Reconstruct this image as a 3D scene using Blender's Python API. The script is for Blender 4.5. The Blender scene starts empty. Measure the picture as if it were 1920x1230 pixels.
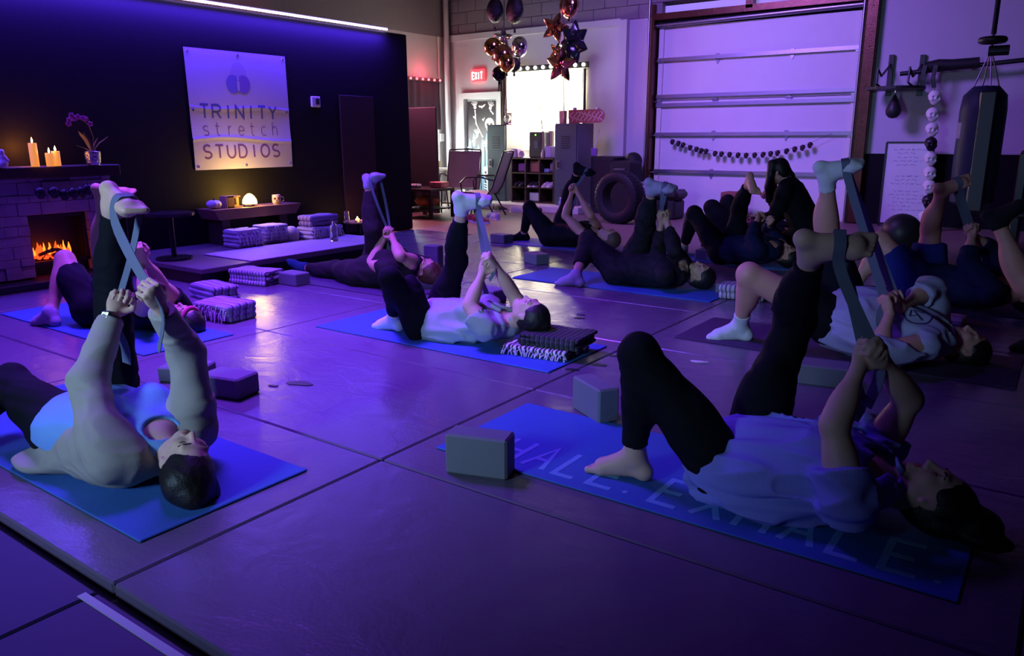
import bpy, math, random
import numpy as np
from mathutils import Vector as V, Matrix, noise as mnoise
random.seed(7)
S = bpy.context.scene
COL = S.collection
# ---------------------------------------------------------------- camera model
F = 1449.0; CX = 960.0; CY = 615.0; CAMH = 1.16
_P = math.radians(13.86); _YAW = math.radians(35.8); _R = math.radians(0.24)
fwd = V((-math.sin(_YAW)*math.cos(_P), math.cos(_YAW)*math.cos(_P), -math.sin(_P)))
_r0 = V((math.cos(_YAW), math.sin(_YAW), 0)); _u0 = _r0.cross(fwd)
rt = _r0*math.cos(_R) - _u0*math.sin(_R); upv = _r0*math.sin(_R) + _u0*math.cos(_R)
CAM = V((0, 0, CAMH))
def ray(x, y): return fwd + rt*((x-CX)/F) - upv*((y-CY)/F)
def G(x, y, z=0.0): d = ray(x, y); return CAM + d*((z-CAMH)/d.z)      # point of the photo at height z
def atX(x, y, X): d = ray(x, y); return CAM + d*(X/d.x)                # ... on the plane x = X
def atY(x, y, Y): d = ray(x, y); return CAM + d*(Y/d.y)                # ... on the plane y = Y
# ---------------------------------------------------------------- mesh builder
def ortho(d):
    d = d.normalized(); a = V((0, 0, 1)) if abs(d.z) < .9 else V((1, 0, 0))
    u = d.cross(a).normalized(); return u, d.cross(u).normalized()
class MB:
    def __init__(s): s.v = []; s.f = []; s.m = []; s.cur = 0
    def add(s, vs, fs, M=None):
        o = len(s.v)
        s.v += [tuple(M @ V(p)) if M else tuple(p) for p in vs]
        s.f += [tuple(i+o for i in f) for f in fs]; s.m += [s.cur]*len(fs); return s
    def box(s, c, d, rz=0, b=0.0, M=None):
        """box centred at c, size d, rounded by b on all its edges"""
        hx, hy, hz = d[0]/2, d[1]/2, d[2]/2
        T = Matrix.Translation(c) @ Matrix.Rotation(rz, 4, 'Z')
        if M: T = M @ T
        b = min(b, hx*.95, hy*.95, hz*.95)
        if b <= 0:
            vs = [(x*hx, y*hy, z*hz) for z in (-1, 1) for y in (-1, 1) for x in (-1, 1)]
            return s.add(vs, [(0, 2, 3, 1), (4, 5, 7, 6), (0, 1, 5, 4), (2, 6, 7, 3), (0, 4, 6, 2), (1, 3, 7, 5)], T)
        import itertools
        vs = []; ix = {}
        for sx, sy, sz in itertools.product((-1, 1), repeat=3):
            for k in range(3):
                p = [sx*(hx-b), sy*(hy-b), sz*(hz-b)]; p[k] = (sx, sy, sz)[k]*(hx, hy, hz)[k]
                ix[(sx, sy, sz, k)] = len(vs); vs.append(p)
        fs = []
        for k in range(3):
            a, c2 = [(1, 2), (2, 0), (0, 1)][k]
            for sg in (-1, 1):
                q = []
                for u, w in ((-1, -1), (1, -1), (1, 1), (-1, 1)):
                    t = [0, 0, 0]; t[k] = sg; t[a] = u; t[c2] = w; q.append(ix[(*t, k)])
                fs.append(tuple(q if sg > 0 else q[::-1]))
            for u in (-1, 1):
                for w in (-1, 1):
                    t0 = [0, 0, 0]; t0[a] = u; t0[c2] = w; t1 = list(t0); t0[k] = -1; t1[k] = 1
                    q = (ix[(*t0, a)], ix[(*t1, a)], ix[(*t1, c2)], ix[(*t0, c2)])
                    fs.append(q if u*w < 0 else q[::-1])
        for sx, sy, sz in itertools.product((-1, 1), repeat=3):
            q = tuple(ix[(sx, sy, sz, k)] for k in range(3)); fs.append(q if sx*sy*sz > 0 else q[::-1])
        return s.add(vs, fs, T)
    def cyl(s, a, b, r, r2=None, n=16, caps=True):
        a, b = V(a), V(b); r2 = r if r2 is None else r2; u, w = ortho(b-a); vs = []
        for c, q in ((a, r), (b, r2)):
            for i in range(n):
                t = 2*math.pi*i/n; vs.append(c + u*q*math.cos(t) + w*q*math.sin(t))
        fs = [(i, (i+1) % n, n+(i+1) % n, n+i) for i in range(n)]
        if caps: fs += [tuple(range(n))[::-1], tuple(range(n, 2*n))]
        return s.add(vs, fs)
    def tube(s, pts, r, n=8, closed=False):
        pts = [V(p) for p in pts]; m = len(pts); vs = []; pu = None
        for i, p in enumerate(pts):
            d = (pts[(i+1) % m]-pts[i-1]) if closed else (pts[min(i+1, m-1)]-pts[max(i-1, 0)])
            d = d.normalized() if d.length > 1e-9 else V((0, 0, 1))
            if pu is None: u, w = ortho(d)
            else:
                u = pu - d*pu.dot(d); u = u.normalized() if u.length > 1e-6 else ortho(d)[0]; w = d.cross(u)
            pu = u; q = r[i] if isinstance(r, (list, tuple)) else r
            for k in range(n):
                t = 2*math.pi*k/n; vs.append(p + u*q*math.cos(t) + w*q*math.sin(t))
        fs = []
        for i in range(m if closed else m-1):
            j = (i+1) % m
            for k in range(n): fs.append((i*n+k, i*n+(k+1) % n, j*n+(k+1) % n, j*n+k))
        if not closed: fs += [tuple(range(n))[::-1], tuple(range((m-1)*n, m*n))]
        return s.add(vs, fs)
    def ribbon(s, pts, wdir, w, t=.003):
        """flat strap: wdir is one vector or one per point"""
        pts = [V(p) for p in pts]; m = len(pts); vs = []
        for i, p in enumerate(pts):
            d = (pts[min(i+1, m-1)]-pts[max(i-1, 0)]).normalized()
            wd = V(wdir[i] if isinstance(wdir[0], (tuple, list, V)) else wdir); wd = wd - d*wd.dot(d)
            wd = wd.normalized() if wd.length > 1e-6 else ortho(d)[0]; nn = d.cross(wd)
            ww = w[i] if isinstance(w, (list, tuple)) else w
            for a, b in ((-1, -1), (1, -1), (1, 1), (-1, 1)): vs.append(p + wd*a*ww/2 + nn*b*t/2)
        fs = []
        for i in range(m-1):
            for k in range(4): fs.append((i*4+k, i*4+(k+1) % 4, i*4+4+(k+1) % 4, i*4+4+k))
        fs += [(3, 2, 1, 0), tuple(range((m-1)*4, m*4))]
        return s.add(vs, fs)
    def lathe(s, prof, c=(0, 0, 0), n=24, sx=1, sy=1, M=None, wob=0, lobes=0):
        vs = []; m = len(prof)
        for (r, z) in prof:
            for i in range(n):
                t = 2*math.pi*i/n; q = r*(1+wob*abs(math.cos(lobes*t/2))) if lobes else r
                vs.append((c[0]+q*math.cos(t)*sx, c[1]+q*math.sin(t)*sy, c[2]+z))
        fs = [(j*n+i, j*n+(i+1) % n, (j+1)*n+(i+1) % n, (j+1)*n+i) for j in range(m-1) for i in range(n)]
        if prof[0][0] > 1e-6: fs.append(tuple(range(n))[::-1])
        if prof[-1][0] > 1e-6: fs.append(tuple(range((m-1)*n, m*n)))
        return s.add(vs, fs, M)
    def sph(s, c, r, n=16, M=None):
        rx, ry, rz = r if isinstance(r, (tuple, list)) else (r, r, r); m = max(6, n//2)
        prof = [(math.sin(math.pi*j/m), -math.cos(math.pi*j/m)) for j in range(m+1)]
        prof[0] = (1e-5, -1); prof[-1] = (1e-5, 1); vs = []
        for (q, z) in prof:
            for i in range(n):
                t = 2*math.pi*i/n; vs.append((c[0]+q*rx*math.cos(t), c[1]+q*ry*math.sin(t), c[2]+z*rz))
        fs = [(j*n+i, j*n+(i+1) % n, (j+1)*n+(i+1) % n, (j+1)*n+i) for j in range(m) for i in range(n)]
        return s.add(vs, fs, M)
    def prism(s, poly, o, u, w, d):
        """extrude the 2-D polygon poly (in axes u, w from o) by the vector d"""
        o, u, w, d = V(o), V(u), V(w), V(d); n = len(poly)
        A = [o + u*x + w*y for x, y in poly]; B = [p + d for p in A]
        fs = [tuple(range(n)), tuple(range(n, 2*n))[::-1]] + [(i, i+n, (i+1) % n + n, (i+1) % n) for i in range(n)]
        if u.cross(w).dot(d) > 0: fs = [f[::-1] for f in fs]
        return s.add(A+B, fs)
    def torus(s, c, R, r, axis, n=32, k=12, sr=1.0):
        axis = V(axis).normalized(); u, w = ortho(axis); c = V(c); vs = []
        for i in range(n):
            t = 2*math.pi*i/n; e = u*math.cos(t)+w*math.sin(t)
            for j in range(k):
                q = 2*math.pi*j/k; vs.append(c + e*(R+r*math.cos(q)) + axis*(r*sr*math.sin(q)))
        fs = [(i*k+j, ((i+1) % n)*k+j, ((i+1) % n)*k+(j+1) % k, i*k+(j+1) % k) for i in range(n) for j in range(k)]
        return s.add(vs, fs)
    def strokes(s, paths, o, u, w, sc, wd, d):
        """letters drawn as flat bands: paths in letter units, o origin, u and w the writing plane, d the depth vector"""
        o, u, w = V(o), V(u), V(w); d = V(d); nrm = d.normalized()
        for ip, P in enumerate(paths):
            P = [q for i, q in enumerate(P) if i == 0 or math.hypot(q[0]-P[i-1][0], q[1]-P[i-1][1]) > 1e-5]
            pts = [o + u*(x*sc) + w*(y*sc) + d*(.5+.12*ip) for x, y in P]
            L = []
            for i in range(len(pts)):
                a = (pts[i]-pts[i-1]) if i else (pts[1]-pts[0]); b = (pts[i+1]-pts[i]) if i < len(pts)-1 else a
                a = a.normalized(); b = b.normalized(); t = (a+b); t = t.normalized() if t.length > 1e-6 else a
                q = t.cross(nrm); k = max(.5, abs(q.dot(a.cross(nrm)))); L.append(q*(wd/2/k))
            vs = []
            for p, q in zip(pts, L):
                for aa, bb in ((-1, -.5), (1, -.5), (1, .5), (-1, .5)): vs.append(p + q*aa + d*bb)
            fs = [(i*4+k, i*4+(k+1) % 4, i*4+4+(k+1) % 4, i*4+4+k) for i in range(len(pts)-1) for k in range(4)]
            fs += [(3, 2, 1, 0), tuple(range(len(pts)*4-4, len(pts)*4))]
            s.add(vs, fs)
        return s
def mesh_obj(name, vs, fs, mats, parent=None, smooth=False, mi=None):
    me = bpy.data.meshes.new(name); me.from_pydata([tuple(v) for v in vs] if not isinstance(vs, np.ndarray) else vs.tolist(), [], fs if not isinstance(fs, np.ndarray) else fs.tolist())
    for m in (mats if isinstance(mats, (list, tuple)) else [mats]): me.materials.append(m)
    if smooth: me.polygons.foreach_set('use_smooth', [True]*len(me.polygons))
    if mi is not None: me.polygons.foreach_set('material_index', list(mi))
    me.update(); o = bpy.data.objects.new(name, me); COL.objects.link(o)
    if parent: o.parent = parent
    return o
def put(name, mb, mat, parent=None, smooth=False, loc=None, label=None):
    """one mesh object; geometry given in the parent's frame, or in world space and moved to its own base when top-level"""
    vs = mb.v
    if parent is None and loc is None:
        a = np.array(vs); c = ((a[:, 0].min()+a[:, 0].max())/2, (a[:, 1].min()+a[:, 1].max())/2, a[:, 2].min())
        vs = [(x-c[0], y-c[1], z-c[2]) for x, y, z in vs]; loc = c
    elif parent is not None and parent.get('_w'):
        c = parent.location; vs = [(x-c[0], y-c[1], z-c[2]) for x, y, z in vs]
    elif parent is not None and parent.parent is not None and parent.parent.get('_w'):
        c = parent.parent.location; vs = [(x-c[0], y-c[1], z-c[2]) for x, y, z in vs]
    o = mesh_obj(name, vs, mb.f, mat, parent, smooth, mb.m if any(mb.m) else None)
    if loc is not None and parent is None: o.location = loc
    if smooth:
        try:
            me = o.data; me.set_sharp_from_angle(angle=math.radians(40))
        except Exception: pass
    if label: o['label'] = label
    return o
def tag(o, label, cat, group=None, kind=None):
    o['label'] = label; o['category'] = cat
    if group: o['group'] = group
    if kind: o['kind'] = kind
    return o
def struct(name, mb, mat, smooth=False):
    o = put(name, mb, mat, smooth=smooth); o['kind'] = 'structure'; return o
def thing(name, label, cat, loc=(0, 0, 0), rz=0, group=None, world=False):
    """an Empty at the thing's base; world=True: its parts are given in world coordinates"""
    o = bpy.data.objects.new(name, None); o.empty_display_size = .1; COL.objects.link(o); o.location = loc; o.rotation_euler = (0, 0, rz)
    if world: o['_w'] = 1
    return tag(o, label, cat, group)
def copy_tree(o, parent=None):
    c = o.copy(); COL.objects.link(c); c.parent = parent
    for ch in [x for x in o.children]: copy_tree(ch, c)
    return c
# ---------------------------------------------------------------- materials
def mat(name, col, rough=.6, metal=0, em=None, es=0, bump=0, bscale=80, var=0, vscale=6, spec=.5, sheen=0, tr=0, alpha=1, bdet=3, ior=1.45, coat=0, sss=0):
    m = bpy.data.materials.new(name); m.use_nodes = True; nt = m.node_tree; b = nt.nodes['Principled BSDF']
    c = (*col, 1); b.inputs['Base Color'].default_value = c; b.inputs['Roughness'].default_value = rough; b.inputs['Metallic'].default_value = metal
    b.inputs['Specular IOR Level'].default_value = spec; b.inputs['IOR'].default_value = ior
    if sheen: b.inputs['Sheen Weight'].default_value = sheen
    if coat: b.inputs['Coat Weight'].default_value = coat
    if tr: b.inputs['Transmission Weight'].default_value = tr
    if sss: b.inputs['Subsurface Weight'].default_value = sss; b.inputs['Subsurface Radius'].default_value = (.02, .008, .004); b.inputs['Subsurface Scale'].default_value = .5
    if alpha < 1: b.inputs['Alpha'].default_value = alpha
    if em: b.inputs['Emission Color'].default_value = (*em, 1); b.inputs['Emission Strength'].default_value = es
    tc = nt.nodes.new('ShaderNodeTexCoord')
    n = nt.nodes.new('ShaderNodeTexNoise'); n.inputs['Scale'].default_value = vscale; n.inputs['Detail'].default_value = 4
    nt.links.new(tc.outputs['Object'], n.inputs['Vector'])
    mr = nt.nodes.new('ShaderNodeMapRange'); mr.inputs['To Min'].default_value = 1-max(var, .04); mr.inputs['To Max'].default_value = 1+max(var, .04)
    nt.links.new(n.outputs['Fac'], mr.inputs['Value'])
    mx = nt.nodes.new('ShaderNodeVectorMath'); mx.operation = 'SCALE'; mx.inputs[0].default_value = col
    nt.links.new(mr.outputs['Result'], mx.inputs['Scale']); nt.links.new(mx.outputs[0], b.inputs['Base Color'])
    if bump:
        n2 = nt.nodes.new('ShaderNodeTexNoise'); n2.inputs['Scale'].default_value = bscale; n2.inputs['Detail'].default_value = bdet
        nt.links.new(tc.outputs['Object'], n2.inputs['Vector'])
        bp = nt.nodes.new('ShaderNodeBump'); bp.inputs['Strength'].default_value = bump; bp.inputs['Distance'].default_value = .01
        nt.links.new(n2.outputs['Fac'], bp.inputs['Height']); nt.links.new(bp.outputs['Normal'], b.inputs['Normal'])
    return m
def emit(name, col, s):
    m = bpy.data.materials.new(name); m.use_nodes = True; b = m.node_tree.nodes['Principled BSDF']
    b.inputs['Base Color'].default_value = (*col, 1); b.inputs['Emission Color'].default_value = (*col, 1); b.inputs['Emission Strength'].default_value = s; b.inputs['Roughness'].default_value = .5
    return m
def striped(name, cols, freq, axis=0, rough=.9, stops=None, wob=.3):
    """woven stripes across one object axis"""
    m = mat(name, cols[0], rough, bump=.5, bscale=160); nt = m.node_tree; b = nt.nodes['Principled BSDF']
    tc = nt.nodes.new('ShaderNodeTexCoord'); sp = nt.nodes.new('ShaderNodeSeparateXYZ'); nt.links.new(tc.outputs['Object'], sp.inputs[0])
    nz = nt.nodes.new('ShaderNodeTexNoise'); nz.inputs['Scale'].default_value = 9; nt.links.new(tc.outputs['Object'], nz.inputs['Vector'])
    mu = nt.nodes.new('ShaderNodeMath'); mu.operation = 'MULTIPLY'; mu.inputs[1].default_value = freq; nt.links.new(sp.outputs[axis], mu.inputs[0])
    m2 = nt.nodes.new('ShaderNodeMath'); m2.operation = 'MULTIPLY_ADD'; m2.inputs[1].default_value = wob; nt.links.new(nz.outputs['Fac'], m2.inputs[0]); nt.links.new(mu.outputs[0], m2.inputs[2])
    fr = nt.nodes.new('ShaderNodeMath'); fr.operation = 'FRACT'; nt.links.new(m2.outputs[0], fr.inputs[0])
    cr = nt.nodes.new('ShaderNodeValToRGB'); cr.color_ramp.interpolation = 'CONSTANT'; el = cr.color_ramp.elements
    k = len(cols)
    el[0].position = 0; el[0].color = (*cols[0], 1); el[1].position = (stops[0] if stops else 1/k); el[1].color = (*cols[1], 1)
    for i in range(2, k):
        e = el.new(stops[i-1] if stops else i/k); e.color = (*cols[i], 1)
    nt.links.new(fr.outputs[0], cr.inputs['Fac']); nt.links.new(cr.outputs['Color'], b.inputs['Base Color'])
    return m
# ---------------------------------------------------------------- smooth-union fields and surface nets (bodies, cloth)
def cone(a, b, ra, rb, k=.02, clip=None, flat=None, sub=False): return ('c', V(a), V(b), ra, rb, k, clip, flat, sub)
def ell(c, axes, r, k=.03, clip=None, sub=False): return ('e', V(c), [V(x).normalized() for x in axes], r, None, k, clip, None, sub)
def rbox(c, axes, hd, rad, k=.01): return ('b', V(c), [V(x).normalized() for x in axes], hd, rad, k, None, None, False)
def field_mesh(prims, h, off=0.0, noise_amp=0, noise_f=9, clips=None, shell=None, seed=0, flow=None):
    lo = np.array([1e9]*3); hi = -lo; B = []
    for p in prims:
        if p[0] == 'c':
            r = max(p[3], p[4])+off; a = np.minimum(p[1], p[2])-r; b = np.maximum(p[1], p[2])+r
        else:
            r = max(p[3])*(1.75 if p[0] == 'b' else 1)+off; a = np.array(p[1])-r; b = np.array(p[1])+r
        B.append((a, b))
        if not p[8]: lo = np.minimum(lo, a); hi = np.maximum(hi, b)
    lo = lo-4*h-.01-noise_amp; hi = hi+4*h+.01+noise_amp; n = np.ceil((hi-lo)/h).astype(int)+1
    Fd = np.full(n, .06, np.float32)
    ax = [(lo[i]+h*np.arange(n[i])).astype(np.float32) for i in range(3)]
    for p, (a, b) in zip(prims, B):
        pad = .045+p[5]
        i0 = np.maximum(((a-pad-lo)/h).astype(int), 0); i1 = np.minimum(((b+pad-lo)/h).astype(int)+2, n)
        sl = tuple(slice(i0[i], i1[i]) for i in range(3))
        X = ax[0][sl[0]][:, None, None]; Y = ax[1][sl[1]][None, :, None]; Z = ax[2][sl[2]][None, None, :]
        c = p[1]; x = X-c.x; y = Y-c.y; z = Z-c.z
        if p[0] == 'c':
            d = p[2]-c; l2 = max(d.length_squared, 1e-9)
            t = np.clip((x*d.x+y*d.y+z*d.z)/l2, 0, 1)
            dx = x-d.x*t; dy = y-d.y*t; dz = z-d.z*t; q = dx*dx+dy*dy+dz*dz
            if p[7]:
                nn, ff = V(p[7][0]).normalized(), p[7][1]; q = q+(ff*ff-1)*(dx*nn.x+dy*nn.y+dz*nn.z)**2
            D = np.sqrt(q)-(p[3]+(p[4]-p[3])*t)-off
        elif p[0] == 'b':
            A = p[2]; rad = p[4]; q = [np.abs(x*A[i].x+y*A[i].y+z*A[i].z)-(p[3][i]-rad) for i in range(3)]
            D = np.sqrt(sum(np.maximum(t, 0)**2 for t in q))+np.minimum(np.maximum(np.maximum(q[0], q[1]), q[2]), 0)-rad-off
        else:
            A = p[2]; r = [q+off for q in p[3]]
            q = [(x*A[i].x+y*A[i].y+z*A[i].z)/r[i] for i in range(3)]
            k0 = np.sqrt(q[0]**2+q[1]**2+q[2]**2); k1 = np.sqrt((q[0]/r[0])**2+(q[1]/r[1])**2+(q[2]/r[2])**2)
            D = k0*(k0-1)/np.maximum(k1, 1e-6)
        if p[6]:
            for (cp, cn) in p[6]:
                cn = V(cn).normalized(); D = np.maximum(D, (X-cp[0])*cn.x+(Y-cp[1])*cn.y+(Z-cp[2])*cn.z)
        k = p[5]; Q = Fd[sl]
        if p[8]:
            D = -D; hh = np.maximum(k-np.abs(Q-D), 0)/k; Fd[sl] = np.maximum(Q, D)+hh*hh*k/4
        else:
            hh = np.maximum(k-np.abs(Q-D), 0)/k; Fd[sl] = np.minimum(Q, D)-hh*hh*k/4
    if noise_amp:
        I = np.nonzero(np.abs(Fd) < 2.5*h+noise_amp); P = [ax[i][I[i]]*noise_f for i in range(3)]
        if flow is not None:
            fl = V(flow).normalized(); dd = (P[0]*fl.x+P[1]*fl.y+P[2]*fl.z)*.65
            P = [P[0]-dd*fl.x, P[1]-dd*fl.y, P[2]-dd*fl.z]
        s = seed*1.7
        w1 = np.sin(P[0]*1.3+P[1]*.9+s)+np.sin(P[1]*1.7-P[2]*1.1+s*2); w2 = np.sin(P[2]*1.9+P[0]*.7+w1)
        N = .5*np.sin(P[0]*2.1+w2*1.3+P[2])+.3*np.sin(P[1]*3.3+w1*1.5-P[0]*1.2)+.2*np.sin(P[2]*5.1+w2*2+P[1]*3)
        N = -np.abs(N)*1.6+.5
        Fd[I] -= (noise_amp*N).astype(np.float32)
    if clips:
        for (cp, cn) in clips:
            cn = V(cn).normalized()
            Fd = np.maximum(Fd, ((ax[0]-cp[0])*cn.x)[:, None, None]+((ax[1]-cp[1])*cn.y)[None, :, None]+((ax[2]-cp[2])*cn.z)[None, None, :])
    return nets(Fd, lo, h)
def nets(Fd, lo, h):
    ins = Fd < 0; nx, ny, nz = Fd.shape
    cnt = np.zeros((nx-1, ny-1, nz-1), np.int8)
    for i in (0, 1):
        for j in (0, 1):
            for k in (0, 1): cnt += ins[i:nx-1+i, j:ny-1+j, k:nz-1+k]
    I = np.nonzero((cnt > 0) & (cnt < 8)); m = len(I[0])
    idx = np.full((nx-1, ny-1, nz-1), -1, np.int32); idx[I] = np.arange(m)
    pos = np.zeros((m, 3)); c = np.zeros(m)
    C = np.stack([[Fd[I[0]+i, I[1]+j, I[2]+k] for k in (0, 1)] for i in (0, 1) for j in (0, 1)]).reshape(2, 2, 2, m)
    base = np.stack(I, 1).astype(float)
    for a in range(3):
        o = [q for q in range(3) if q != a]
        for u in (0, 1):
            for w in (0, 1):
                e0 = [0, 0, 0]; e0[o[0]] = u; e0[o[1]] = w; e1 = list(e0); e1[a] = 1
                v0 = C[tuple(e0)]; v1 = C[tuple(e1)]; s = (v0 < 0) != (v1 < 0)
                t = np.where(s, v0/np.where(s, v0-v1, 1), 0)
                for q in range(3): pos[:, q] += np.where(s, base[:, q]+e0[q]+(t if q == a else 0), 0)
                c += s
    pos = pos/c[:, None]*h+lo
    faces = []
    for a in range(3):
        o = [(1, 2), (2, 0), (0, 1)][a]
        A = [slice(None)]*3; Bs = [slice(None)]*3; A[a] = slice(0, -1); Bs[a] = slice(1, None)
        for q in o: A[q] = slice(1, -1); Bs[q] = slice(1, -1)
        i0 = ins[tuple(A)]; i1 = ins[tuple(Bs)]; J = np.nonzero(i0 != i1); J2 = [J[0].copy(), J[1].copy(), J[2].copy()]
        for q in o: J2[q] = J2[q]+1
        def cell(du, dw):
            K = list(J2); K[o[0]] = K[o[0]]-du; K[o[1]] = K[o[1]]-dw; return idx[tuple(K)]
        q = np.stack([cell(1, 1), cell(0, 1), cell(0, 0), cell(1, 0)], 1)
        sg = i0[J]; q[~sg] = q[~sg][:, ::-1]; faces.append(q)
    return pos, np.concatenate(faces)
def field_obj(name, prims, h, mats, parent=None, classify=None, smooth=True, loc=None, **kw):
    v, f = field_mesh(prims, h, **kw)
    c = None
    root = parent
    while root is not None and root.parent is not None: root = root.parent
    if root is not None and root.get('_w'): c = np.array(root.location)
    elif parent is None: c = np.array([(v[:, 0].min()+v[:, 0].max())/2, (v[:, 1].min()+v[:, 1].max())/2, v[:, 2].min()])
    mi = classify(v[f].mean(1)) if classify else None
    if c is not None: v = v-c
    o = mesh_obj(name, v, f, mats, parent, smooth, mi)
    if parent is None: o.location = c
    return o
# ---------------------------------------------------------------- people
SK = {}
def skin(name, col, **k): return mat(name, col, .55, var=.06, vscale=20, bump=.08, bscale=300, sss=.05)
M_skin = skin('skin_fair', (.62, .38, .29)); M_skin2 = skin('skin_tan', (.50, .29, .20)); M_skin3 = skin('skin_rosy', (.62, .30, .24))
M_lip = mat('lips', (.45, .14, .13), .45); M_brow = mat('brow_hair', (.05, .03, .02), .8); M_nail = mat('nails', (.7, .45, .38), .35)
def nrm(v): return v.normalized() if v.length > 1e-9 else V((0, 0, 1))
def lerp(a, b, t): return a+(b-a)*t
def person(name, label, J, s=1.0, h=.008, skin_mat=None, g=1.0, top=None, bottom=None, socks=None, hair=None, face=None, bust=0, hands=True,
           curl=1.0, bare=(), crown=None, extra=None, arms='LR', cat='person', belly=0, face_h=None):
    """a lying figure: body is one surface grown over its joints; clothes and hair are closed shells of their own"""
    J = {k: V(v) for k, v in J.items()}
    ax = nrm(J['neck']-J['pel']); side = nrm(V((0, 0, 1)).cross(ax)) if 'side' not in J else J['side']; fr = nrm(ax.cross(side))
    if 'front' in J: fr = nrm(J['front']); side = nrm(fr.cross(ax)); fr = nrm(ax.cross(side))
    root = thing(name, label, cat, loc=(J['pel'].x, J['pel'].y, 0), world=True)
    A3 = [ax, side, fr]; pel, neck = J['pel'], J['neck']; T = neck-pel; s1 = s*g
    sm = skin_mat or M_skin
    # ---- shared trunk and limbs
    def trunk(o=0):
        L = [ell(pel+ax*.01, A3, (.13*s, .165*s1, .105*s1), .05), ell(pel-fr*.02-ax*.04, A3, (.10*s, .15*s1, .09*s1), .05),
             ell(pel+T*.38, A3, (.15*s, .135*s1, (.098+belly)*s1), .06), ell(pel+T*.70+fr*.01, A3, (.18*s, .152*s1, .105*s1), .06),
             cone(J['shL']-fr*.01, J['shR']-fr*.01, .052*s, .052*s, .05), cone(lerp(neck, pel, .12), neck, .07*s, .05*s, .04)]
        if bust:
            for q in (-1, 1): L.append(ell(pel+T*.66+side*q*.078*s+fr*(.075+.02*bust)*s, A3, (.075*s, .072*s, .055*s*bust+.02), .04))
        return L
    def legp(q, o=0, thigh=True, shin=True):
        hp, kn, an, to = J['hip'+q], J['knee'+q], J['ank'+q], J['toe'+q]; sd = nrm(an-kn); fd = to-an; fd = nrm(fd-sd*fd.dot(sd)*.9)
        L = []
        if thigh: L += [cone(hp, kn, .088*s1, .055*s1, .04), ell(lerp(hp, kn, .35), [nrm(kn-hp), side, nrm((kn-hp).cross(side))], (.16*s, .078*s1, .083*s1), .04)]
        if shin: L += [cone(kn, an, .052*s1, .034*s, .03), ell(lerp(kn, an, .30)-fd*.02*s, [sd, nrm(sd.cross(fd)), fd], (.13*s, .052*s1, .053*s1), .04),
                       ell(kn+fd*.008, [sd, nrm(sd.cross(fd)), fd], (.06*s, .05*s, .05*s), .03)]
        return L
    def footp(q, o=0, toes=False):
        kn, an, to = J['knee'+q], J['ank'+q], J['toe'+q]; sd = nrm(an-kn); fd = to-an; ln_ = min(max(fd.length, .16*s), .21*s); fd = nrm(fd)
        if abs(J['ank'+q].z-.085) < .012 and J['ank'+q].z < .12: dn = V((0, 0, -1)); fd = nrm(V((fd.x, fd.y, 0)))
        else:
            dn = nrm(sd-fd*sd.dot(fd)); a_ = .20; fd, dn = nrm(fd*math.cos(a_)-dn*math.sin(a_)), nrm(dn*math.cos(a_)+fd*math.sin(a_))
        wd = nrm(fd.cross(dn)); heel = an+dn*.048*s-fd*.038*s; ball = an+fd*.115*s+dn*.058*s; tip = an+fd*.165*s+dn*.062*s
        L = [cone(an-dn*.02, heel, .034*s, .030*s, .02), cone(heel, ball+wd*.0, .026*s, .026*s, .02, flat=(dn, 1.15)), cone(an+fd*.01, ball+wd*.015-dn*.008, .034*s, .020*s, .03),
             cone(ball-wd*.025, ball+wd*.025, .018*s, .020*s, .02), cone(lerp(an, ball, .4)+dn*.01, ball+wd*.01, .03*s, .024*s, .03)]
        for i in range(5):
            w = (i-2)*.0165*s; ln2 = (1.0, 1.02, .95, .86, .72)[i]*.055*s; r = (.0125, .009, .0088, .0085, .009)[i]*s
            b0 = ball-wd*w*(-1 if q == 'R' else 1)*1.1+dn*.004
            L.append(cone(b0, b0+fd*ln2*.85+dn*.006, r*1.05, r, .008 if toes else .02)); 
            if toes: L.append(ell(b0+fd*ln2*.9+dn*.006, [fd, wd, dn], (r*1.15, r*1.08, r), .004))
        return L
    def handdir(q):
        wr, el = J['wr'+q], J['el'+q]; d = nrm(wr-el); o = J['wr'+('R' if q == 'L' else 'L')]
        if 'hn'+q in J: n = J['hn'+q]
        else:
            n = o-wr; n = n if n.length > .02 else side*(1 if q == 'L' else -1); n = n+fr*.1
        if 'hd'+q in J: d = nrm(J['hd'+q])
        n = nrm(n-d*n.dot(d)); return wr, d, n, d.cross(n)
    def armp(q, upper=True, fore=True):
        sh, el, wr = J['sh'+q], J['el'+q], J['wr'+q]; L = []
        if upper: L += [cone(sh, el, .049*s1, .037*s1, .03), ell(lerp(sh, el, .45), [nrm(el-sh), *ortho(el-sh)], (.10*s, .046*s1, .046*s1), .03)]
        if fore: L += [cone(el, wr, .036*s1, .0235*s, .02), ell(lerp(el, wr, .28), [nrm(wr-el), *ortho(wr-el)], (.085*s, .040*s1, .038*s1), .03)]
        return L
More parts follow.
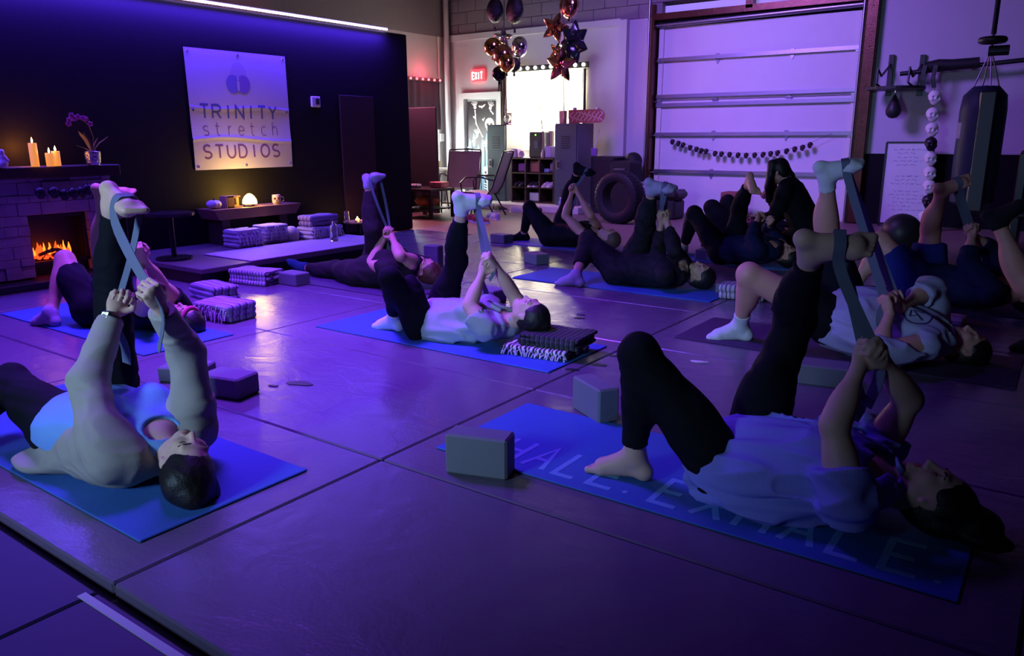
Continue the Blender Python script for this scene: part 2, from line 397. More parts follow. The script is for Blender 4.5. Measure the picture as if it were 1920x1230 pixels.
    def handp(q):
        wr, d, n, w = handdir(q); k = s*.95; L = []
        L.append(cone(wr, wr+d*.03*k, .024*k, .028*k, .012, flat=(n, 1.35)))
        L.append(ell(wr+d*.052*k, [d, w, n], (.050*k, .040*k, .019*k), .012))
        sg = 1 if q == 'L' else -1
        th = wr+d*.022*k+w*sg*.028*k+n*.006
        for i in range(4):
            o = (1.5-i)*.0205*k*sg; l = (.041, .046, .043, .034)[i]*k; r = (.0088, .0090, .0086, .0078)[i]*k
            a = wr+d*(.088-(.006 if i == 3 else 0)-(.003 if i == 0 else 0))*k+w*o; an = .35+1.05*curl+.06*i; p = a
            L.append(cone(wr+d*.05*k+w*o*.8, a, r*1.1, r*1.18, .006))
            for j, f in enumerate((1.0, .65, .5)):
                e = d*math.cos(an)+n*math.sin(an); b = p+e*l*f; L.append(cone(p, b, r*(1.08-.08*j), r*(1.0-.08*j), .004)); p = b; an += (1.15 if j == 0 else .9)*curl
        e1 = nrm(d*.6+w*sg*.75+n*.5); t1 = th+e1*.036*k; e2 = nrm(d*.75+n*.75-w*sg*.25*curl); t2 = t1+e2*.030*k; t3 = t2+nrm(d*.3+n*.6-w*sg*.8*curl)*.024*k
        L += [cone(th, t1, .0145*k, .0115*k, .010), cone(t1, t2, .0112*k, .0098*k, .004), cone(t2, t3, .0098*k, .0082*k, .003)]
        return L
    # ---- head
    c = J['head']; cr = nrm(crown) if crown is not None else nrm(lerp(nrm(c-neck), ax, .5)); ff = V(face) if face is not None else V((0, 0, 1)); ff = nrm(ff-cr*ff.dot(cr)); sr = cr.cross(ff)
    H = [sr, ff, cr]; k = s*.98
    def P(x, y, z): return c+sr*x*k+ff*y*k+cr*z*k
    headp = [ell(P(0, -.012, .028), H, (.074*k, .092*k, .084*k), .03), ell(P(0, .022, -.032), H, (.060*k, .066*k, .074*k), .035), ell(P(0, .058, -.086), H, (.026*k, .022*k, .02*k), .03),
             cone(P(-.045, .0, -.06), P(0, .055, -.085), .024*k, .018*k, .03), cone(P(.045, .0, -.06), P(0, .055, -.085), .024*k, .018*k, .03),
             ell(P(-.034, .062, -.022), H, (.022*k, .018*k, .02*k), .02), ell(P(.034, .062, -.022), H, (.022*k, .018*k, .02*k), .02),
             cone(P(-.04, .076, .022), P(.04, .076, .022), .010*k, .010*k, .016),
             ell(P(-.031, .093, .004), H, (.017*k, .016*k, .012*k), .010, sub=True), ell(P(.031, .093, .004), H, (.017*k, .016*k, .012*k), .010, sub=True),
             ell(P(-.031, .071, .003), H, (.015*k, .011*k, .0105*k), .004), ell(P(.031, .071, .003), H, (.015*k, .011*k, .0105*k), .004),
             cone(P(0, .084, .012), P(0, .104, -.028), .0065*k, .0105*k, .012), cone(P(-.011, .092, -.034), P(.011, .092, -.034), .007*k, .007*k, .008),
             cone(P(-.018, .086, -.0555), P(.018, .086, -.0555), .0055*k, .0055*k, .006), cone(P(-.015, .084, -.066), P(.015, .084, -.066), .0062*k, .0062*k, .006),
             cone(P(-.02, .0965, -.0608), P(.02, .0965, -.0608), .0022*k, .0022*k, .003, sub=True)]
    for q in (-1, 1):
        headp += [ell(P(q*.076, -.005, -.008), [nrm(sr*q+ff*.35), cr, nrm(ff-sr*q*.35)], (.008*k, .031*k, .019*k), .006), ell(P(q*.080, .002, -.028), H, (.007*k, .009*k, .010*k), .006),
                  ell(P(q*.087, .004, .0), H, (.006*k, .008*k, .014*k), .004, sub=True)]
    neckp = [cone(neck-ax*.01, P(0, -.022, -.05), .052*s, .050*s, .03)]
    body = trunk()+neckp+headp
    for q in 'LR':
        if 'ank'+q in J:
            body += legp(q); cov = socks and socks.get(q)
            body += footp(q, toes=(q in bare))
        if q in arms: body += armp(q)+(handp(q) if hands else [])
    lipc = [np.array(P(0, .09, -.0608))]; brc = [(np.array(P(x, .084, .0185)), x) for x in (-.031, .031)]; srn, crn, ffn = np.array(sr), np.array(cr), np.array(ff)
    cn = np.array(c)
    def cls(C):
        mi = np.zeros(len(C), int); r = C-cn; x = r@srn/k; y = r@ffn/k; z = r@crn/k
        mi[(np.abs(x) < .023) & (y > .075) & (z < -.050+.0*x) & (z > -.072) & (np.abs(z+.061) < .012*(1-(x/.026)**2)+.001)] = 1
        if 0: mi[(np.abs(np.abs(x)-.032) < .021) & (y > .06) & (np.abs(z-.0195+((np.abs(x)-.03)/.02)**2*.003) < .0042)] = 2
        if 0: mi[(np.abs(np.abs(x)-.031) < .014) & (y > .055) & (np.abs(z+.0045) < .0024)] = 2
        return mi
    bo = field_obj('body', body, h, [sm, M_lip, M_brow], root, classify=cls)
    hc = max(h*1.3, .0065)
    for q in (-1, 1):
        bw = MB(); la = MB()
        bw.ribbon([P(q*.013, .0885, .0175), P(q*.024, .0885, .0215), P(q*.036, .0865, .0225), P(q*.047, .081, .0205), P(q*.054, .0745, .017)], tuple(cr), [.006*k, .007*k, .006*k, .0045*k, .002*k], .0025)
        la.tube([P(q*.018, .0775, -.0035), P(q*.024, .0818, -.0055), P(q*.031, .0832, -.0062), P(q*.038, .0818, -.0052), P(q*.044, .0768, -.003)], .0011*k, 5)
        put('eyebrow', bw, M_brow, root, True); put('eyelashes', la, M_brow, root, True)
    # ---- clothes
    if bottom:
        L = [ell(pel+ax*.01, A3, (.14*s, .172*s1, .112*s1), .05), ell(pel-fr*.02-ax*.04, A3, (.10*s, .155*s1, .095*s1), .05)]; top_clip = (pel+ax*.13*s, ax); L = [tuple(list(p)[:6]+[[top_clip]]+list(p)[7:]) for p in L]
        for q in 'LR':
            if 'ank'+q not in J: continue
            hp, kn, an = J['hip'+q], J['knee'+q], J['ank'+q]; ln_ = bottom.get('len', 1.9)
            if isinstance(ln_, dict): ln_ = ln_[q]
            for p in legp(q, shin=ln_ > 1):
                p = list(p)
                if ln_ <= 1: cp = lerp(hp, kn, ln_); p[6] = [(cp, kn-hp)]
                else: cp = lerp(kn, an, ln_-1); p[6] = [(cp, an-kn)]
                if bottom.get('loose'): 
                    if p[0] == 'c': p[4] = p[4]+bottom['loose']
                L.append(tuple(p))
        field_obj(bottom.get('name', 'leggings'), L, hc, bottom['mat'], root, off=bottom.get('off', .009), noise_amp=bottom.get('fold', .004), noise_f=bottom.get('ff', 16), seed=len(label), flow=(J['kneeR']-J['hipR']).cross(side) if 'kneeR' in J else None)
    if top:
        o = top.get('off', .014); hem = top.get('hem', -.02)
        L = trunk(); L.append(ell(pel+T*.2+fr*.01, A3, (.2*s, (.16+top.get('wide', 0))*s1, (.105+belly)*s1), .05))
        if top.get('drape'): L.append(ell(pel+T*.35-fr*.05, A3, (.24*s, (.17+top['drape'])*s1, .07*s), .05))
        L = [p for p in L if not (p[0] == 'c' and p[2] == neck)]
        L.append(cone(lerp(neck, pel, .14), lerp(neck, pel, .02), .075*s, .062*s, .04))
        for q in arms:
            sh, el, wr = J['sh'+q], J['el'+q], J['wr'+q]; sl = top.get('sleeve', .6)
            if sl > 0:
                cp, cnn = (lerp(sh, el, sl), el-sh) if sl <= 1 else (lerp(el, wr, sl-1), wr-el)
                for p in armp(q, fore=sl > 1):
                    p = list(p); p[6] = [(cp, cnn)]
                    if p[0] == 'c' and sl <= 1: p[4] = p[4]+top.get('flare', .012)
                    if p[0] == 'c' and sl > 1 and top.get('flare'): p[4] = p[4]+top['flare']*.6
                    L.append(tuple(p))
        cl = [(pel+ax*hem*s, -ax), (lerp(neck, pel, -.02), ax)] if sl > 0 and not top.get('noclip') else [(pel+ax*hem*s, -ax)]
        # open neckline
        L.append(ell(neck+fr*.055*s+ax*.015, A3, (.03*s+top.get('vneck', 0), .05*s, .06*s), .008, sub=True))
        field_obj(top.get('name', 'shirt'), L, hc, top['mat'], root, off=o, noise_amp=top.get('fold', .008), noise_f=top.get('ff', 11), clips=[cl[0]], seed=len(label)+3, flow=ax if not top.get('fl') else V(top['fl']))
    if socks:
        for q, (mm, up) in socks.items():
            if 'ank'+q not in J: continue
            kn, an = J['knee'+q], J['ank'+q]; cp = lerp(an, kn, up)
            L = footp(q)+[cone(lerp(an, kn, up+.05), an, .040*s+.004*up, .036*s, .02, clip=[(cp, kn-an)])]
            nm = 'sock'
            field_obj(nm, L, hc, mm, root, off=.0045, noise_amp=.0015, noise_f=30)
    if hair:
        L = [ell(P(0, -.022, .034), H, (.088*k, .098*k, .095*k), .03), ell(P(0, -.05, -.02), H, (.07*k, .05*k, .07*k), .03)]
        # the face stays free
        L.append(ell(P(0, .085, -.035), H, (.068*k, .085*k, .098*k), .012, sub=True))
        for q in (-1, 1): L.append(ell(P(q*.085, .015, -.02), H, (.03*k, .026*k, .03*k), .01, sub=True))
        for b in hair.get('blobs', []):
            L.append(ell(P(*b[0]), H, tuple(q*k for q in b[1]), b[2] if len(b) > 2 else .02))
        for b in hair.get('locks', []):
            for i in range(len(b)-1): L.append(cone(P(*b[i][:3]), P(*b[i+1][:3]), b[i][3]*k, b[i+1][3]*k, .015))
        ho = field_obj('hair', L, hc, hair['mat'], root, noise_amp=.002, noise_f=45, seed=5, flow=cr)
    root_data = dict(root=root, P=P, J=J, H=H, k=k, handdir=handdir, ax=ax, side=side, fr=fr, s=s)
    if extra: extra(root_data)
    return root_data
# ---------------------------------------------------------------- palette
M = {}
M['white_wall'] = mat('white_wall_paint', (.48, .47, .50), .75, bump=.15, bscale=40, var=.05, vscale=2)
M['black_wall'] = mat('black_wall_paint', (.016, .014, .017), .55, bump=.1, bscale=60, spec=.12)
M['ceil'] = mat('ceiling_dark', (.10, .095, .10), .9)
M['white'] = mat('white_paint', (.75, .74, .72), .5)
M['cream'] = mat('cream_steel', (.66, .64, .58), .5)
M['black'] = mat('black_plastic', (.018, .018, .02), .45, bump=.05)
M['blackmetal'] = mat('black_metal', (.02, .02, .022), .35, .3)
M['rubber'] = mat('rubber', (.014, .014, .016), .6, spec=.3, bump=.4, bscale=60)
M['steel'] = mat('galvanised_steel', (.34, .33, .38), .35, .95, var=.1)
M['chrome'] = mat('chrome', (.8, .8, .82), .15, 1)
M['rust'] = mat('rust_brown_steel', (.10, .035, .02), .28, .6, var=.4, vscale=9, bump=.2)
M['locker'] = mat('grey_green_locker', (.07, .10, .11), .42, .2, bump=.03)
M['lockside'] = mat('grey_locker_side', (.17, .16, .18), .45, .1)
M['beige'] = mat('beige_card', (.50, .40, .22), .7)
M['grey'] = mat('grey_fabric', (.22, .21, .24), .8, bump=.3, bscale=200)
M['sling'] = mat('mesh_sling', (.22, .19, .22), .7, bump=.4, bscale=250)
M['darkwood'] = mat('dark_wood', (.045, .026, .018), .5, var=.3, vscale=4, bump=.15)
M['wood'] = mat('brown_wood', (.23, .12, .08), .45, var=.25, vscale=5, bump=.15)
M['woodlight'] = mat('light_wood', (.42, .26, .13), .5, var=.2)
M['wax'] = mat('candle_wax', (.8, .45, .12), .5, em=(1, .34, .02), es=.75)
M['wax2'] = mat('candle_wax_bright', (.85, .55, .2), .5, em=(1, .5, .07), es=3.0)
M['flame'] = emit('flame_light', (1, .62, .16), 40)
M['pink'] = mat('orchid_petal', (.65, .10, .35), .5)
M['leaf'] = mat('leaf_green', (.28, .22, .05), .5, var=.3)
M['glass'] = mat('clear_glass', (.9, .9, .92), .05, tr=.92)
M['paper'] = mat('paper', (.75, .73, .72), .7)
M['red'] = mat('red_plastic', (.42, .03, .04), .5)
M['purple'] = mat('purple_card', (.26, .12, .36), .6)
M['orange'] = mat('orange_cloth', (.60, .24, .08), .8, bump=.4)
M['bone'] = mat('bone_white', (.72, .70, .66), .6)
M['gold'] = mat('gold_foil', (.75, .42, .14), .12, 1)
M['rosegold'] = mat('rose_gold_foil', (.70, .33, .24), .14, 1)
M['silver'] = mat('silver_foil', (.75, .75, .8), .1, 1)
M['blackfoil'] = mat('black_foil', (.02, .022, .028), .16, .6)
M['glitter'] = mat('black_glitter', (.05, .05, .06), .22, .9, bump=1.0, bscale=70, bdet=6)
M['block'] = mat('grey_foam', (.16, .16, .19), .8, bump=.15, bscale=300)
M['yogamat'] = mat('blue_yoga_mat', (.03, .125, .40), .75, bump=.25, bscale=400, var=.05)
M['darkmat'] = mat('dark_purple_mat', (.06, .03, .09), .75, bump=.2, bscale=400)
M['matprint'] = mat('mat_print', (.14, .34, .60), .75, bump=.2, bscale=400)
M['strap'] = mat('grey_webbing', (.13, .145, .22), .75, bump=.3, bscale=500)
M['stone'] = mat('stacked_stone', (.33, .29, .33), .85, bump=.6, bscale=18, var=.35, vscale=7)
def vinyl():
    m = mat('grey_vinyl_mat', (.135, .105, .155), .34, spec=.5); nt = m.node_tree; b = nt.nodes['Principled BSDF']
    tc = nt.nodes.new('ShaderNodeTexCoord'); g = nt.nodes.new('ShaderNodeNewGeometry')
    n1 = nt.nodes.new('ShaderNodeTexNoise'); n1.inputs['Scale'].default_value = 2.2; n1.inputs['Detail'].default_value = 3; n1.inputs['Distortion'].default_value = .8
    mp = nt.nodes.new('ShaderNodeMapping'); mp.inputs['Scale'].default_value = (2.2, 3.2, 1); nt.links.new(g.outputs['Position'], mp.inputs['Vector']); nt.links.new(mp.outputs[0], n1.inputs['Vector'])
    n2 = nt.nodes.new('ShaderNodeTexNoise'); n2.inputs['Scale'].default_value = 90; nt.links.new(g.outputs['Position'], n2.inputs['Vector'])
    n3 = nt.nodes.new('ShaderNodeTexNoise'); n3.inputs['Scale'].default_value = 1.1; nt.links.new(g.outputs['Position'], n3.inputs['Vector'])
    mr = nt.nodes.new('ShaderNodeMapRange'); mr.inputs['From Min'].default_value = .3; mr.inputs['From Max'].default_value = .7; mr.inputs['To Min'].default_value = .20; mr.inputs['To Max'].default_value = .33
    nt.links.new(n3.outputs['Fac'], mr.inputs['Value']); nt.links.new(mr.outputs[0], b.inputs['Roughness'])
    b1 = nt.nodes.new('ShaderNodeBump'); b1.inputs['Strength'].default_value = .16; b1.inputs['Distance'].default_value = .03; nt.links.new(n1.outputs['Fac'], b1.inputs['Height'])
    b2 = nt.nodes.new('ShaderNodeBump'); b2.inputs['Strength'].default_value = .25; b2.inputs['Distance'].default_value = .003; nt.links.new(n2.outputs['Fac'], b2.inputs['Height'])
    nt.links.new(b1.outputs[0], b2.inputs['Normal']); nt.links.new(b2.outputs[0], b.inputs['Normal'])
    return m
M['vinyl'] = vinyl()
M['concrete'] = mat('brown_floor', (.20, .14, .13), .5, var=.15, vscale=3, bump=.1, bscale=20)
M['cmu'] = mat('painted_block', (.20, .17, .20), .85, bump=.3, bscale=30)
YB = 11.5; XL = -9.75; XP = -7.0; XR = 3.2; YN = -3.2; ZC = 4.6
# ---------------------------------------------------------------- the shell
xs = [-6.93]+[-1.957-1.998*k for k in (2, 1, 0)]+[.041, 2.04, XR-.02]; xs[1] = -5.953
ys = [.87, 1.88, 2.885, 3.895, 4.895, 5.9, 6.9, 7.47]
mb = MB()
for i in range(len(xs)-1):
    for j in range(len(ys)-1):
        mb.box(((xs[i]+xs[i+1])/2, (ys[j]+ys[j+1])/2, -.02), (xs[i+1]-xs[i]-.007, ys[j+1]-ys[j]-.007, .04), b=.006)
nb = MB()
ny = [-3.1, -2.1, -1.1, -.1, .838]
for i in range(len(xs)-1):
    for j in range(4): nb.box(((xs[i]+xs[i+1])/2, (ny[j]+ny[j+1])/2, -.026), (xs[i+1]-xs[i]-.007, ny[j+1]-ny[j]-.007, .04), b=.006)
struct('floor', mb, M['vinyl']); struct('floor', nb, mat('shade_dark_vinyl', (.025, .022, .06), .5))  # near row: the shade lying over it is put into its darker colour
mb = MB(); mb.box(((XL+XR)/2, (YN+YB)/2+.1, -.12), (XR-XL+.4, YB-YN+.4, .14)); mb.box(((XL+XR)/2, (7.48+YB)/2, -.03), (XR-XL, YB-7.48, .045)); struct('floor', mb, M['concrete'])
mb = MB(); mb.box(((XL+XR)/2, (YN+YB)/2, ZC+.05), (XR-XL+.4, YB-YN+.4, .1)); struct('ceiling', mb, M['ceil'])
# back wall with openings for the window, the door and the glazed strip over the roll-up door
W_x0, W_z0, W_z1 = atY(943, 130, YB).x, .95, 2.30
W_x1 = atY(1096, 130, YB).x
D_x0, D_x1, D_z1 = atY(866, 176, YB).x, atY(942, 176, YB).x, 1.93
R_x0, R_x1, R_z1 = atY(1222, 200, YB).x, atY(1618, 150, YB).x, 2.80
def holed_wall(mb, x0, x1, z0, z1, holes, y0, y1):
    X = sorted({x0, x1, *[h[0] for h in holes], *[h[1] for h in holes]}); Z = sorted({z0, z1, *[h[2] for h in holes], *[h[3] for h in holes]})
    for a, b in zip(X, X[1:]):
        for c, d in zip(Z, Z[1:]):
            mx, mz = (a+b)/2, (c+d)/2
            if any(h[0] < mx < h[1] and h[2] < mz < h[3] for h in holes): continue
            mb.box((mx, (y0+y1)/2, mz), (b-a, y1-y0, d-c))
ZB = 2.93
mb = MB(); holed_wall(mb, XL-.1, XR+.1, -.03, ZB, [(W_x0, W_x1, W_z0, W_z1), (D_x0, D_x1, -.03, D_z1), (R_x0, R_x1, -.03, ZB)], YB, YB+.25)
struct('wall_back', mb, M['white_wall'])
# painted block courses above
mb = MB(); rw = .205; z = ZB
while z < ZC:
    r = int(round((z-ZB)/rw)); x = XL-.1-(r % 2)*.2
    while x < XR+.1:
        hz = min(rw, ZC-z)
        if not (R_x0-.02 < x+.2 < R_x1+.02 and z < 3.12): mb.box((x+.2, YB+.11, z+hz/2), (.394, .25, hz-.006), b=.004)
        x += .4
    z += rw
mb.box(((XL+XR)/2, YB+.16, (3.12+ZC)/2), (XR-XL, .15, ZC-3.12)); struct('wall_back', mb, M['cmu'])
mb = MB(); mb.box((XL-.1, (YN+YB)/2, ZB/2), (.2, YB-YN, ZB+.06)); struct('wall_left', mb, M['white_wall'])
mb = MB(); mb.box((XL-.09, (YN+YB)/2, (ZB+ZC)/2), (.2, YB-YN, ZC-ZB)); struct('wall_left', mb, M['cmu'])
mb = MB(); mb.box((XR+.1, (YN+YB)/2, ZC/2), (.2, YB-YN, ZC)); struct('wall_right', mb, M['black_wall'])
mb = MB(); mb.box(((XL+XR)/2, YN-.1, ZC/2), (XR-XL+.4, .2, ZC)); struct('wall_front', mb, M['black_wall'])
mb = MB(); mb.box((XP-.07, (YN+7.5)/2, 1.2), (.14, 7.5-YN, 2.40), b=.012); struct('wall_partition', mb, M['black_wall'])
# dark wainscot to the right of the roll-up door
wz = atY(1760, 289, YB).z
mb = MB(); mb.box(((R_x1+.12+XR)/2, YB-.015, wz/2), (XR-R_x1-.12, .03, wz)); struct('trim_1', mb, mat('black_wainscot', (.006, .0055, .007), .8, spec=.15))
# pilaster right of the window, corner downpipe, ledge under the block courses
a, b_ = atY(1166, 45, YB), atY(1181, 45, YB)
mb = MB(); mb.box(((a.x+b_.x)/2, YB-.05, ZB/2), (b_.x-a.x, .1, ZB)); struct('trim_2', mb, M['white_wall'])
mb = MB(); mb.box(((XL+a.x)/2, YB-.02, ZB-.02), (a.x-XL, .04, .10)); struct('trim_3', mb, M['white_wall'])
def tb(name, label, cat, pts, r, m, group=None, n=10): return tag(put(name, MB().tube(pts, r, n), m, smooth=True), label, cat, group)
tb('downpipe', 'white pipe running up the corner left of the exit sign', 'pipe', [(XL+.10, YB-.12, -.01), (XL+.10, YB-.12, ZC)], .05, M['white_wall'])
cx = atX(824, 200, XL+.02)
t = thing('conduit', 'thin white conduit ending in a switch box beside the dark curtain', 'conduit', (cx.x, cx.y, 0))
put('pipe', MB().tube([(.01, 0, ZB), (.01, 0, atX(824, 258, XL).z)], .012), M['white'], t, True)
put('switch_box', MB().box((.03, 0, atX(824, 258, XL).z), (.05, .12, .14), b=.01), M['white'], t)
tb('conduit', 'thin conduit running along the block wall above the balloons', 'conduit', [(XL+.1, YB-.05, 3.55), (XR-.1, YB-.05, 3.45)], .012, M['steel'])
tb('conduit', 'metal conduit dropping from the ceiling at the left of the roll-up door', 'conduit', [(R_x0-.07, YB-.05, ZC), (R_x0-.07, YB-.05, 0.1)], .02, M['steel'])
# ---------------------------------------------------------------- window with curtains and its lit glass
wc = (W_x0+W_x1)/2; ww = W_x1-W_x0
M['daylight'] = emit('window_daylight', (1.0, .94, .74), 20.0)
M['curtain'] = mat('sheer_curtain', (.85, .80, .62), .8, em=(1, .90, .56), es=2.6, bump=.4, bscale=20)  # emission stands in for daylight shining through the cloth
w = bpy.data.objects.new('window_1', None); COL.objects.link(w); w.location = (wc, YB, W_z0); w['kind'] = 'structure'
fr = MB()
for x in (-ww/2+.025, 0, ww/2-.025): fr.box((x, .07, (W_z1-W_z0)/2), (.05, .08, W_z1-W_z0))
for z in (.025, .68, W_z1-W_z0-.025): fr.box((0, .075, z), (ww, .06, .05))
put('window_frame', fr, M['white'], w); put('window_pane', MB().box((0, .12, (W_z1-W_z0)/2), (ww, .01, W_z1-W_z0)), M['daylight'], w)
put('window_sill', MB().box((0, -.02, .0), (ww+.08, .14, .03), b=.008), M['white'], w)
def curtain(name, label, x0, x1, z0, z1, y, m, folds=9, amp=.015, group=None, axis='x', cat='curtain'):
    nx = folds*8; vs = []
    for j in range(9):
        z = z0+(z1-z0)*j/8
        for i in range(nx+1):
            u = i/nx; d = amp*math.sin(u*folds*2*math.pi+.4*math.sin(j*.8))*(1-.3*j/8)
            p = x0+(x1-x0)*u; vs.append((p, y+d, z) if axis == 'x' else (y+d, p, z))
    n = len(vs); off = (0, .004, 0) if axis == 'x' else (.004, 0, 0); vs += [(a+off[0], b+off[1], c) for a, b, c in vs]
    fs = []
    for j in range(8):
        for i in range(nx):
            q = (j*(nx+1)+i, j*(nx+1)+i+1, (j+1)*(nx+1)+i+1, (j+1)*(nx+1)+i); fs += [q, tuple(k+n for k in q[::-1])]
    for i in range(nx): fs += [(i, i+n, i+1+n, i+1), (8*(nx+1)+i, 8*(nx+1)+i+1, 8*(nx+1)+i+1+n, 8*(nx+1)+i+n)]
    mb = MB(); mb.add(vs, fs); return tag(put(name, mb, m, smooth=True), label, cat, group)
zc = atY(1000, 222, YB).z
def ax_(x): return atY(x, 180, YB-.04).x
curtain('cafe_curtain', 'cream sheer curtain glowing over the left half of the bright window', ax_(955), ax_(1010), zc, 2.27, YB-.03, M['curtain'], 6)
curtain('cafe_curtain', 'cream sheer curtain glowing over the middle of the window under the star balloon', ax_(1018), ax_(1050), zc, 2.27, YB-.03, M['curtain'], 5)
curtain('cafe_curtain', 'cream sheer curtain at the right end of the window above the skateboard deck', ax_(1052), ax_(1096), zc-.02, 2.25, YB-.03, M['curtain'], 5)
curtain('side_drape', 'dark brown drape hanging between the door and the window', ax_(935), ax_(951), 1.2, 2.32, YB-.05, mat('brown_drape', (.10, .07, .06), .8), 3)
curtain('side_drape', 'narrow dark drape at the right edge of the window', ax_(1093), ax_(1099), 1.35, 2.25, YB-.05, mat('brown_drape_right', (.07, .055, .05), .8), 2)
# marquee strip of round bulbs
M['bulb'] = emit('bulb_glow', (1, .97, .9), 3.0)
p0, p1 = atY(944, 131, YB-.07), atY(1100, 127, YB-.07)
t = thing('bulb_strip', 'black strip of round white bulbs along the top of the window', 'light strip', ((p0.x+p1.x)/2, YB-.07, p0.z))
L_ = (p1.x-p0.x)/2
put('backing', MB().box((0, .015, 0), (2*L_+.06, .02, .09)), M['black'], t)
for i in range(11): put('bulb', MB().sph((-L_+.05+i*(2*L_-.1)/10, -.02, .0), .032, 12), M['bulb'], t, True)
# ---------------------------------------------------------------- exit sign
e = atY(898, 142, YB)
M['exitglow'] = emit('exit_sign_red', (1, .04, .05), 3.0); M['exitface'] = emit('exit_sign_letters', (1, .75, .7), 3.2)
t = thing('exit_sign', 'small glowing red EXIT sign above the door with the skeleton poster', 'sign', (e.x, YB-.03, e.z))
put('housing', MB().box((0, 0, 0), (.30, .05, .22), b=.012), M['exitglow'], t)
LET = {'E': [[(1, 0), (0, 0), (0, 1), (1, 1)], [(0, .5), (.8, .5)]], 'X': [[(0, 0), (1, 1)], [(0, 1), (1, 0)]], 'I': [[(.5, 0), (.5, 1)]], 'T': [[(.5, 0), (.5, 1)], [(0, 1), (1, 1)]],
       'H': [[(0, 0), (0, 1)], [(1, 0), (1, 1)], [(0, .5), (1, .5)]], 'A': [[(0, 0), (.5, 1), (1, 0)], [(.2, .38), (.8, .38)]], 'L': [[(0, 1), (0, 0), (.9, 0)]], 'N': [[(0, 0), (0, 1), (1, 0), (1, 1)]],
       'Y': [[(.5, 0), (.5, .48)], [(0, 1), (.5, .48), (1, 1)]]}
def arc(cx, cy, rx, ry, a0, a1, n=14): return [(cx+rx*math.cos(math.radians(a0+(a1-a0)*i/n)), cy+ry*math.sin(math.radians(a0+(a1-a0)*i/n))) for i in range(n+1)]
LET['R'] = [[(0, 0), (0, 1)]+[(.55, 1)]+arc(.6, .74, .4, .26, 90, -90, 10)+[(0, .48)], [(.5, .48), (1, 0)]]
LET['U'] = [[(0, 1), (0, .42)]+arc(.5, .42, .5, .42, 180, 360, 14)+[(1, 1)]]
LET['D'] = [[(0, 0), (0, 1), (.4, 1)]+arc(.45, .5, .55, .5, 90, -90, 16)+[(0, 0)]]
LET['O'] = [arc(.5, .5, .56, .5, 0, 360, 28)]
LET['S'] = [arc(.5, .745, .42, .255, 35, 270, 14)[:-1]+arc(.5, .245, .46, .245, 90, -145, 14)]
LET['s'] = [arc(.45, .50, .32, .17, 40, 270, 10)[:-1]+arc(.45, .165, .35, .165, 90, -140, 10)]
LET['t'] = [[(.35, .92), (.35, .18)]+arc(.53, .18, .18, .18, 180, 270, 6)+[(.65, 0)], [(.1, .66), (.68, .66)]]
LET['r'] = [[(.3, 0), (.3, .68)], arc(.62, .36, .32, .30, 180, 80, 8)]
LET['e'] = [[(.08, .34), (.86, .34)]+arc(.47, .33, .39, .34, 2, 318, 20)]
LET['c'] = [arc(.5, .33, .38, .34, 48, 312, 18)]
LET['h'] = [[(.15, 0), (.15, 1.0)], [(.15, .36)]+arc(.48, .36, .33, .31, 180, 0, 12)+[(.81, 0)]]
def word(txt, pitch, wl): return [[[(q[0]*wl+i*pitch, q[1]) for q in P] for P in LET[ch]] for i, ch in enumerate(txt) if ch != ' ']
lm = MB()
for k, ch in enumerate('EXIT'):
    P_ = [[(q[0]*.5+k*.74, q[1]) for q in P] for P in LET[ch]]; lm.strokes(P_, (-.11, -.026, -.06), (1, 0, 0), (0, 0, 1), .085, .018, (0, -.004, 0))
lm.v = [(x*1.0, y, z*1.35+.02) for x, y, z in lm.v]
put('lettering', lm, M['exitface'], t, label='pale glowing letters EXIT')
# ---------------------------------------------------------------- door with skeleton poster
d = bpy.data.objects.new('door_1', None); COL.objects.link(d); d.location = ((D_x0+D_x1)/2, YB, 0); d['kind'] = 'structure'
dw = D_x1-D_x0; M['doorgrey'] = mat('pale_door_paint', (.62, .64, .64), .45)
fr = MB(); fr.box((-dw/2+.04, -.01, D_z1/2), (.10, .12, D_z1)); fr.box((dw/2-.04, -.01, D_z1/2), (.10, .12, D_z1)); fr.box((0, -.014, D_z1-.035), (dw+.03, .13, .10)); put('door_frame', fr, M['doorgrey'], d)
put('door_leaf', MB().box((0, .05, D_z1/2-.04), (dw-.18, .045, D_z1-.08)), M['doorgrey'], d)
put('door_handle', MB().tube([(-dw/2+.16, .02, .98), (-dw/2+.16, -.04, .98), (-dw/2+.27, -.045, .98)], .012), M['chrome'], d, True)
pA, pB = atY(876, 191, YB-.02), atY(932, 190, YB-.02); pw = pB.x-pA.x; pz1 = pA.z; pz0 = .12
t = thing('skeleton_poster', 'black door poster with white skeletons skulls and bats', 'poster', ((pA.x+pB.x)/2, YB-.0, pz0))
m_ = mat('poster_black', (.02, .014, .02), .5); 
put('sheet', MB().box((0, .0, (pz1-pz0)/2), (pw, .012, pz1-pz0)), m_, t)
M['posterblue'] = mat('poster_blue', (.10, .22, .32), .5)
bl = MB()
for i in range(7):
    x = -pw/2+.04+i*(pw-.08)/6; top = .95+.12*math.sin(i*2.1); bl.prism([(x-.035, .05), (x+.035, .05), (x+.03, top), (x-.01, top+.08), (x-.035, top-.03)], (0, -.0085, 0), (1, 0, 0), (0, 0, 1), (0, .003, 0))
put('blue_bones_print', bl, M['posterblue'], t)
bn = MB()
def pdisc(cx, cz, rx, rz, y=-.0115, n=20): bn.prism([(cx+rx*math.cos(2*math.pi*i/n), cz+rz*math.sin(2*math.pi*i/n)) for i in range(n)], (0, y, 0), (1, 0, 0), (0, 0, 1), (0, .004, 0))
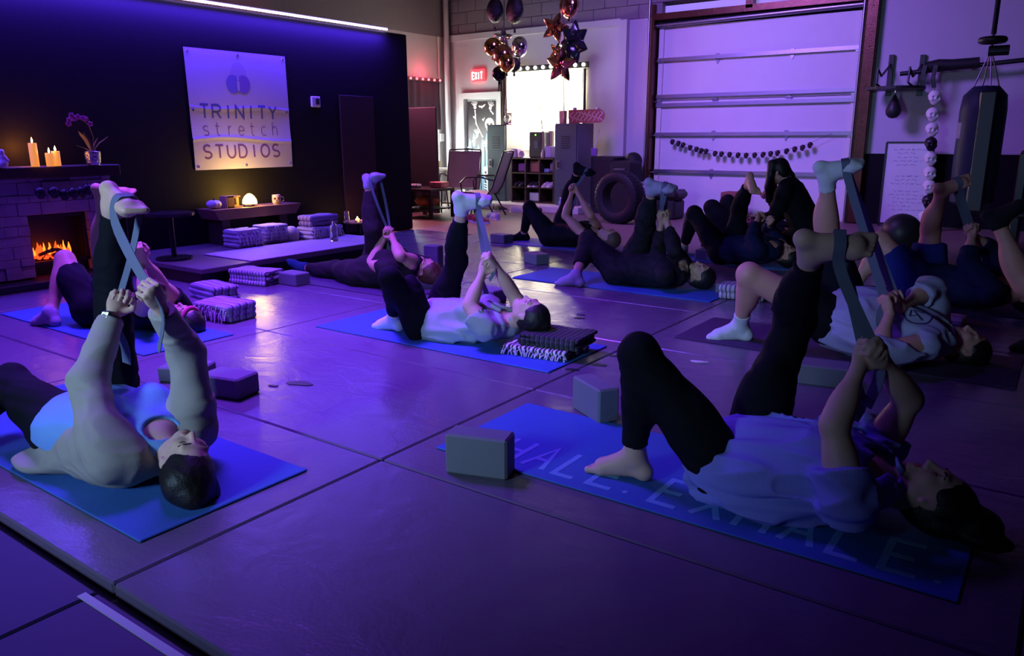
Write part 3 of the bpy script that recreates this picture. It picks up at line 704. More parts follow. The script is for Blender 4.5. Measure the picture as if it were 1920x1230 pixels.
def bone(x0, z0, x1, z1, w=.022):
    bn.strokes([[(x0, z0), (x1, z1)]], (0, -.012, 0), (1, 0, 0), (0, 0, 1), 1, w, (0, .004, 0))
    for x, z in ((x0, z0), (x1, z1)): pdisc(x, z, w*.75, w*.75, n=10)
def phand(x, z, a, s=1.0):
    for k in range(5):
        b = a+(k-2)*.34; r0, r1 = .035*s, (.10 if k else .08)*s; 
        for r in ((r0, r0+.03*s), (r0+.035*s, r0+.055*s), (r0+.06*s, r1+.01*s)):
            bn.strokes([[(x+math.cos(b)*r[0], z+math.sin(b)*r[0]), (x+math.cos(b)*r[1], z+math.sin(b)*r[1])]], (0, -.012, 0), (1, 0, 0), (0, 0, 1), 1, .014*s, (0, .004, 0))
    pdisc(x, z, .03*s, .03*s, n=10)
H_ = pz1-pz0
hk = []
def pskull(x, z, s=1.0):
    pdisc(x, z, .105*s, .11*s); pdisc(x, z-.10*s, .065*s, .06*s); hk.append((x, z, s))
phand(-.17, H_-.10, 1.7, 1.1); bone(-.17, H_-.16, -.15, H_-.38); bone(-.14, H_-.40, -.0, H_-.62); phand(.18, H_-.12, 1.3, 1.1); bone(.19, H_-.17, .24, H_-.22)
pskull(.16, H_-.40, 1.0); pskull(-.14, H_-.93, .95); phand(-.13, H_-.60, 1.5, 1.1); bone(-.15, H_-.64, -.24, H_-.70); phand(.07, H_-.78, 1.6, 1.0); bone(.08, H_-.84, .16, H_-1.0)
pskull(.10, H_-1.25, 1.0); bone(.10, H_-1.42, .10, H_-1.68, .02)
for k in range(6): bn.strokes([arc(.10, H_-1.44-k*.045, .085-k*.004, .03, 200, 340, 8)], (0, -.012, 0), (1, 0, 0), (0, 0, 1), 1, .014, (0, .004, 0))
for bx, bz, s in ((-.01, H_-.10, .085), (-.18, H_-.28, .04), (.02, H_-.33, .03)):
    bn.prism([(bx-s, bz+.02), (bx-s*.5, bz-.012), (bx-s*.25, bz+.0), (bx, bz-.03), (bx+s*.25, bz), (bx+s*.5, bz+.0), (bx+s, bz+.05), (bx+s*.55, bz+.045), (bx+s*.2, bz+.02), (bx, bz+.03), (bx-s*.2, bz+.015), (bx-s*.6, bz+.03)][::-1], (0, -.012, 0), (1, 0, 0), (0, 0, 1), (0, .004, 0))
put('skeleton_print', bn, M['bone'], t)
bk = MB()
for x, z, s in hk:
    for q in (-1, 1): bk.prism([(x+q*.042*s+.026*s*math.cos(a*.524), z-.01+.028*s*math.sin(a*.524)) for a in range(12)], (0, -.014, 0), (1, 0, 0), (0, 0, 1), (0, .003, 0))
    bk.prism([(x-.014*s, z-.07*s), (x+.014*s, z-.07*s), (x, z-.04*s)], (0, -.014, 0), (1, 0, 0), (0, 0, 1), (0, .003, 0))
    for q in (-2, -1, 0, 1, 2): bk.prism([(x+q*.02*s-.003, z-.13*s), (x+q*.02*s+.003, z-.13*s), (x+q*.02*s+.003, z-.095*s), (x+q*.02*s-.003, z-.095*s)], (0, -.014, 0), (1, 0, 0), (0, 0, 1), (0, .003, 0))
put('skull_eye_print', bk, m_, t)
# left wall: dark curtain over a bright window, red glow beside it
Yc = atX(817, 200, XL).y
def cz(px): return atX(817, px, XL).z
w = bpy.data.objects.new('window_2', None); COL.objects.link(w); w.location = (XL, Yc-.65, .6); w['kind'] = 'structure'
put('window_pane', MB().box((.012, 0, .8), (.01, 1.3, 1.5)), emit('side_daylight', (.95, 1.0, .95), 38.0), w); f2 = MB()
for y in (-.66, .66): f2.box((.03, y, .8), (.05, .04, 1.6))
for z in (.03, 1.57): f2.box((.03, 0, z), (.05, 1.3, .05))
put('window_frame', f2, M['white'], w)
M['plumdrape'] = mat('plum_drape', (.06, .025, .06), .85)
curtain('door_drape', 'dark plum curtain with red bulbs along its top behind the partition', Yc-1.5, Yc+.02, cz(243), cz(150), XL+.09, M['plumdrape'], 8, .02, axis='y')
M['redbulb'] = emit('red_bulb', (1, .10, .14), 5)
t = thing('bulb_strip', 'row of small red bulbs above the dark plum curtain', 'light strip', (XL+.13, Yc-.65, cz(152)))
put('backing', MB().box((-.01, 0, 0), (.02, 1.4, .06)), M['black'], t)
for i in range(9): put('bulb', MB().sph((.02, -.62+i*.155, 0), .022, 10), M['redbulb'], t, True)
a, b_ = atY(774, 345, 9.2), atY(811, 200, 9.2)
t = tag(put('floor_screen', MB().box(((a.x+b_.x)/2-.1, 9.3, b_.z/2), (b_.x-a.x+.2, .05, b_.z), b=.01), mat('screen_charcoal', (.05, .05, .065), .7)), 'tall charcoal screen panel standing just behind the end of the black wall', 'screen')
# ---------------------------------------------------------------- roll-up door
rx0, rx1 = R_x0+.06, R_x1-.06; rc = (rx0+rx1)/2; rw_ = rx1-rx0
d = bpy.data.objects.new('door_2', None); COL.objects.link(d); d.location = (rc, YB, 0); d['kind'] = 'structure'
zs = [-.02, .62, 1.19, 1.70, 2.30, 2.78]
M['doorpanel'] = mat('white_door_panel', (.60, .58, .62), .5, var=.03, bump=.05)
for i in range(5):
    p = put('door_panel', MB().box((0, .10, (zs[i]+zs[i+1])/2), (rw_, .045, zs[i+1]-zs[i]-.008), b=.004), M['doorpanel'], d)
    mb = MB(); mb.box((-rw_/2+.04, .06, (zs[i]+zs[i+1])/2), (.075, .03, zs[i+1]-zs[i]-.02)); mb.box((rw_/2-.04, .06, (zs[i]+zs[i+1])/2), (.075, .03, zs[i+1]-zs[i]-.02)); put('end_stile', mb, M['cream'] if i < 3 else M['doorpanel'], p)
def strut(z, t_=.045):
    mb = MB(); mb.box((0, .045, z), (rw_, .055, .012)); mb.box((0, .02, z+t_/2), (rw_, .006, t_)); mb.box((0, .045, z+t_), (rw_, .05, .006)); put('strut', mb, M['steel'], d)
for z in (.61, 1.175, 1.615, 1.745, 2.285): strut(z)
for i, z in enumerate(zs[1:5]):
    for px in (1337, 1475):
        x = atY(px, 200, YB).x-rc
        mb = MB(); mb.box((x, .07, z+.03), (.06, .012, .05), b=.003); mb.prism([(-.045, 0), (.045, 0), (.015, -.06), (0, -.085), (-.015, -.06)], (x, .076, z-.012), (1, 0, 0), (0, 0, 1), (0, -.012, 0)); mb.cyl((x-.05, .065, z-.005), (x+.05, .065, z-.005), .012, n=8)
        put('hinge', mb, M['steel'], d)
    for s_ in (-1, 1):
        mb = MB(); mb.cyl((s_*(rw_/2-.02), .03, z-.01), (s_*(rw_/2+.05), .03, z-.01), .012, n=8); mb.cyl((s_*(rw_/2+.03), .03, z-.01), (s_*(rw_/2+.05), .03, z-.01), .03, n=12); mb.box((s_*(rw_/2-.04), .045, z-.01), (.07, .03, .07)); put('roller', mb, M['steel'], d)
put('top_rail', MB().cyl((-rw_/2-.02, .0, 2.80), (rw_/2+.02, .0, 2.84), .035, n=14), M['steel'], d, True)
mb = MB()
for s_ in (-1, 1):
    x = s_*(rw_/2+.055); mb.box((x-.02*s_, .04, 1.5), (.006, .06, 3.05)); mb.box((x+.015*s_, .04, 1.5), (.006, .06, 3.05)); mb.box((x, .068, 1.5), (.04, .006, 3.05))
put('track', mb, M['steel'], d)
# rust-brown frame and the glazed strip on top
mb = MB(); mb.box((R_x0+.01, YB-.02, 1.55), (.045, .16, 3.1)); struct('trim_4', mb, M['rust'])
mb = MB(); mb.box((R_x1+.06, YB-.04, 2.3), (.16, .20, 4.6), b=.01)
for z in (.4, .9, 1.35, 1.8, 2.3, 2.8): mb.cyl((R_x1+.06, YB-.145, z), (R_x1+.06, YB-.155, z), .012, n=8)
struct('trim_5', mb, M['rust'])
mb = MB(); mb.box((rc, YB-.02, 2.92), (R_x1-R_x0, .14, .09)); mb.box((rc-.05, YB-.02, 3.05), (.10, .14, .26)); struct('trim_6', mb, M['rust'])
w = bpy.data.objects.new('window_3', None); COL.objects.link(w); w.location = (rc, YB, 2.97); w['kind'] = 'structure'
M['duskpane'] = emit('dusk_pane', (.36, .30, .62), .55)
put('window_pane', MB().box((0, .10, .06), (rw_+.1, .01, .12)), M['duskpane'], w)
# pipes in front of the door head
tb('conduit', 'shiny pipe rising to the ceiling beside the rust-brown column', 'conduit', [(R_x1-.03, YB-.17, 0.0), (R_x1-.03, YB-.17, ZC)], .018, M['steel'])
# ---------------------------------------------------------------- skull beads on cords
def skull_mesh(h=.0035):
    A = [V((1, 0, 0)), V((0, 1, 0)), V((0, 0, 1))]
    P = [ell((0, 0, .008), A, (.034, .034, .033), .01), cone((-.010, -.012, -.022), (.010, -.012, -.022), .014, .014, .012), ell((0, -.01, -.032), A, (.016, .015, .010), .008)]
    for q in (-1, 1): P += [ell((q*.013, -.033, .000), A, (.0095, .012, .0095), .002, sub=True), ell((q*.022, -.018, -.012), A, (.008, .012, .008), .008)]
    P.append(ell((0, -.034, -.014), A, (.004, .008, .006), .001, sub=True)); P.append(cone((-.010, -.030, -.029), (.010, -.030, -.029), .0016, .0016, .001, sub=True))
    return field_mesh(P, h)
SKV, SKF = skull_mesh()
def skull_me(m):
    me = bpy.data.meshes.new('skull'); me.from_pydata(SKV.tolist(), [], SKF.tolist()); me.materials.append(m); me.polygons.foreach_set('use_smooth', [True]*len(me.polygons)); return me
M['skullblack'] = mat('black_skull_bead', (.015, .013, .02), .35); ME_SB = skull_me(M['skullblack']); ME_SW = skull_me(M['bone'])
def skull_part(me, par, loc, sc, rz=0, name='skull'):
    o = bpy.data.objects.new(name, me); COL.objects.link(o); o.parent = par; o.location = loc; o.scale = (sc,)*3; o.rotation_euler = (0, 0, rz); return o
gp = [(1261, 266), (1272, 269), (1281, 272), (1294, 277), (1306, 280), (1315, 283), (1324, 284), (1341, 288), (1353, 289), (1368, 290), (1384, 291), (1399, 291.5), (1415, 291), (1431, 290), (1445, 288.5), (1458, 287), (1475, 283.5), (1490, 280), (1505, 277), (1519, 272)]
pts = [atY(x, y, YB-.045) for x, y in gp]
t = thing('skull_garland', 'string of small black skull beads sagging across the white roll-up door', 'garland', (pts[10].x, YB-.045, 1.1))
ctr = V(t.location); cord = [atY(1240, 253, YB-.02)]+[p+V((0, .012, .03)) for p in pts]+[atY(1560, 250, YB-.02)]
put('cord', MB().tube([p-ctr for p in cord], .0022, 6), M['black'], t)
for i, p in enumerate(pts): skull_part(ME_SB, t, p-ctr, 1.05, .25*math.sin(i*2.3))
# ---------------------------------------------------------------- the equipment in the corner
GB = -.01
def wbox(name, label, cat, x0, x1, y0, y1, z0, z1, m, b=.01, group=None): return tag(put(name, MB().box(((x0+x1)/2, (y0+y1)/2, (z0+z1)/2), (x1-x0, y1-y0, z1-z0), b=b), m), label, cat, group)
# low white riser under the lockers
wbox('low_riser', 'long low white riser under the lockers and cubby shelf', 'platform', -8.6, -6.2, 10.35, 11.3, GB, .10, mat('white_riser', (.55, .53, .50), .6), .01)
ZR = .10
def locker(label, x0, x1, y0, y1, ztop, handle_left, sidem):
    t = thing('gym_locker', label, 'locker', ((x0+x1)/2, (y0+y1)/2, ZR)); w_, dd, hh = x1-x0, y1-y0, ztop-ZR
    put('cabinet_body', MB().box((0, .01, hh/2), (w_, dd-.02, hh), b=.006), sidem, t)
    dr = put('locker_door', MB().box((0, -dd/2-.002, hh/2), (w_-.02, .018, hh-.03), b=.004), M['locker'], t)
    lv = MB()
    for k in range(6): lv.box((.0, -dd/2-.014, hh-.20-k*.035), (w_*.38, .008, .012))
    put('louvre', lv, M['black'], dr); lv = MB()
    for k in range(5): lv.box((0, -dd/2-.014, .12+k*.03), (w_*.38, .008, .010))
    put('louvre', lv, M['black'], dr)
    s_ = -1 if handle_left else 1
    h = put('handle_plate', MB().box((s_*w_*.30, -dd/2-.014, hh*.50), (.075, .012, .14), b=.004), M['steel'], dr); put('latch', MB().box((s_*w_*.30, -dd/2-.022, hh*.50), (.035, .008, .09)), M['black'], dr)
    return t
yl = 10.75; l0, l1, l2 = atY(913, 236, yl).x, atY(948, 236, yl).x, atY(956, 236, yl).x
locker('grey-green metal locker at the left, beside the skeleton poster', l0, l1, yl, yl+.4, atY(930, 234, yl).z, True, M['lockside'])
yl2 = 10.6; r0, r1 = atY(1040, 232, yl2).x, atY(1083, 232, yl2).x
locker('wide grey-green metal locker at the right with a skateboard deck on top', r0, r1, yl2, yl2+.5, atY(1060, 231, yl2).z, True, M['lockside'])
c0, c1 = atY(955, 234, 11.22).x, atY(976, 234, 11.22).x
t = thing('tall_carton', 'tall beige cabinet door lit yellow between the left locker and window', 'cabinet', ((c0+c1)/2, 11.22, ZR))
put('cabinet_body', MB().box((0, .0, .60), (c1-c0, .10, atY(965, 234, 11.22).z-ZR), b=.005), M['beige'], t); t.children[0].location.z = (atY(965, 234, 11.22).z-ZR)/2-.60; put('keyhole', MB().box((.0, -.056, .95), (.012, .006, .05)), M['black'], t)
# cubby shelf 3 x 3
ys_ = 10.7; s0, s1 = atY(958, 300, ys_).x, atY(1039, 300, ys_).x; sz1 = atY(1000, 296, ys_).z
t = thing('cubby_shelf', 'dark brown three by three cubby shelf between the two lockers', 'shelf', ((s0+s1)/2, ys_, ZR)); sw = s1-s0; sh = sz1-ZR
for k in range(4): put('upright', MB().box((-sw/2+.012+k*(sw-.024)/3, .17, sh/2), (.024, .34, sh), b=.002), M['darkwood'], t)
for k in range(4): put('shelf_board', MB().box((0, .17, .012+k*(sh-.024)/3), (sw, .34, .024), b=.002), M['darkwood'], t)
put('back_panel', MB().box((0, .345, sh/2), (sw, .01, sh)), M['black'], t)
def cub(col, row): return (s0+.012+(col+.5)*(sw-.024)/3, ys_+.08, ZR+.026+row*(sh-.024)/3)
def shoe(name, label, loc, rz, m1, m2, L=.27, group=None, cat='shoe'):
    t = thing(name, label, cat, loc, rz, group); A = [V((1, 0, 0)), V((0, 1, 0)), V((0, 0, 1))]; k = L/.27
    up = [cone((-.085*k, 0, .045*k), (.03*k, 0, .040*k), .038*k, .036*k, .02), cone((.03*k, 0, .036*k), (.10*k, 0, .026*k), .034*k, .026*k, .03), cone((-.09*k, 0, .075*k), (-.04*k, 0, .078*k), .03*k, .032*k, .02),
          ell((-.065*k, 0, .105*k), A, (.045*k, .022*k, .045*k), .008, sub=True)]
    o = field_obj('upper', up, .008, m1, t, clips=[((0, 0, .012*k), (0, 0, -1))])
    so = MB(); pr = [(-.125, -.02), (-.115, -.034), (-.06, -.036), (.0, -.033), (.06, -.042), (.105, -.038), (.13, -.02), (.135, 0), (.13, .02), (.105, .036), (.06, .038), (0, .030), (-.06, .034), (-.115, .032), (-.125, .02)]
    so.prism([(x*k, y*k) for x, y in pr], (0, 0, .0), (1, 0, 0), (0, 1, 0), (0, 0, .024*k)); put('sole', so, m2, t)
    la = MB()
    for i in range(4): la.tube([((.0+i*.02)*k, -.022*k, (.068-i*.006)*k), ((.005+i*.02)*k, 0, (.078-i*.006)*k), ((.0+i*.02)*k, .022*k, (.068-i*.006)*k)], .0035*k, 5)
    put('laces', la, m2, t)
    return t
M['shoewhite'] = mat('white_shoe', (.65, .62, .66), .6); M['shoeblack'] = mat('black_shoe', (.03, .03, .035), .6); M['shoered'] = mat('red_shoe', (.35, .05, .05), .6); M['shoelilac'] = mat('lilac_shoe', (.42, .33, .50), .6); M['shoegreen'] = mat('green_shoe', (.28, .33, .12), .6)
for k, dx in enumerate((-.05, .05)):
    x, y, z = cub(1, 1); shoe('sneaker', 'black sneaker with white toe in the middle cubby, %s one of its pair' % ('left', 'right')[k], (x+dx, y, z), -1.6, M['shoeblack'], M['shoewhite'], .24)
    x, y, z = cub(2, 1); shoe('sneaker', 'white sneaker in the right cubby of the middle row, %s one' % ('left', 'right')[k], (x+dx, y, z), -1.6, M['shoewhite'], M['white'], .24)
    x, y, z = cub(0, 1); shoe('sneaker', 'black sneaker in the left cubby of the middle row, %s one' % ('left', 'right')[k], (x+dx, y, z), -1.6, M['shoeblack'], M['black'], .24)
x, y, z = cub(1, 2); wbox('carton', 'open brown carton standing in the top middle cubby', 'box', x-.10, x+.10, y+.0, y+.18, z, z+.19, M['orange'] if 0 else mat('brown_carton', (.36, .22, .12), .8))
x, y, z = cub(2, 2); wbox('grey_bag', 'grey backpack leaning in the top right cubby', 'bag', x+.0, x+.10, y, y+.16, z, z+.17, M['sling'], .03)
wbox('paper_stack', 'white and blue papers in the top right cubby beside the backpack', 'papers', x-.10, x-.01, y, y+.16, z, z+.06, mat('blue_paper', (.35, .5, .6), .6))
x, y, z = cub(0, 2); wbox('storage_pouch', 'dim purple pouch in the top left cubby', 'pouch', x-.07, x+.08, y, y+.16, z, z+.14, M['purple'], .02)
x, y, z = cub(1, 0); wbox('storage_tote', 'pale green tote in the bottom middle cubby', 'box', x-.10, x+.10, y-.02, y+.18, z, z+.14, mat('pale_green', (.45, .62, .55), .5))
def bottle(label, loc, h=.22, r=.033, m=None, cap=None, group=None, name='water_bottle'):
    t = thing(name, label, 'bottle', loc, group=group)
    put('body', MB().lathe([(r*.9, 0), (r, .01), (r, h*.3), (r*.9, h*.45), (r, h*.6), (r*.9, h*.75), (r*.42, h*.88), (r*.42, h*.93)], n=20), m or M['glass'], t, True)
    put('cap', MB().lathe([(r*.48, h*.92), (r*.48, h), (.0001, h+.001)], n=16), cap or M['white'], t, True); return t
x, y, z = cub(1, 1); bottle('steel flask beside the black sneakers in the middle cubby', (x+.085, y+.07, z), .21, .028, M['steel'], M['black'])
# things on the cubby shelf
zt = sz1+.001
def on(px, y=ys_+.14): return atY(px, 300, y).x
wbox('purple_box', 'small purple box on the left end of the cubby shelf', 'box', on(959), on(975), ys_+.05, ys_+.2, zt, atY(965, 279, ys_+.05).z, M['purple'])
t = thing('table_clock', 'small white round clock on the cubby shelf left of the dispenser', 'clock', (on(981), ys_+.1, zt+.055)); put('case', MB().torus((0, 0, 0), .045, .012, (0, 1, 0), 24, 8), M['white'], t, True); put('dial', MB().cyl((0, .01, 0), (0, .0, 0), .045, n=24), M['paper'], t); put('hand', MB().box((.005, -.003, .012), (.005, .003, .04)), M['black'], t); put('hand', MB().box((.015, -.003, .0), (.03, .003, .005)), M['black'], t)
y = ys_+.08; a, b_ = atY(992, 247, y), atY(1020, 247, y)
t = thing('water_dispenser', 'silver and black water dispenser with green light on the cubby shelf', 'dispenser', ((a.x+b_.x)/2, y, zt)); w_ = b_.x-a.x; hh = a.z-zt
put('housing', MB().box((0, .12, hh/2), (w_, .24, hh), b=.012), M['steel'], t); put('front_panel', MB().box((-.02, -.004, hh/2), (w_-.06, .012, hh-.03), b=.004), M['black'], t); put('display', MB().box((.0, -.012, hh*.5), (.07, .004, .12)), mat('display_glass', (.12, .12, .16), .15), t)
put('indicator', MB().cyl((-.01, -.010, hh-.05), (-.01, -.016, hh-.05), .012, n=14), emit('green_led', (.2, .9, .05), 4), t)
wbox('lilac_carton', 'lilac carton on the right end of the cubby shelf', 'box', on(1027), on(1038), ys_+.05, ys_+.2, zt, atY(1030, 274, ys_+.05).z, mat('lilac_card', (.30, .20, .48), .6))
wbox('cardboard_tube', 'tan box behind the dispenser against the window', 'box', on(1018), on(1028), ys_+.26, ys_+.33, zt, atY(1020, 245, ys_+.26).z, M['beige'])
bottle('short pale bottle between the dispenser and the lilac carton', (on(1022), ys_+.06, zt), .12, .025, mat('pale_bottle', (.5, .42, .3), .4), M['white'], name='lotion_bottle')
bottle('dark bottle standing behind the lilac carton on the cubby shelf', (on(1037), ys_+.22, zt), .22, .028, M['black'], M['black'])
# on the lockers
zl = atY(930, 234, yl).z+.001; x = (l0+l1)/2
t = thing('skull_ornament', 'small pink skull ornament on the right corner of the left locker', 'ornament', (l1-.07, yl+.15, zl)); put('base', MB().box((0, 0, .015), (.1, .1, .03), b=.005), M['purple'], t); skull_part(ME_SW, t, (0, 0, .10), 1.7)
wbox('photo_card', 'upright photo card behind the skull ornament', 'card', l1-.16, l1-.06, yl+.25, yl+.26, zl, zl+.20, mat('photo_print', (.30, .18, .25), .5), .002)
zr_ = atY(1060, 231, yl2).z+.001; a, b_ = atY(1066, 215, yl2+.1), atY(1133, 218, yl2+.1)
t = thing('skateboard_deck', 'red graphic skateboard deck lying on edge on top of the right locker', 'skateboard', ((a.x+b_.x)/2, yl2+.1, zr_+.10)); L_ = b_.x-a.x
pl = [(-L_/2, -.10), (L_/2-.10, -.10)]+[(L_/2-.10+.10*math.cos(q), .10*math.sin(q)) for q in [(-90+i*15)*math.pi/180 for i in range(1, 12)]]+[(L_/2-.10, .10), (-L_/2, .10)]
put('deck', MB().prism(pl, (0, 0, 0), (1, 0, 0), (0, 0, 1), (0, .012, 0)), mat('deck_red', (.30, .08, .08), .5), t)
gr = MB()
for k in range(9): gr.strokes([[(-L_/2+.06+k*.065+.03*math.sin(i*1.3+k), -.07+.14*i/6) for i in range(7)]], (0, -.001, 0), (1, 0, 0), (0, 0, 1), 1, .014, (0, -.003, 0))
put('deck_graphic', gr, mat('deck_graphic', (.55, .42, .42), .5), t)
for q in (-.22, .18): put('wheel', MB().cyl((q, -.0, -.0+.115), (q, .05, .115), .022, n=12), M['bone'], t)
wbox('spice_box', 'small terracotta box left of the skateboard deck on the locker', 'box', r0+.05, r0+.14, yl2+.05, yl2+.14, zr_, zr_+.19, mat('terracotta', (.42, .20, .16), .6), .004)
# shoes on the floor by the shelf
fl = [((1012, 396), 'shoeblack', 'dark', 2.5), ((968, 388), 'shoeblack', 'black', .4), ((976, 386), 'shoegreen', 'olive green', 2.0), ((984, 392), 'shoewhite', 'pale', 1.0), ((1022, 393), 'shoelilac', 'lilac and white', -.4), ((1035, 391), 'shoelilac', 'lilac grey', -.2)]
desc = ['dark sneaker on the floor under the shelf beside the lilac pair', 'black sneaker on the floor right of the leaning locker end', 'olive green sneaker on the floor by the cubby shelf', 'pale sneaker on the floor in front of the olive one', 'lilac and white sneaker, left one, in front of the right locker', 'lilac grey sneaker, right one, in front of the right locker']
for ((px, py), mm, c_, rz), de in zip(fl, desc): p = G(px, py, GB); p.y = min(p.y, 10.25); p = atY(px, py, p.y) if 0 else V((G(px, py+4, GB).x, min(G(px, py+4, GB).y, 10.2), GB)); shoe('sneaker', de, p, rz, M[mm], M['shoewhite'])
p = G(1051, 402, GB); bottle('clear blue water bottle on the floor in front of the right locker', (p.x, p.y, GB), .26, .038, mat('blue_bottle', (.45, .55, .8), .15, tr=.6))
p = G(895, 418, GB); shoe('sneaker', 'red sneaker on the floor under the chairs, left one', (p.x-.12, p.y+.10, GB), .15, M['shoered'], M['shoewhite'], .30); shoe('sneaker', 'red sneaker on the floor under the chairs, right one nearer the camera', (p.x+.08, p.y-.02, GB), .1, M['shoered'], M['shoewhite'], .30)
p = G(928, 412, GB); shoe('sneaker', 'lilac white sneaker beside the red pair under the chair', (p.x, p.y, GB), 2.6, M['shoelilac'], M['shoewhite'], .29); shoe('sneaker', 'lilac white sneaker half behind its mate beside the red pair', (p.x-.16, p.y+.12, GB), 2.7, M['shoelilac'], M['shoewhite'], .29)
# sling chairs
def sling_chair(label, loc, rz, m=None):
    t = thing('patio_chair', label, 'chair', loc, rz, None)
    for s_ in (-1, 1):
        y = s_*.27
        put('side_frame', MB().tube([(.27, y, 0), (.22, y, .22), (.20, y, .38), (-.16, y, .33), (-.25, y, .45), (-.42, y, .93), (-.43, y*.95, .97)], .012, 8), M['blackmetal'], t, True)
        put('armrest', MB().tube([(.21, y*1.06, .36), (.23, y*1.1, .52), (.14, y*1.12, .60), (-.10, y*1.12, .60), (-.24, y*1.06, .56), (-.30, y, .56)], .012, 8), M['blackmetal'], t, True)
        put('leg', MB().tube([(-.12, y, .34), (-.22, y, .16), (-.30, y, 0)], .012, 8), M['blackmetal'], t, True)
    put('crossbar', MB().tube([(-.43, -.26, .97), (-.45, 0, .985), (-.43, .26, .97)], .012, 8), M['blackmetal'], t, True)
    put('crossbar', MB().tube([(.24, -.27, .15), (.24, .27, .15)], .010, 8), M['blackmetal'], t, True)
    pr = [(.22, .375), (.10, .385), (-.05, .36), (-.16, .345), (-.23, .44), (-.30, .62), (-.36, .79), (-.42, .95)]
    put('sling', MB().ribbon([(x, 0, z) for x, z in pr], (0, 1, 0), .52, .006), m or M['sling'], t); return t
sling_chair('mesh patio chair with black frame seen from the side, beside the locker', (-7.30, 9.35, GB), math.radians(200), mat('pale_sling', (.50, .46, .50), .7))
sling_chair('mesh patio chair with black frame turned away, behind the lifted sock foot', (-8.12, 9.85, GB), math.radians(-62))
# side tables and clutter behind the partition end
def low_table(label, x0, x1, y0, y1, h, m, lower=False):
    t = thing('side_table', label, 'table', ((x0+x1)/2, (y0+y1)/2, GB)); w_, dd = x1-x0, y1-y0
    put('tabletop', MB().box((0, 0, h-.02), (w_, dd, .04), b=.004), m, t)
    for sx in (-1, 1):
        for sy in (-1, 1): put('leg', MB().box((sx*(w_/2-.025), sy*(dd/2-.025), (h-.04)/2), (.05, .05, h-.04), b=.003), m, t)
    if lower: put('lower_shelf', MB().box((0, 0, .14), (w_-.06, dd-.06, .02), b=.003), m, t)
    return t
tx1 = -7.62; low_table('black square side table beside the end of the black wall', tx1-.62, tx1, 8.55, 9.1, .44, M['black'], True)
wbox('gift_carton', 'red and white patterned box on the black side table', 'box', tx1-.24, tx1-.02, 8.8, 9.0, GB+.445, GB+.53, mat('red_white_print', (.70, .25, .25), .5, var=.6, vscale=14))
wbox('snack_pouch', 'blue white snack pouch on the left of the black side table', 'pouch', tx1-.52, tx1-.33, 8.62, 8.75, GB+.445, GB+.50, mat('blue_white_pouch', (.5, .55, .75), .4), .02)
A_ = [V((1, 0, 0)), V((0, 1, 0)), V((0, 0, 1))]
def lump(name, label, cat, c, r, m, h=.012, amp=.015, f=14, group=None, extra=(), seed=0):
    P = [ell((c[0], c[1], c[2]+r[2]), A_, r, .03)]+list(extra); return tag(field_obj(name, P, h, m, noise_amp=amp, noise_f=f, seed=seed), label, cat, group)
lump('folded_cloth', 'orange cloth bundled on the lower shelf of the black side table', 'cloth', (tx1-.25, 8.75, GB+.17), (.20, .16, .08), M['orange'])
low_table('dark metal table further back, left of the turned-away chair', -9.3, -8.62, 9.2, 9.7, .48, M['blackmetal'])
wbox('white_carton', 'white box on the dark metal table behind', 'box', -8.95, -8.72, 9.3, 9.5, GB+.485, GB+.57, M['white'])
lump('plastic_bag', 'smoky translucent plastic bag under the dark metal table', 'bag', (-8.86, 9.42, GB), (.18, .16, .17), mat('smoky_plastic', (.10, .11, .11), .25), amp=.02, f=18)
low_table('pale round-edged side table under the window at far left', -9.5, -8.9, 9.95, 10.5, .66, M['white'])
wbox('cash_box', 'beige box on the pale side table', 'box', -9.3, -9.0, 10.1, 10.4, GB+.665, GB+.78, M['beige'])
# big black cases, ball, tyre
a, b_ = atY(1107, 293, 10.75), atY(1152, 293, 10.75)
t = thing('loudspeaker', 'large black loudspeaker cabinet standing right of the lockers', 'speaker', ((a.x+b_.x)/2, 10.75, GB)); w_ = b_.x-a.x; hh = a.z-GB
put('cabinet', MB().box((0, .2, hh/2), (w_, .4, hh), b=.02), M['black'], t); put('grille', MB().box((0, -.006, hh/2+.03), (w_-.06, .02, hh-.16), b=.01), M['rubber'], t); put('badge', MB().box((.08, -.02, .10), (.03, .006, .02)), M['chrome'], t)
a, b_ = atY(1137, 302, 10.6), atY(1178, 302, 10.6)
t = thing('loudspeaker', 'second black cabinet behind the big tyre, a little lower', 'speaker', ((a.x+b_.x)/2+.05, 10.62, GB)); w_ = b_.x-a.x; hh = a.z-GB
put('cabinet', MB().box((0, .18, hh/2), (w_, .36, hh), b=.03), M['rubber'], t); put('handle', MB().box((-.02, -.01, hh-.12), (.2, .02, .03), b=.008), M['steel'], t)
tt = thing('broom', 'white-handled dustpan brush standing upright on the loudspeaker', 'brush', (atY(1114, 290, 10.9).x, 10.9, hh+.06)); tt.location.z = atY(1107, 293, 10.75).z+.001
put('handle', MB().tube([(0, 0, .12), (.06, .05, .40)], .010), M['white'], tt, True); put('bristles', MB().box((-.0, 0, .06), (.10, .05, .12), b=.01), M['purple'], tt)
c = atY(1187, 303, 11.15)
bs = MB(); bs.sph(c, .145, 28); tag(put('medicine_ball', bs, M['rubber'], smooth=True), 'black ball resting on the stacked cabinets beside the roll-up door frame', 'ball')
wbox('plyo_box', 'dark box under the black ball at the door frame', 'box', c.x-.13, c.x+.13, 11.0, 11.3, GB, c.z-.146, M['rubber'], .02)
c = atY(1161, 368, 9.6); R_ = .33; tz = GB+R_+.105
t = thing('tractor_tyre', 'large black tyre standing on its tread in front of the black cabinets', 'tyre', (c.x, 9.6, GB)); axd = V((.12, 1, .0)).normalized()
R_ = .30; r_ = .12
prof = []
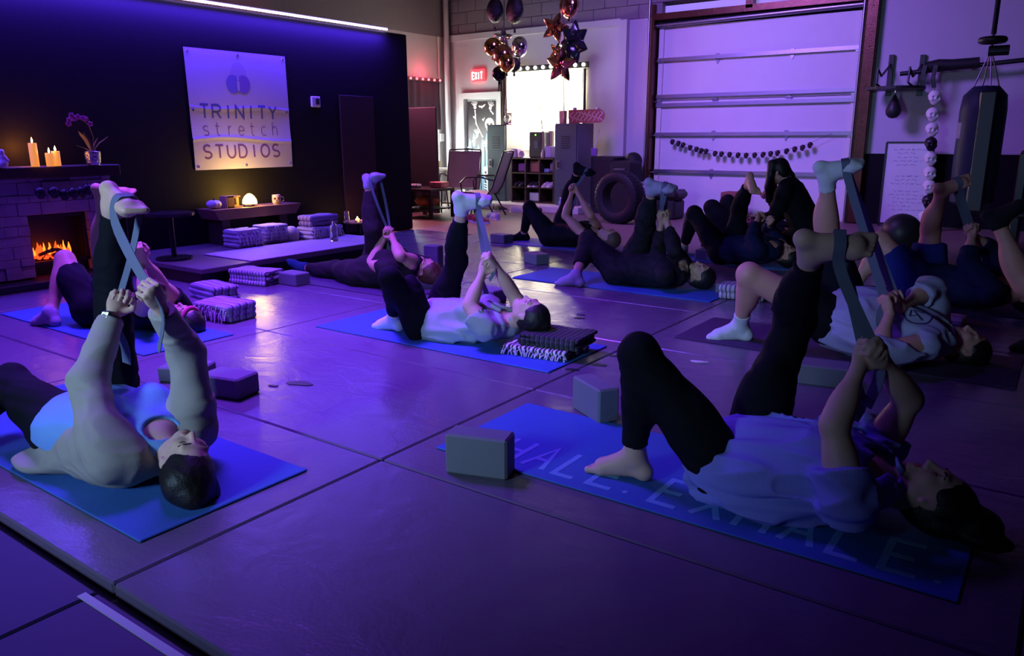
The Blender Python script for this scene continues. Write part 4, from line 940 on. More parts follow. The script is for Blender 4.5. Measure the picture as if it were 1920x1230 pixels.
tm = MB(); n = 64; k = 14; uu, ww2 = V((axd.y, -axd.x, 0)), V((0, 0, 1)); cc = V((0, 0, .365))
sec = [(a_*.865, b_) for a_, b_ in [(.235, -.06), (.25, -.10), (.30, -.125), (.36, -.12), (.40, -.10), (.415, -.07), (.42, 0), (.415, .07), (.40, .10), (.36, .12), (.30, .125), (.25, .10), (.235, .06), (.255, 0)]]
vs = [cc+(uu*math.cos(2*math.pi*i/n)+ww2*math.sin(2*math.pi*i/n))*q[0]+axd*q[1] for i in range(n) for q in sec]
tm.add(vs, [(i*k+j, i*k+(j+1) % k, ((i+1) % n)*k+(j+1) % k, ((i+1) % n)*k+j) for i in range(n) for j in range(k)]); put('tyre_body', tm, M['rubber'], t, True)
tr = MB()
for i in range(40):
    a_ = 2*math.pi*i/40; e = uu*math.cos(a_)+ww2*math.sin(a_); e2 = uu*math.cos(a_+.06)+ww2*math.sin(a_+.06)
    for s_ in (-1, 1): tr.ribbon([cc+e*.360+axd*s_*.01, cc+e2*.360+axd*s_*.05, cc+e2*.347+axd*s_*.105], e.cross(axd), .03, .012)
put('tread', tr, M['rubber'], t)
# dumb-bell rack and balls seen through the tyre
p = G(1165, 400, GB)
for i, (dx, z, lab) in enumerate(((-.02, .16, 'dark green ball low behind the tyre opening'), (.0, .42, 'grey ball above it behind the tyre opening'))):
    tag(put('medicine_ball', MB().sph((c.x+.02+dx, 10.36, GB+z), .13, 24), mat('ball_%d' % i, (.05, .08, .08) if i == 0 else (.10, .12, .12), .35), smooth=True), lab, 'ball')
wbox('chrome_weight', 'bright chrome weight glinting low inside the tyre', 'weight', c.x-.04, c.x+.06, 10.12, 10.2, GB, GB+.07, M['chrome'])
# black ottoman, red-brown box
p = G(1262, 408, GB); tag(put('ottoman', MB().box((p.x, 10.6, GB+.14), (.36, .36, .28), b=.03).box((p.x+.0, 10.6, GB+.355), (.44, .42, .14), b=.05), M['black']), 'black stacked seat block in front of the roll-up door', 'ottoman')
wbox('storage_crate', 'dull red box in front of the roll-up door', 'box', atY(1350, 380, 10.9).x, atY(1388, 380, 10.9).x, 10.9, 11.2, GB, atY(1370, 361, 10.9).z, mat('dull_red', (.22, .07, .06), .7), .01)
# ---------------------------------------------------------------- balloons
def balloon_round(label, c, r, m, sq=.62, tear=0, rz=0, tilt=0, group=None):
    t = thing('foil_balloon', label, 'balloon', c, rz, group); n, k = 32, 16; vs = []
    for s_ in (-1, 1):
        for j in range(k+1):
            q = j/k
            for i in range(n):
                a_ = 2*math.pi*i/n; R = r*(1-tear*.30*max(0, -math.sin(a_))**2*(1 if tear else 0)); zz = math.sin(a_)*R*q*(1+tear*.55); xx = math.cos(a_)*R*q*(1-tear*.35*max(0, -math.sin(a_)))
                w_ = .018*r*math.sin(a_*14)*q**4; vs.append((xx, s_*(r*sq*math.sqrt(max(0, 1-q**2.2))+(w_ if q < 1 else 0)), zz))
    fs = []
    for s_ in (0, 1):
        o = s_*(k+1)*n
        for j in range(k):
            for i in range(n): f = (o+j*n+i, o+j*n+(i+1) % n, o+(j+1)*n+(i+1) % n, o+(j+1)*n+i); fs.append(f if s_ == 0 else f[::-1])
    b = MB(); b.add(vs, fs, Matrix.Rotation(tilt, 4, 'Y')); put('foil', b, m, t, True)
    put('neck', MB().cyl((0, 0, -r*(1+tear*.55)+.01), (0, 0, -r*(1+tear*.55)-.05), .012, .02, 8), m, t); return t
def balloon_star(label, c, r, m, rz=0, rot=0, points=5, tilt=0, ir=.50):
    t = thing('star_balloon', label, 'balloon', c, rz); n = points*12; k = 12; vs = []
    for s_ in (-1, 1):
        for j in range(k+1):
            q = j/k
            for i in range(n):
                a_ = 2*math.pi*i/n; ph = abs(((a_*points/(2*math.pi)) % 1)-.5)*2; R = r*(ir+(1-ir)*ph**1.5); th = r*.30*(.6+.4*ph)
                vs.append((math.sin(a_+rot)*R*q, s_*th*math.sqrt(max(0, 1-q**1.7))*(1-.15*q), math.cos(a_+rot)*R*q))
    fs = []
    for s_ in (0, 1):
        o = s_*(k+1)*n
        for j in range(k):
            for i in range(n): f = (o+j*n+i, o+j*n+(i+1) % n, o+(j+1)*n+(i+1) % n, o+(j+1)*n+i); fs.append(f if s_ else f[::-1])
    b = MB(); b.add(vs, fs, Matrix.Rotation(tilt, 4, 'X')); put('foil', b, m, t, True); put('neck', MB().cyl((0, 0, -r*.5), (0, 0, -r*.62), .012, .02, 8), m, t); return t
BY = 9.8
def bp(x, y, dy=0): return atY(x, y, BY+dy)
px_m = 1449/ (bp(950, 80)-CAM).dot(fwd)
balloon_round('black glitter teardrop balloon at the top left of the left bunch', bp(928, 24), 17/px_m, M['glitter'], tear=1, rz=.3)
balloon_round('black glitter teardrop balloon at the top right of the left bunch', bp(965, 22, .05), 20/px_m, M['glitter'], tear=1, rz=-.2)
balloon_star('silver-lilac star balloon tip at the top of the left bunch', bp(943, 72, .1), 22/px_m, M['silver'], .2, .1)
balloon_round('dark gold round balloon at the left of the left bunch', bp(924, 88, -.05), 17/px_m, M['gold'], .62, rz=.5)
balloon_round('silver balloon with teal shine at the right of the left bunch', bp(974, 88, .1), 19/px_m, M['silver'], .7, rz=-.4)
balloon_round('bronze balloon in the middle of the left bunch', bp(943, 104, -.18), 20/px_m, M['rosegold'], .8, rz=.1)
balloon_round('gold balloon reflecting the window low in the left bunch', bp(950, 118, -.25), 17/px_m, M['gold'], .75, rz=-.2)
balloon_round('black glitter balloon low behind the gold one', bp(964, 122, .12), 14/px_m, M['glitter'], .7)
balloon_round('small black foil balloon hanging lowest in the left bunch', bp(936, 138, -.05), 14/px_m, M['blackfoil'], .6, rz=.4, tilt=.5)
balloon_star('rose gold star balloon at the upper left of the right bunch', bp(1041, 52), 27/px_m, M['rosegold'], .5, .3)
balloon_round('large rose gold balloon at the very top of the right bunch', bp(1067, 10, .15), 22/px_m, M['rosegold'], .6, rz=-.3)
balloon_star('big black star balloon on the right of the right bunch', bp(1075, 80, -.1), 38/px_m, M['blackfoil'], -.25, .15, 7, ir=.66)
balloon_star('gold star balloon in front of the window', bp(1052, 122, -.25), 32/px_m, M['rosegold'], .1, .08)
balloon_star('small bronze star balloon between the rose gold and gold stars', bp(1043, 98, -.02), 20/px_m, M['gold'], -.3, .5)
tb('balloon_ribbon', 'thin ribbon hanging below the left balloon bunch', 'ribbon', [bp(948, 140), bp(950, 175), bp(946, 205), bp(949, 225)], .004, M['white'], n=5)
tb('balloon_ribbon', 'dark ribbon hanging straight down below the gold star balloon', 'ribbon', [bp(1057, 138, -.2), bp(1057, 190, -.2), bp(1058, 222, -.2)], .006, M['black'], n=5)
tb('balloon_ribbon', 'dark ribbon hanging at the middle of the window', 'ribbon', [bp(1013, 134), bp(1013, 190), bp(1016, 242)], .007, M['black'], n=5)
tb('balloon_ribbon', 'dark twisted ribbon joining the balloons of the right bunch', 'ribbon', [bp(1060, -30), bp(1055, 30), bp(1058, 70), bp(1052, 110)], .007, M['black'], n=5)
tb('balloon_ribbon', 'dark ribbon joining the balloons of the left bunch', 'ribbon', [bp(946, -30), bp(945, 40), bp(944, 90), bp(945, 130)], .007, M['black'], n=5)
# ---------------------------------------------------------------- right-hand boxing corner
yw = YB-.02
def rp(x, y, d=0): return atY(x, y, YB-d)
# speed bag platform
a = rp(1680, 163, .35)
t = thing('speed_bag_platform', 'black wall-mounted speed bag platform left of the barbell', 'platform', (a.x, YB, a.z)); 
put('round_board', MB().cyl((0, -.35, 0), (0, -.35, -.035), .34, n=36), M['black'], t)
for px in (1668, 1726):
    q = rp(px, 150, .03).x-a.x; zt_, zb_ = rp(px, 103, .03).z-a.z, rp(px, 180, .03).z-a.z
    put('wall_upright', MB().box((q, -.03, (zt_+zb_)/2), (.06, .05, zt_-zb_)), M['blackmetal'], t)
    put('brace', MB().tube([(q, -.05, zt_-.12), (q-.04, -.35, zt_-.28), (q-.06, -.5, .22), (q-.06, -.52, .04), (q-.02, -.45, .0)], .014), M['blackmetal'], t, True)
sb = thing('speed_bag', 'small black teardrop speed bag hanging from its platform', 'punching bag', (a.x, YB-.35, a.z-.035))
put('swivel', MB().cyl((0, 0, -.001), (0, 0, -.06), .008).sph((0, 0, -.05), .014, 8), M['chrome'], sb, True)
put('bag', MB().lathe([(.008, -.05), (.02, -.075), (.04, -.12), (.075, -.19), (.092, -.245), (.085, -.30), (.05, -.34), (.0001, -.352)][::-1], n=28), M['black'], sb, True)
# barbell on wall pegs with gloves
a, b_ = rp(1735, 127, .25), rp(1835, 125, .25)
t = thing('wall_rack_bar', 'thick padded black bar mounted high on the wall beside the speed bag', 'rack', ((a.x+b_.x)/2, YB, a.z)); L_ = b_.x-a.x
put('pad', MB().tube([(-L_/2, -.25, -.0), (-L_/4, -.25, .03), (0, -.25, .02), (L_/3, -.25, .025), (L_/2, -.25, .03)], .065, 16), M['rubber'], t, True)
put('bar', MB().tube([(-L_/2-.28, -.25, -.06), (L_/2+1.4, -.25, .10)], .028, 12), M['blackmetal'], t, True)
for q in (-L_/2+.1, L_/2-.1): put('wall_arm', MB().tube([(q, -.25, .0), (q, 0, .0)], .02), M['blackmetal'], t, True)
for q in (-.28, -.16): put('hanging_strap', MB().ribbon([(q, -.33, .02), (q-.02, -.34, -.15), (q+.01, -.33, -.25)], (1, 0, 0), .05, .01), M['black'], t)
# hanging vertical pole with clamp
p = atY(1858, 100, 8.6)
t = thing('ceiling_post', 'dark vertical pole with clamp knob hanging from the ceiling at right', 'pole', (p.x, 8.6, 1.5))
put('pole', MB().tube([(0, 0, .55), (0.0, 0, 1.2), (-.03, 0, ZC-1.5)], .022), M['blackmetal'], t, True); put('clamp', MB().cyl((-.02, 0, atY(1865, 95, 8.6).z-1.5), (.14, 0, atY(1865, 95, 8.6).z-1.5), .045, n=16), M['black'], t); put('clamp_ring', MB().torus((0, 0, .50), .09, .03, (0, 0, 1)), M['black'], t, True)
# heavy bag
c = atY(1850, 160, 9.6); zb0 = atY(1850, 385, 9.6).z; zb1 = c.z
t = thing('heavy_bag', 'tall black and navy heavy punching bag hanging at the right', 'punching bag', (c.x, 9.6, zb0)); hh = zb1-zb0
put('bag', MB().lathe([(.0001, -.01), (.16, 0), (.20, .03), (.215, hh*.3), (.215, hh*.8), (.20, hh-.10), (.12, hh-.01), (.0001, hh)], n=36), mat('navy_bag', (.014, .017, .045), .5, spec=.2), t, True)
put('label_patch', MB().box((-.175, -.10, hh*.63), (.09, .03, .17), rz=-1.05, b=.005), mat('grey_patch', (.20, .16, .24), .6), t)
for k in range(4): put('chain', MB().tube([(.12*math.cos(k*1.57+.4), .12*math.sin(k*1.57+.4), hh-.02), (0, 0, hh+.35)], .008, 6), M['steel'], t)
put('strap_cover', MB().box((.05, -.2, hh*.45), (.16, .04, hh*1.0), b=.02), M['black'], t)
tb('chain_hanger', 'dark hanger rod rising from the heavy bag to the ceiling', 'rod', [(c.x, 9.6, zb1+.35), (c.x, 9.6, ZC)], .012, M['blackmetal'])
# dark gym mass right of the heavy bag
a = atY(1895, 330, 9.0)
t = thing('weight_machine', 'black weight machine with upright columns in the dark right corner', 'machine', (a.x+.35, 9.6, GB))
put('frame', MB().box((-.28, 0, .5), (.08, .5, 1.0), b=.01).box((.28, 0, .5), (.08, .5, 1.0), b=.01).box((0, 0, .98), (.64, .1, .08), b=.01), M['blackmetal'], t); put('weight_stack', MB().box((0, 0, .35), (.3, .3, .7), b=.02), M['rubber'], t); put('seat_pad', MB().box((-.1, -.5, .42), (.34, .36, .08), b=.03), M['black'], t); put('seat_post', MB().box((-.1, -.5, .19), (.08, .08, .38)), M['blackmetal'], t)
# vertical skull garland in front of the whiteboard
gv = [(1752, 183, 'w'), (1748, 215, 'w'), (1747, 243, 'w'), (1745, 270, 'b'), (1744, 298, 'w'), (1743, 325, 'g'), (1742, 350, 'w'), (1740, 378, 'b'), (1733, 408, 'w')]
yg = 10.9; p0 = atY(1752, 140, yg)
t = thing('skull_garland', 'vertical string of large white and black skulls hanging beside the whiteboard', 'garland', (p0.x, yg, .3)); o0 = V(t.location)
put('cord', MB().tube([atY(x, y, yg)-o0 for x, y in [(1754, 128)]+[(a_[0], a_[1]) for a_ in gv]], .004, 6), M['black'], t)
for x, y, cc_ in gv: skull_part(ME_SB if cc_ == 'b' else ME_SW, t, atY(x, y, yg)-o0, 2.1, .5)
# whiteboard
yw_ = 11.25; a, b_, c = atY(1663, 267, yw_), atY(1752, 267, yw_), atY(1650, 420, yw_)
zb_ = max(.02, c.z); t = thing('whiteboard', 'tall whiteboard with handwriting leaning beside the rust-brown column', 'whiteboard', ((a.x+b_.x)/2, yw_, GB)); w_ = b_.x-a.x; z1 = a.z-GB
put('board', MB().box((0, .02, (z1+.05)/2), (w_, .015, z1-.05)), mat('whiteboard_face', (.62, .60, .66), .25), t)
f2 = MB(); f2.box((-w_/2, .015, z1/2), (.022, .03, z1)); f2.box((w_/2, .015, z1/2), (.022, .03, z1)); f2.box((0, .015, z1), (w_, .03, .022)); f2.box((0, .015, .04), (w_, .03, .022)); put('frame', f2, M['black'], t)
wr = MB(); rr = random.Random(3)
for r in range(17):
    z = z1-.09-r*.048
    if r in (5, 6, 10): continue
    x = -w_/2+.09+(.05 if r % 3 else 0); x1 = w_/2-rr.uniform(.08, .22)
    while x < x1:
        n_ = rr.randint(3, 6); wr.strokes([[(x+i*.011, z+rr.uniform(-.011, .011)) for i in range(n_+1)]], (0, .011, 0), (1, 0, 0), (0, 0, 1), 1, .0035, (0, -.001, 0)); x += n_*.011+.02
put('handwriting', wr, mat('marker_ink', (.16, .10, .32), .5), t)
# black exercise ball behind the legs at right
c = atY(1688, 452, 8.8)
r_ = 36/(1449/(c-CAM).dot(fwd)); tag(put('exercise_ball', MB().sph((c.x, 8.8, r_+GB), r_, 36), M['black'], smooth=True), 'large black exercise ball standing in front of the whiteboard', 'ball')
t = tag(put('plyo_box', MB().box((atY(1570, 480, 6.6).x, 6.7, .0+.07), (.23, .15, .14), b=.01), M['black']), 'dark block-like box beyond the raised bare foot', 'box')
# ---------------------------------------------------------------- banner
zb0, zb1, yb0, yb1 = .86, 2.0, 4.43, 5.60
t = thing('banner', 'white vinyl banner reading TRINITY stretch STUDIOS pinned to the black wall', 'banner', (XP, (yb0+yb1)/2, zb0)); bw_, bh_ = yb1-yb0, zb1-zb0
n, k = 90, 110; vs = []
def brip(u, v): return .012+.007*math.sin(v*9.5+1.2*math.sin(u*3))*math.exp(-((v-.27)/.2)**2)+.006*math.exp(-((v-.255-.02*math.sin(u*5))/.012)**2)+.004*math.exp(-((v-.52+.01*math.sin(u*7))/.012)**2)+.003*math.sin(u*6+v*4)
for j in range(k+1):
    for i in range(n+1):
        u, v = i/n, j/k; vs.append((brip(u, v), -bw_/2+bw_*u+.0, bh_*v+.02*(0)))
m_ = len(vs); vs += [(x-.002, y, z) for x, y, z in vs]; fs = []
for j in range(k):
    for i in range(n): q = (j*(n+1)+i, j*(n+1)+i+1, (j+1)*(n+1)+i+1, (j+1)*(n+1)+i); fs += [q, tuple(a+m_ for a in q[::-1])]
b = MB(); b.add(vs, fs); M['vinylbanner'] = mat('banner_vinyl', (.68, .64, .70), .38, bump=.03); put('sheet', b, M['vinylbanner'], t, True)
def on_banner(mb): mb.v = [(x+brip((y+bw_/2)/bw_, z/bh_), y, z) for x, y, z in mb.v]; return mb
def bword(txt, y0, y1, z, hgt, wd, m, wl):
    mb = MB(); nn = len(txt); wl_ = wl*hgt; pitch = (y1-y0-wl_)/(nn-1)
    for i, ch in enumerate(txt):
        ww_ = wl_*(.0 if ch == 'I' else 1); P_ = []
        for P in LET[ch]:
            if ch == 'I': P_.append([(wl_/2, q[1]*hgt) for q in P])
            else: P_.append([(q[0]*wl_, q[1]*hgt) for q in P])
        P2 = []
        for P in P_:   # subdivide so the bands follow the folds of the vinyl
            L = [P[0]]
            for a, c in zip(P, P[1:]):
                s_ = max(1, int(math.hypot(c[0]-a[0], c[1]-a[1])/.008)); L += [(a[0]+(c[0]-a[0])*j/s_, a[1]+(c[1]-a[1])*j/s_) for j in range(1, s_+1)]
            P2.append(L)
        mb.strokes(P2, (.0008, y0+i*pitch, z), (0, 1, 0), (0, 0, 1), 1, wd, (.0005, 0, 0))
    return on_banner(mb)
bz = lambda py, px: (atX(px, py, XP).z-zb0); by = lambda px, py: atX(px, py, XP).y-(yb0+yb1)/2
M['ink1'] = mat('print_indigo', (.13, .14, .42), .4); M['ink2'] = mat('print_plum', (.22, .10, .27), .4); M['ink3'] = mat('print_plum_thin', (.20, .13, .34), .4)
put('lettering', bword('TRINITY', by(374, 207), by(516, 210), bz(221, 380), .125, .020, M['ink1'], .72), M['ink1'], t)
put('lettering', bword('stretch', by(379, 250), by(521, 250), bz(254, 385), .135, .0085, M['ink3'], .62), M['ink3'], t)
put('lettering', bword('STUDIOS', by(380, 290), by(523, 290), bz(297, 382), .125, .020, M['ink2'], .72), M['ink2'], t)
lg = [((445, 137), .125, (.58, .52, .68), 'upper_circle'), ((436, 158), .118, (.28, .26, .60), 'left_circle'), ((455, 159), .118, (.34, .22, .56), 'right_circle')]
for (p_, r_, c_, nm) in lg:
    mb = MB(); yy, zz = by(*p_), bz(p_[1], p_[0]); r_ *= .66
    vs = [(.0012+(.0003 if 'left' in nm else .0006 if 'right' in nm else 0), yy, zz)]+[(.0012+(.0003 if 'left' in nm else .0006 if 'right' in nm else 0), yy+r_*math.cos(2*math.pi*i/36), zz+r_*1.15*math.sin(2*math.pi*i/36)) for i in range(36)]
    mb.add(vs, [(0, i+1, (i+1) % 36+1) for i in range(36)]); on_banner(mb); put('logo_circle', mb, mat('logo_'+nm, c_, .4), t)
mb = MB(); yy, zz = by(445.5, 160), bz(160, 445); mb.prism([(-.012, -.055), (.012, -.055), (.016, .03), (.0, .05), (-.016, .03)], (.0024, yy, zz), (0, 1, 0), (0, 0, 1), (.0006, 0, 0)); mb.cyl((.0024, yy, zz+.062), (.003, yy, zz+.062), .014, n=14); on_banner(mb); put('logo_figure', mb, M['vinylbanner'], t)
gm = MB()
for u in (.03, .5, .97):
    for v in (.03, .5, .97):
        if (u, v) == (.5, .5): continue
        gm.torus((.016, -bw_/2+bw_*u, bh_*v), .010, .004, (1, 0, 0), 14, 6)
put('grommet', gm, M['steel'], t)
# thermostat
p = atX(590, 191, XP); t = thing('thermostat', 'small white thermostat on the black wall right of the banner', 'thermostat', (XP, p.y, p.z))
put('housing', MB().box((.014, 0, 0), (.028, .125, .115), b=.008), M['white'], t); put('display', MB().box((.029, .018, .002), (.004, .05, .06)), M['black'], t)
# dark door in the black wall, right of the thermostat
y0, y1 = atX(641, 300, XP).y, atX(703, 300, XP).y
d = bpy.data.objects.new('door_3', None); COL.objects.link(d); d.location = (XP, (y0+y1)/2, 0); d['kind'] = 'structure'
put('door_leaf', MB().box((.012, 0, atX(670, 180, XP).z/2+.03), (.024, y1-y0, atX(670, 180, XP).z+.0-.06), b=.004), mat('dark_plum_door', (.035, .012, .014), .6), d)
# LED strip along the top of the partition
M['led'] = emit('led_strip_violet', (.42, .30, 1.0), 30)
z_ = atX(733, 57, XP+.03).z
t = thing('led_strip', 'glowing violet LED strip along the top of the black wall', 'light strip', (XP+.012, 3.6, z_+.012))
put('channel', MB().box((.0, 0, .008), (.022, 7.1, .012)), M['white'], t); put('diffuser', MB().box((.004, 0, -.006), (.020, 7.08, .016)), M['led'], t)
# ---------------------------------------------------------------- platform, bench and what lies on them
PX = -5.6; PH = .14
t = thing('stage_platform', 'low dark wooden platform in front of the black wall', 'platform', ((XP+PX)/2, 4.65, 0)); py0, py1 = 3.52, 5.78
put('deck', MB().box((0, 0, PH-.02), (PX-XP-.01, py1-py0, .04), b=.004), mat('platform_deck', (.11, .08, .10), .5, var=.2, bump=.1), t); put('skirt', MB().box((-.04, 0, (PH-.04)/2), (PX-XP-.10, py1-py0-.08, PH-.04)), M['black'], t)
mp = [G(383, 480, PH), G(454, 491, PH), G(690, 456, PH), G(650, 441, PH)]
tag(put('stage_mat', MB().box(((-6.35+PX)/2+.02, 4.86, PH+.006), (.70, 1.74, .010), b=.003), mat('lilac_mat', (.42, .33, .46), .7, bump=.3, bscale=120)), 'pale lilac mat lying on the low platform', 'mat')
t = thing('wooden_bench', 'thick-topped wooden bench against the black wall under the banner', 'bench', (-6.83, 4.95, PH)); bt = .49-PH
bv0, bv1 = atX(404, 395, -6.69).y-4.95-.02, atX(561, 381, -6.69).y-4.95+.02
m_b = M['wood']
put('bench_top', MB().prism([(bv0, bt), (bv1, bt), (bv1-.08, bt-.10), (bv0+.05, bt-.10)], (-.15, 0, 0), (0, 1, 0), (0, 0, 1), (.30, 0, 0)), m_b, t)
for q in (bv0+.14, bv1-.22): put('leg', MB().box((0, q, (bt-.10)/2), (.24, .10, bt-.10), b=.006), M['darkwood'], t)
put('back_panel', MB().box((-.12, (bv0+bv1)/2, (bt-.10)/2), (.02, bv1-bv0-.4, bt-.11)), M['black'], t)
# pumpkin
BZ = .4905
def onb(px, py): 
    p = G(px, py, BZ); return atX(px, py, -6.83) if 0 else V((-6.83, atX(px, py, -6.80).y, BZ))
p = onb(405, 388); t = thing('pumpkin', 'small white pumpkin at the left end of the bench', 'pumpkin', p)
vs = []; nn, kk = 48, 12
for j in range(kk+1):
    a_ = math.pi*j/kk
    for i in range(nn):
        q = 2*math.pi*i/nn; rr_ = .075*(1-.07*abs(math.cos(q*4.5))**.5 if 0 else 1-.09*(1-abs(math.sin(q*4.5)))); x = max(1e-4, math.sin(a_))*rr_; vs.append((x*math.cos(q), x*math.sin(q), .045-.045*math.cos(a_)*(1-.25*math.exp(-(math.sin(a_)*3)**2))))
b = MB(); b.add(vs, [(j*nn+i, j*nn+(i+1) % nn, (j+1)*nn+(i+1) % nn, (j+1)*nn+i) for j in range(kk) for i in range(nn)]); put('flesh', b, mat('pumpkin_white', (.62, .58, .62), .6), t, True)
put('stem', MB().tube([(0, 0, .075), (.004, .004, .098), (.012, .008, .105)], [.009, .006, .007], 8), M['darkwood'], t, True)
# wooden box with cut-out
y0, y1, yc_ = atX(428, 388, -6.75).y, atX(456, 386, -6.75).y, atX(441, 386, -6.75).y
t = thing('lantern_box', 'open wooden box with a cut-out figure left of the glowing lamp', 'box', (-6.83, (y0+y1)/2, BZ)); hh = .115; hw = (y1-y0)/2-.01
bx = MB(); bx.box((0, -hw, hh/2), (.12, .012, hh)); bx.box((0, 0, .006), (.12, 2*hw, .012)); bx.box((0, 0, hh-.006), (.12, 2*hw, .012)); put('box_frame', bx, M['woodlight'], t)
put('front_board', MB().box((.054, -hw*.5, hh/2), (.012, hw, hh)), M['wood'], t); put('side_board', MB().box((.02, hw*.55, hh/2), (.012, hw*.95, hh), rz=.0), M['woodlight'], t)
put('cut_out', MB().prism([(-.012, 0), (.012, 0), (.008, .035), (.012, .045), (0, .06), (-.012, .045), (-.008, .035)], (.027, hw*.5, .03), (0, 1, 0), (0, 0, 1), (.002, 0, 0)), M['black'], t)
# glowing lamp
p = atX(469, 386, -6.80); t = thing('salt_lamp', 'glowing yellow dome lamp on a small stand in the middle of the bench', 'lamp', (-6.80, p.y, BZ))
M['lampglow'] = emit('lamp_dome_glow', (1.0, .60, .10), 45)
put('lamp_shade', MB().lathe([(.068, .026), (.072, .034), (.066, .065), (.048, .098), (.02, .122), (.0001, .128)], n=28), M['lampglow'], t, True)
st = MB(); st.cyl((0, 0, .018), (0, 0, .026), .072, n=24)
for q in (0, 2.1, 4.2): st.cyl((.06*math.cos(q), .06*math.sin(q), 0), (.06*math.cos(q), .06*math.sin(q), .02), .008, n=8)
put('stand', st, M['wood'], t)
# skull mug
p = atX(519, 382, -6.80); t = thing('skull_mug', 'red and white painted skull mug near the right end of the bench', 'mug', (-6.80, p.y, BZ), -.6)
mug = MB(); mug.lathe([(.0001, 0), (.034, 0), (.043, .015), (.046, .05), (.042, .095), (.038, .098), (.037, .09), (.038, .02), (.0001, .012)], n=28); put('cup', mug, mat('mug_paint', (.55, .38, .36), .4, var=.5, vscale=30), t, True)
ey = MB()
for q in (-1, 1): ey.sph((.040, q*.017, .058), (.008, .012, .014), 12)
ey.sph((.045, 0, .036), (.004, .006, .008), 8); ey.box((.040, 0, .015), (.008, .04, .006)); put('painted_face', ey, mat('mug_dark', (.06, .01, .015), .4), t, True)
put('handle', MB().tube([(0, .042, .08), (0, .072, .07), (0, .074, .035), (0, .044, .025)], .006, 8), M['chrome'], t, True)
# folded blankets with fringe
M['blk_w'] = striped('blanket_lilac_white', [(.50, .45, .55), (.16, .10, .22), (.62, .58, .64), (.30, .24, .38)], 14, 2, stops=[.4, .5, .85])
M['blk_p'] = striped('blanket_purple', [(.30, .22, .40), (.10, .06, .16), (.42, .34, .52)], 18, 1, stops=[.5, .7])
M['blk_s'] = striped('blanket_striped', [(.48, .42, .52), (.08, .05, .10), (.55, .5, .58), (.2, .16, .26)], 16, 0, stops=[.35, .5, .8])
M['fringe'] = mat('wool_fringe', (.62, .58, .64), .9, bump=.4, bscale=200)
rb = random.Random(11)
def blanket(label, loc, size, rz, m, layers=4, fringe=None, group=None, name='folded_blanket', sag=.0, seed=1):
    """folded wool blanket: rounded layers, fold edge and a fringe of twisted threads"""
    t = thing(name, label, 'blanket', loc, rz); L, W, H = size; P = []; A = [V((1, 0, 0)), V((0, 1, 0)), V((0, 0, 1))]; lh = H/layers; rr_ = random.Random(seed)
    # build in world frame then move back: the field wants plain coordinates
    for i in range(layers):
        z = lh*(i+.5); ox, oy = rr_.uniform(-.01, .01), rr_.uniform(-.012, .012); sx = L/2*(1-.05*rr_.random())
        P.append(rbox((ox, oy, z), A, (sx, W/2-.01*rr_.random(), lh*.52), lh*.46, .006))
    v, f = field_mesh(P, .008 if L < .5 else .01, noise_amp=.004, noise_f=8, seed=seed); v[:, 2] = np.maximum(v[:, 2], .001)
    mesh_obj('folded_cloth', v, f, m, t, True)
    if fringe:
        fm = MB(); nf = int(L/.014)
        for i in range(nf):
            x = -L/2+.01+i*(L-.02)/nf+rr_.uniform(-.003, .003); z0 = H*rr_.uniform(.55, .98); y = -W/2-.002; l_ = min(z0-.004, rr_.uniform(.06, .10)); k_ = rr_.uniform(-.012, .012)
            fm.tube([(x, y+.02, z0), (x+k_*.3, y-.008, z0-.01), (x+k_, y-.014, z0-l_*.5), (x+k_*1.6, y-.012+rr_.uniform(-.01, .004), z0-l_)], [.003, .0042, .0035, .0045], 5)
        put('fringe', fm, M['fringe'], t, True)
    return t
def pl_(px, py): return G(px, py, PH+.001)
R90 = math.pi/2
p = pl_(467, 468); blanket('folded fringed blanket under the left half of the bench', (-6.50, p.y-.0 if 0 else atX(466, 455, -6.42).y, PH), (.30, .26, .17), R90, M['blk_w'], 4, True, seed=2)
blanket('folded fringed blanket under the right half of the bench beside the round stone', (-6.55, atX(519, 445, -6.45).y, PH), (.28, .24, .18), R90, M['blk_w'], 4, True, seed=3)
p = atX(555, 447, -6.45); tag(put('round_stone', MB().lathe([(.0001, 0), (.075, 0), (.08, .03), (.078, .07), (.062, .115), (.03, .138), (.0001, .142)], n=28), mat('white_stone', (.60, .54, .58), .6, var=.15, vscale=20, bump=.3), smooth=True, loc=(-6.52, p.y, PH)), 'rounded white dome stone between the fringed blankets', 'stone')
y_ = atX(607, 440, -6.35).y; blanket('lower fringed blanket of the stack behind the glass bottle', (-6.42, y_, PH), (.42, .28, .13), R90, M['blk_w'], 3, True, seed=4)
blanket('upper rolled blanket lying on top of the stacked fringed one', (-6.42, y_, PH+.131), (.38, .24, .11), R90, M['blk_p'], 2, False, seed=5)
p = G(627, 452, PH+.011); bottle('clear glass bottle on the platform in front of the blanket stack', (p.x, p.y, PH+.012), .20, .040, M['glass'], M['glass'], name='glass_bottle')
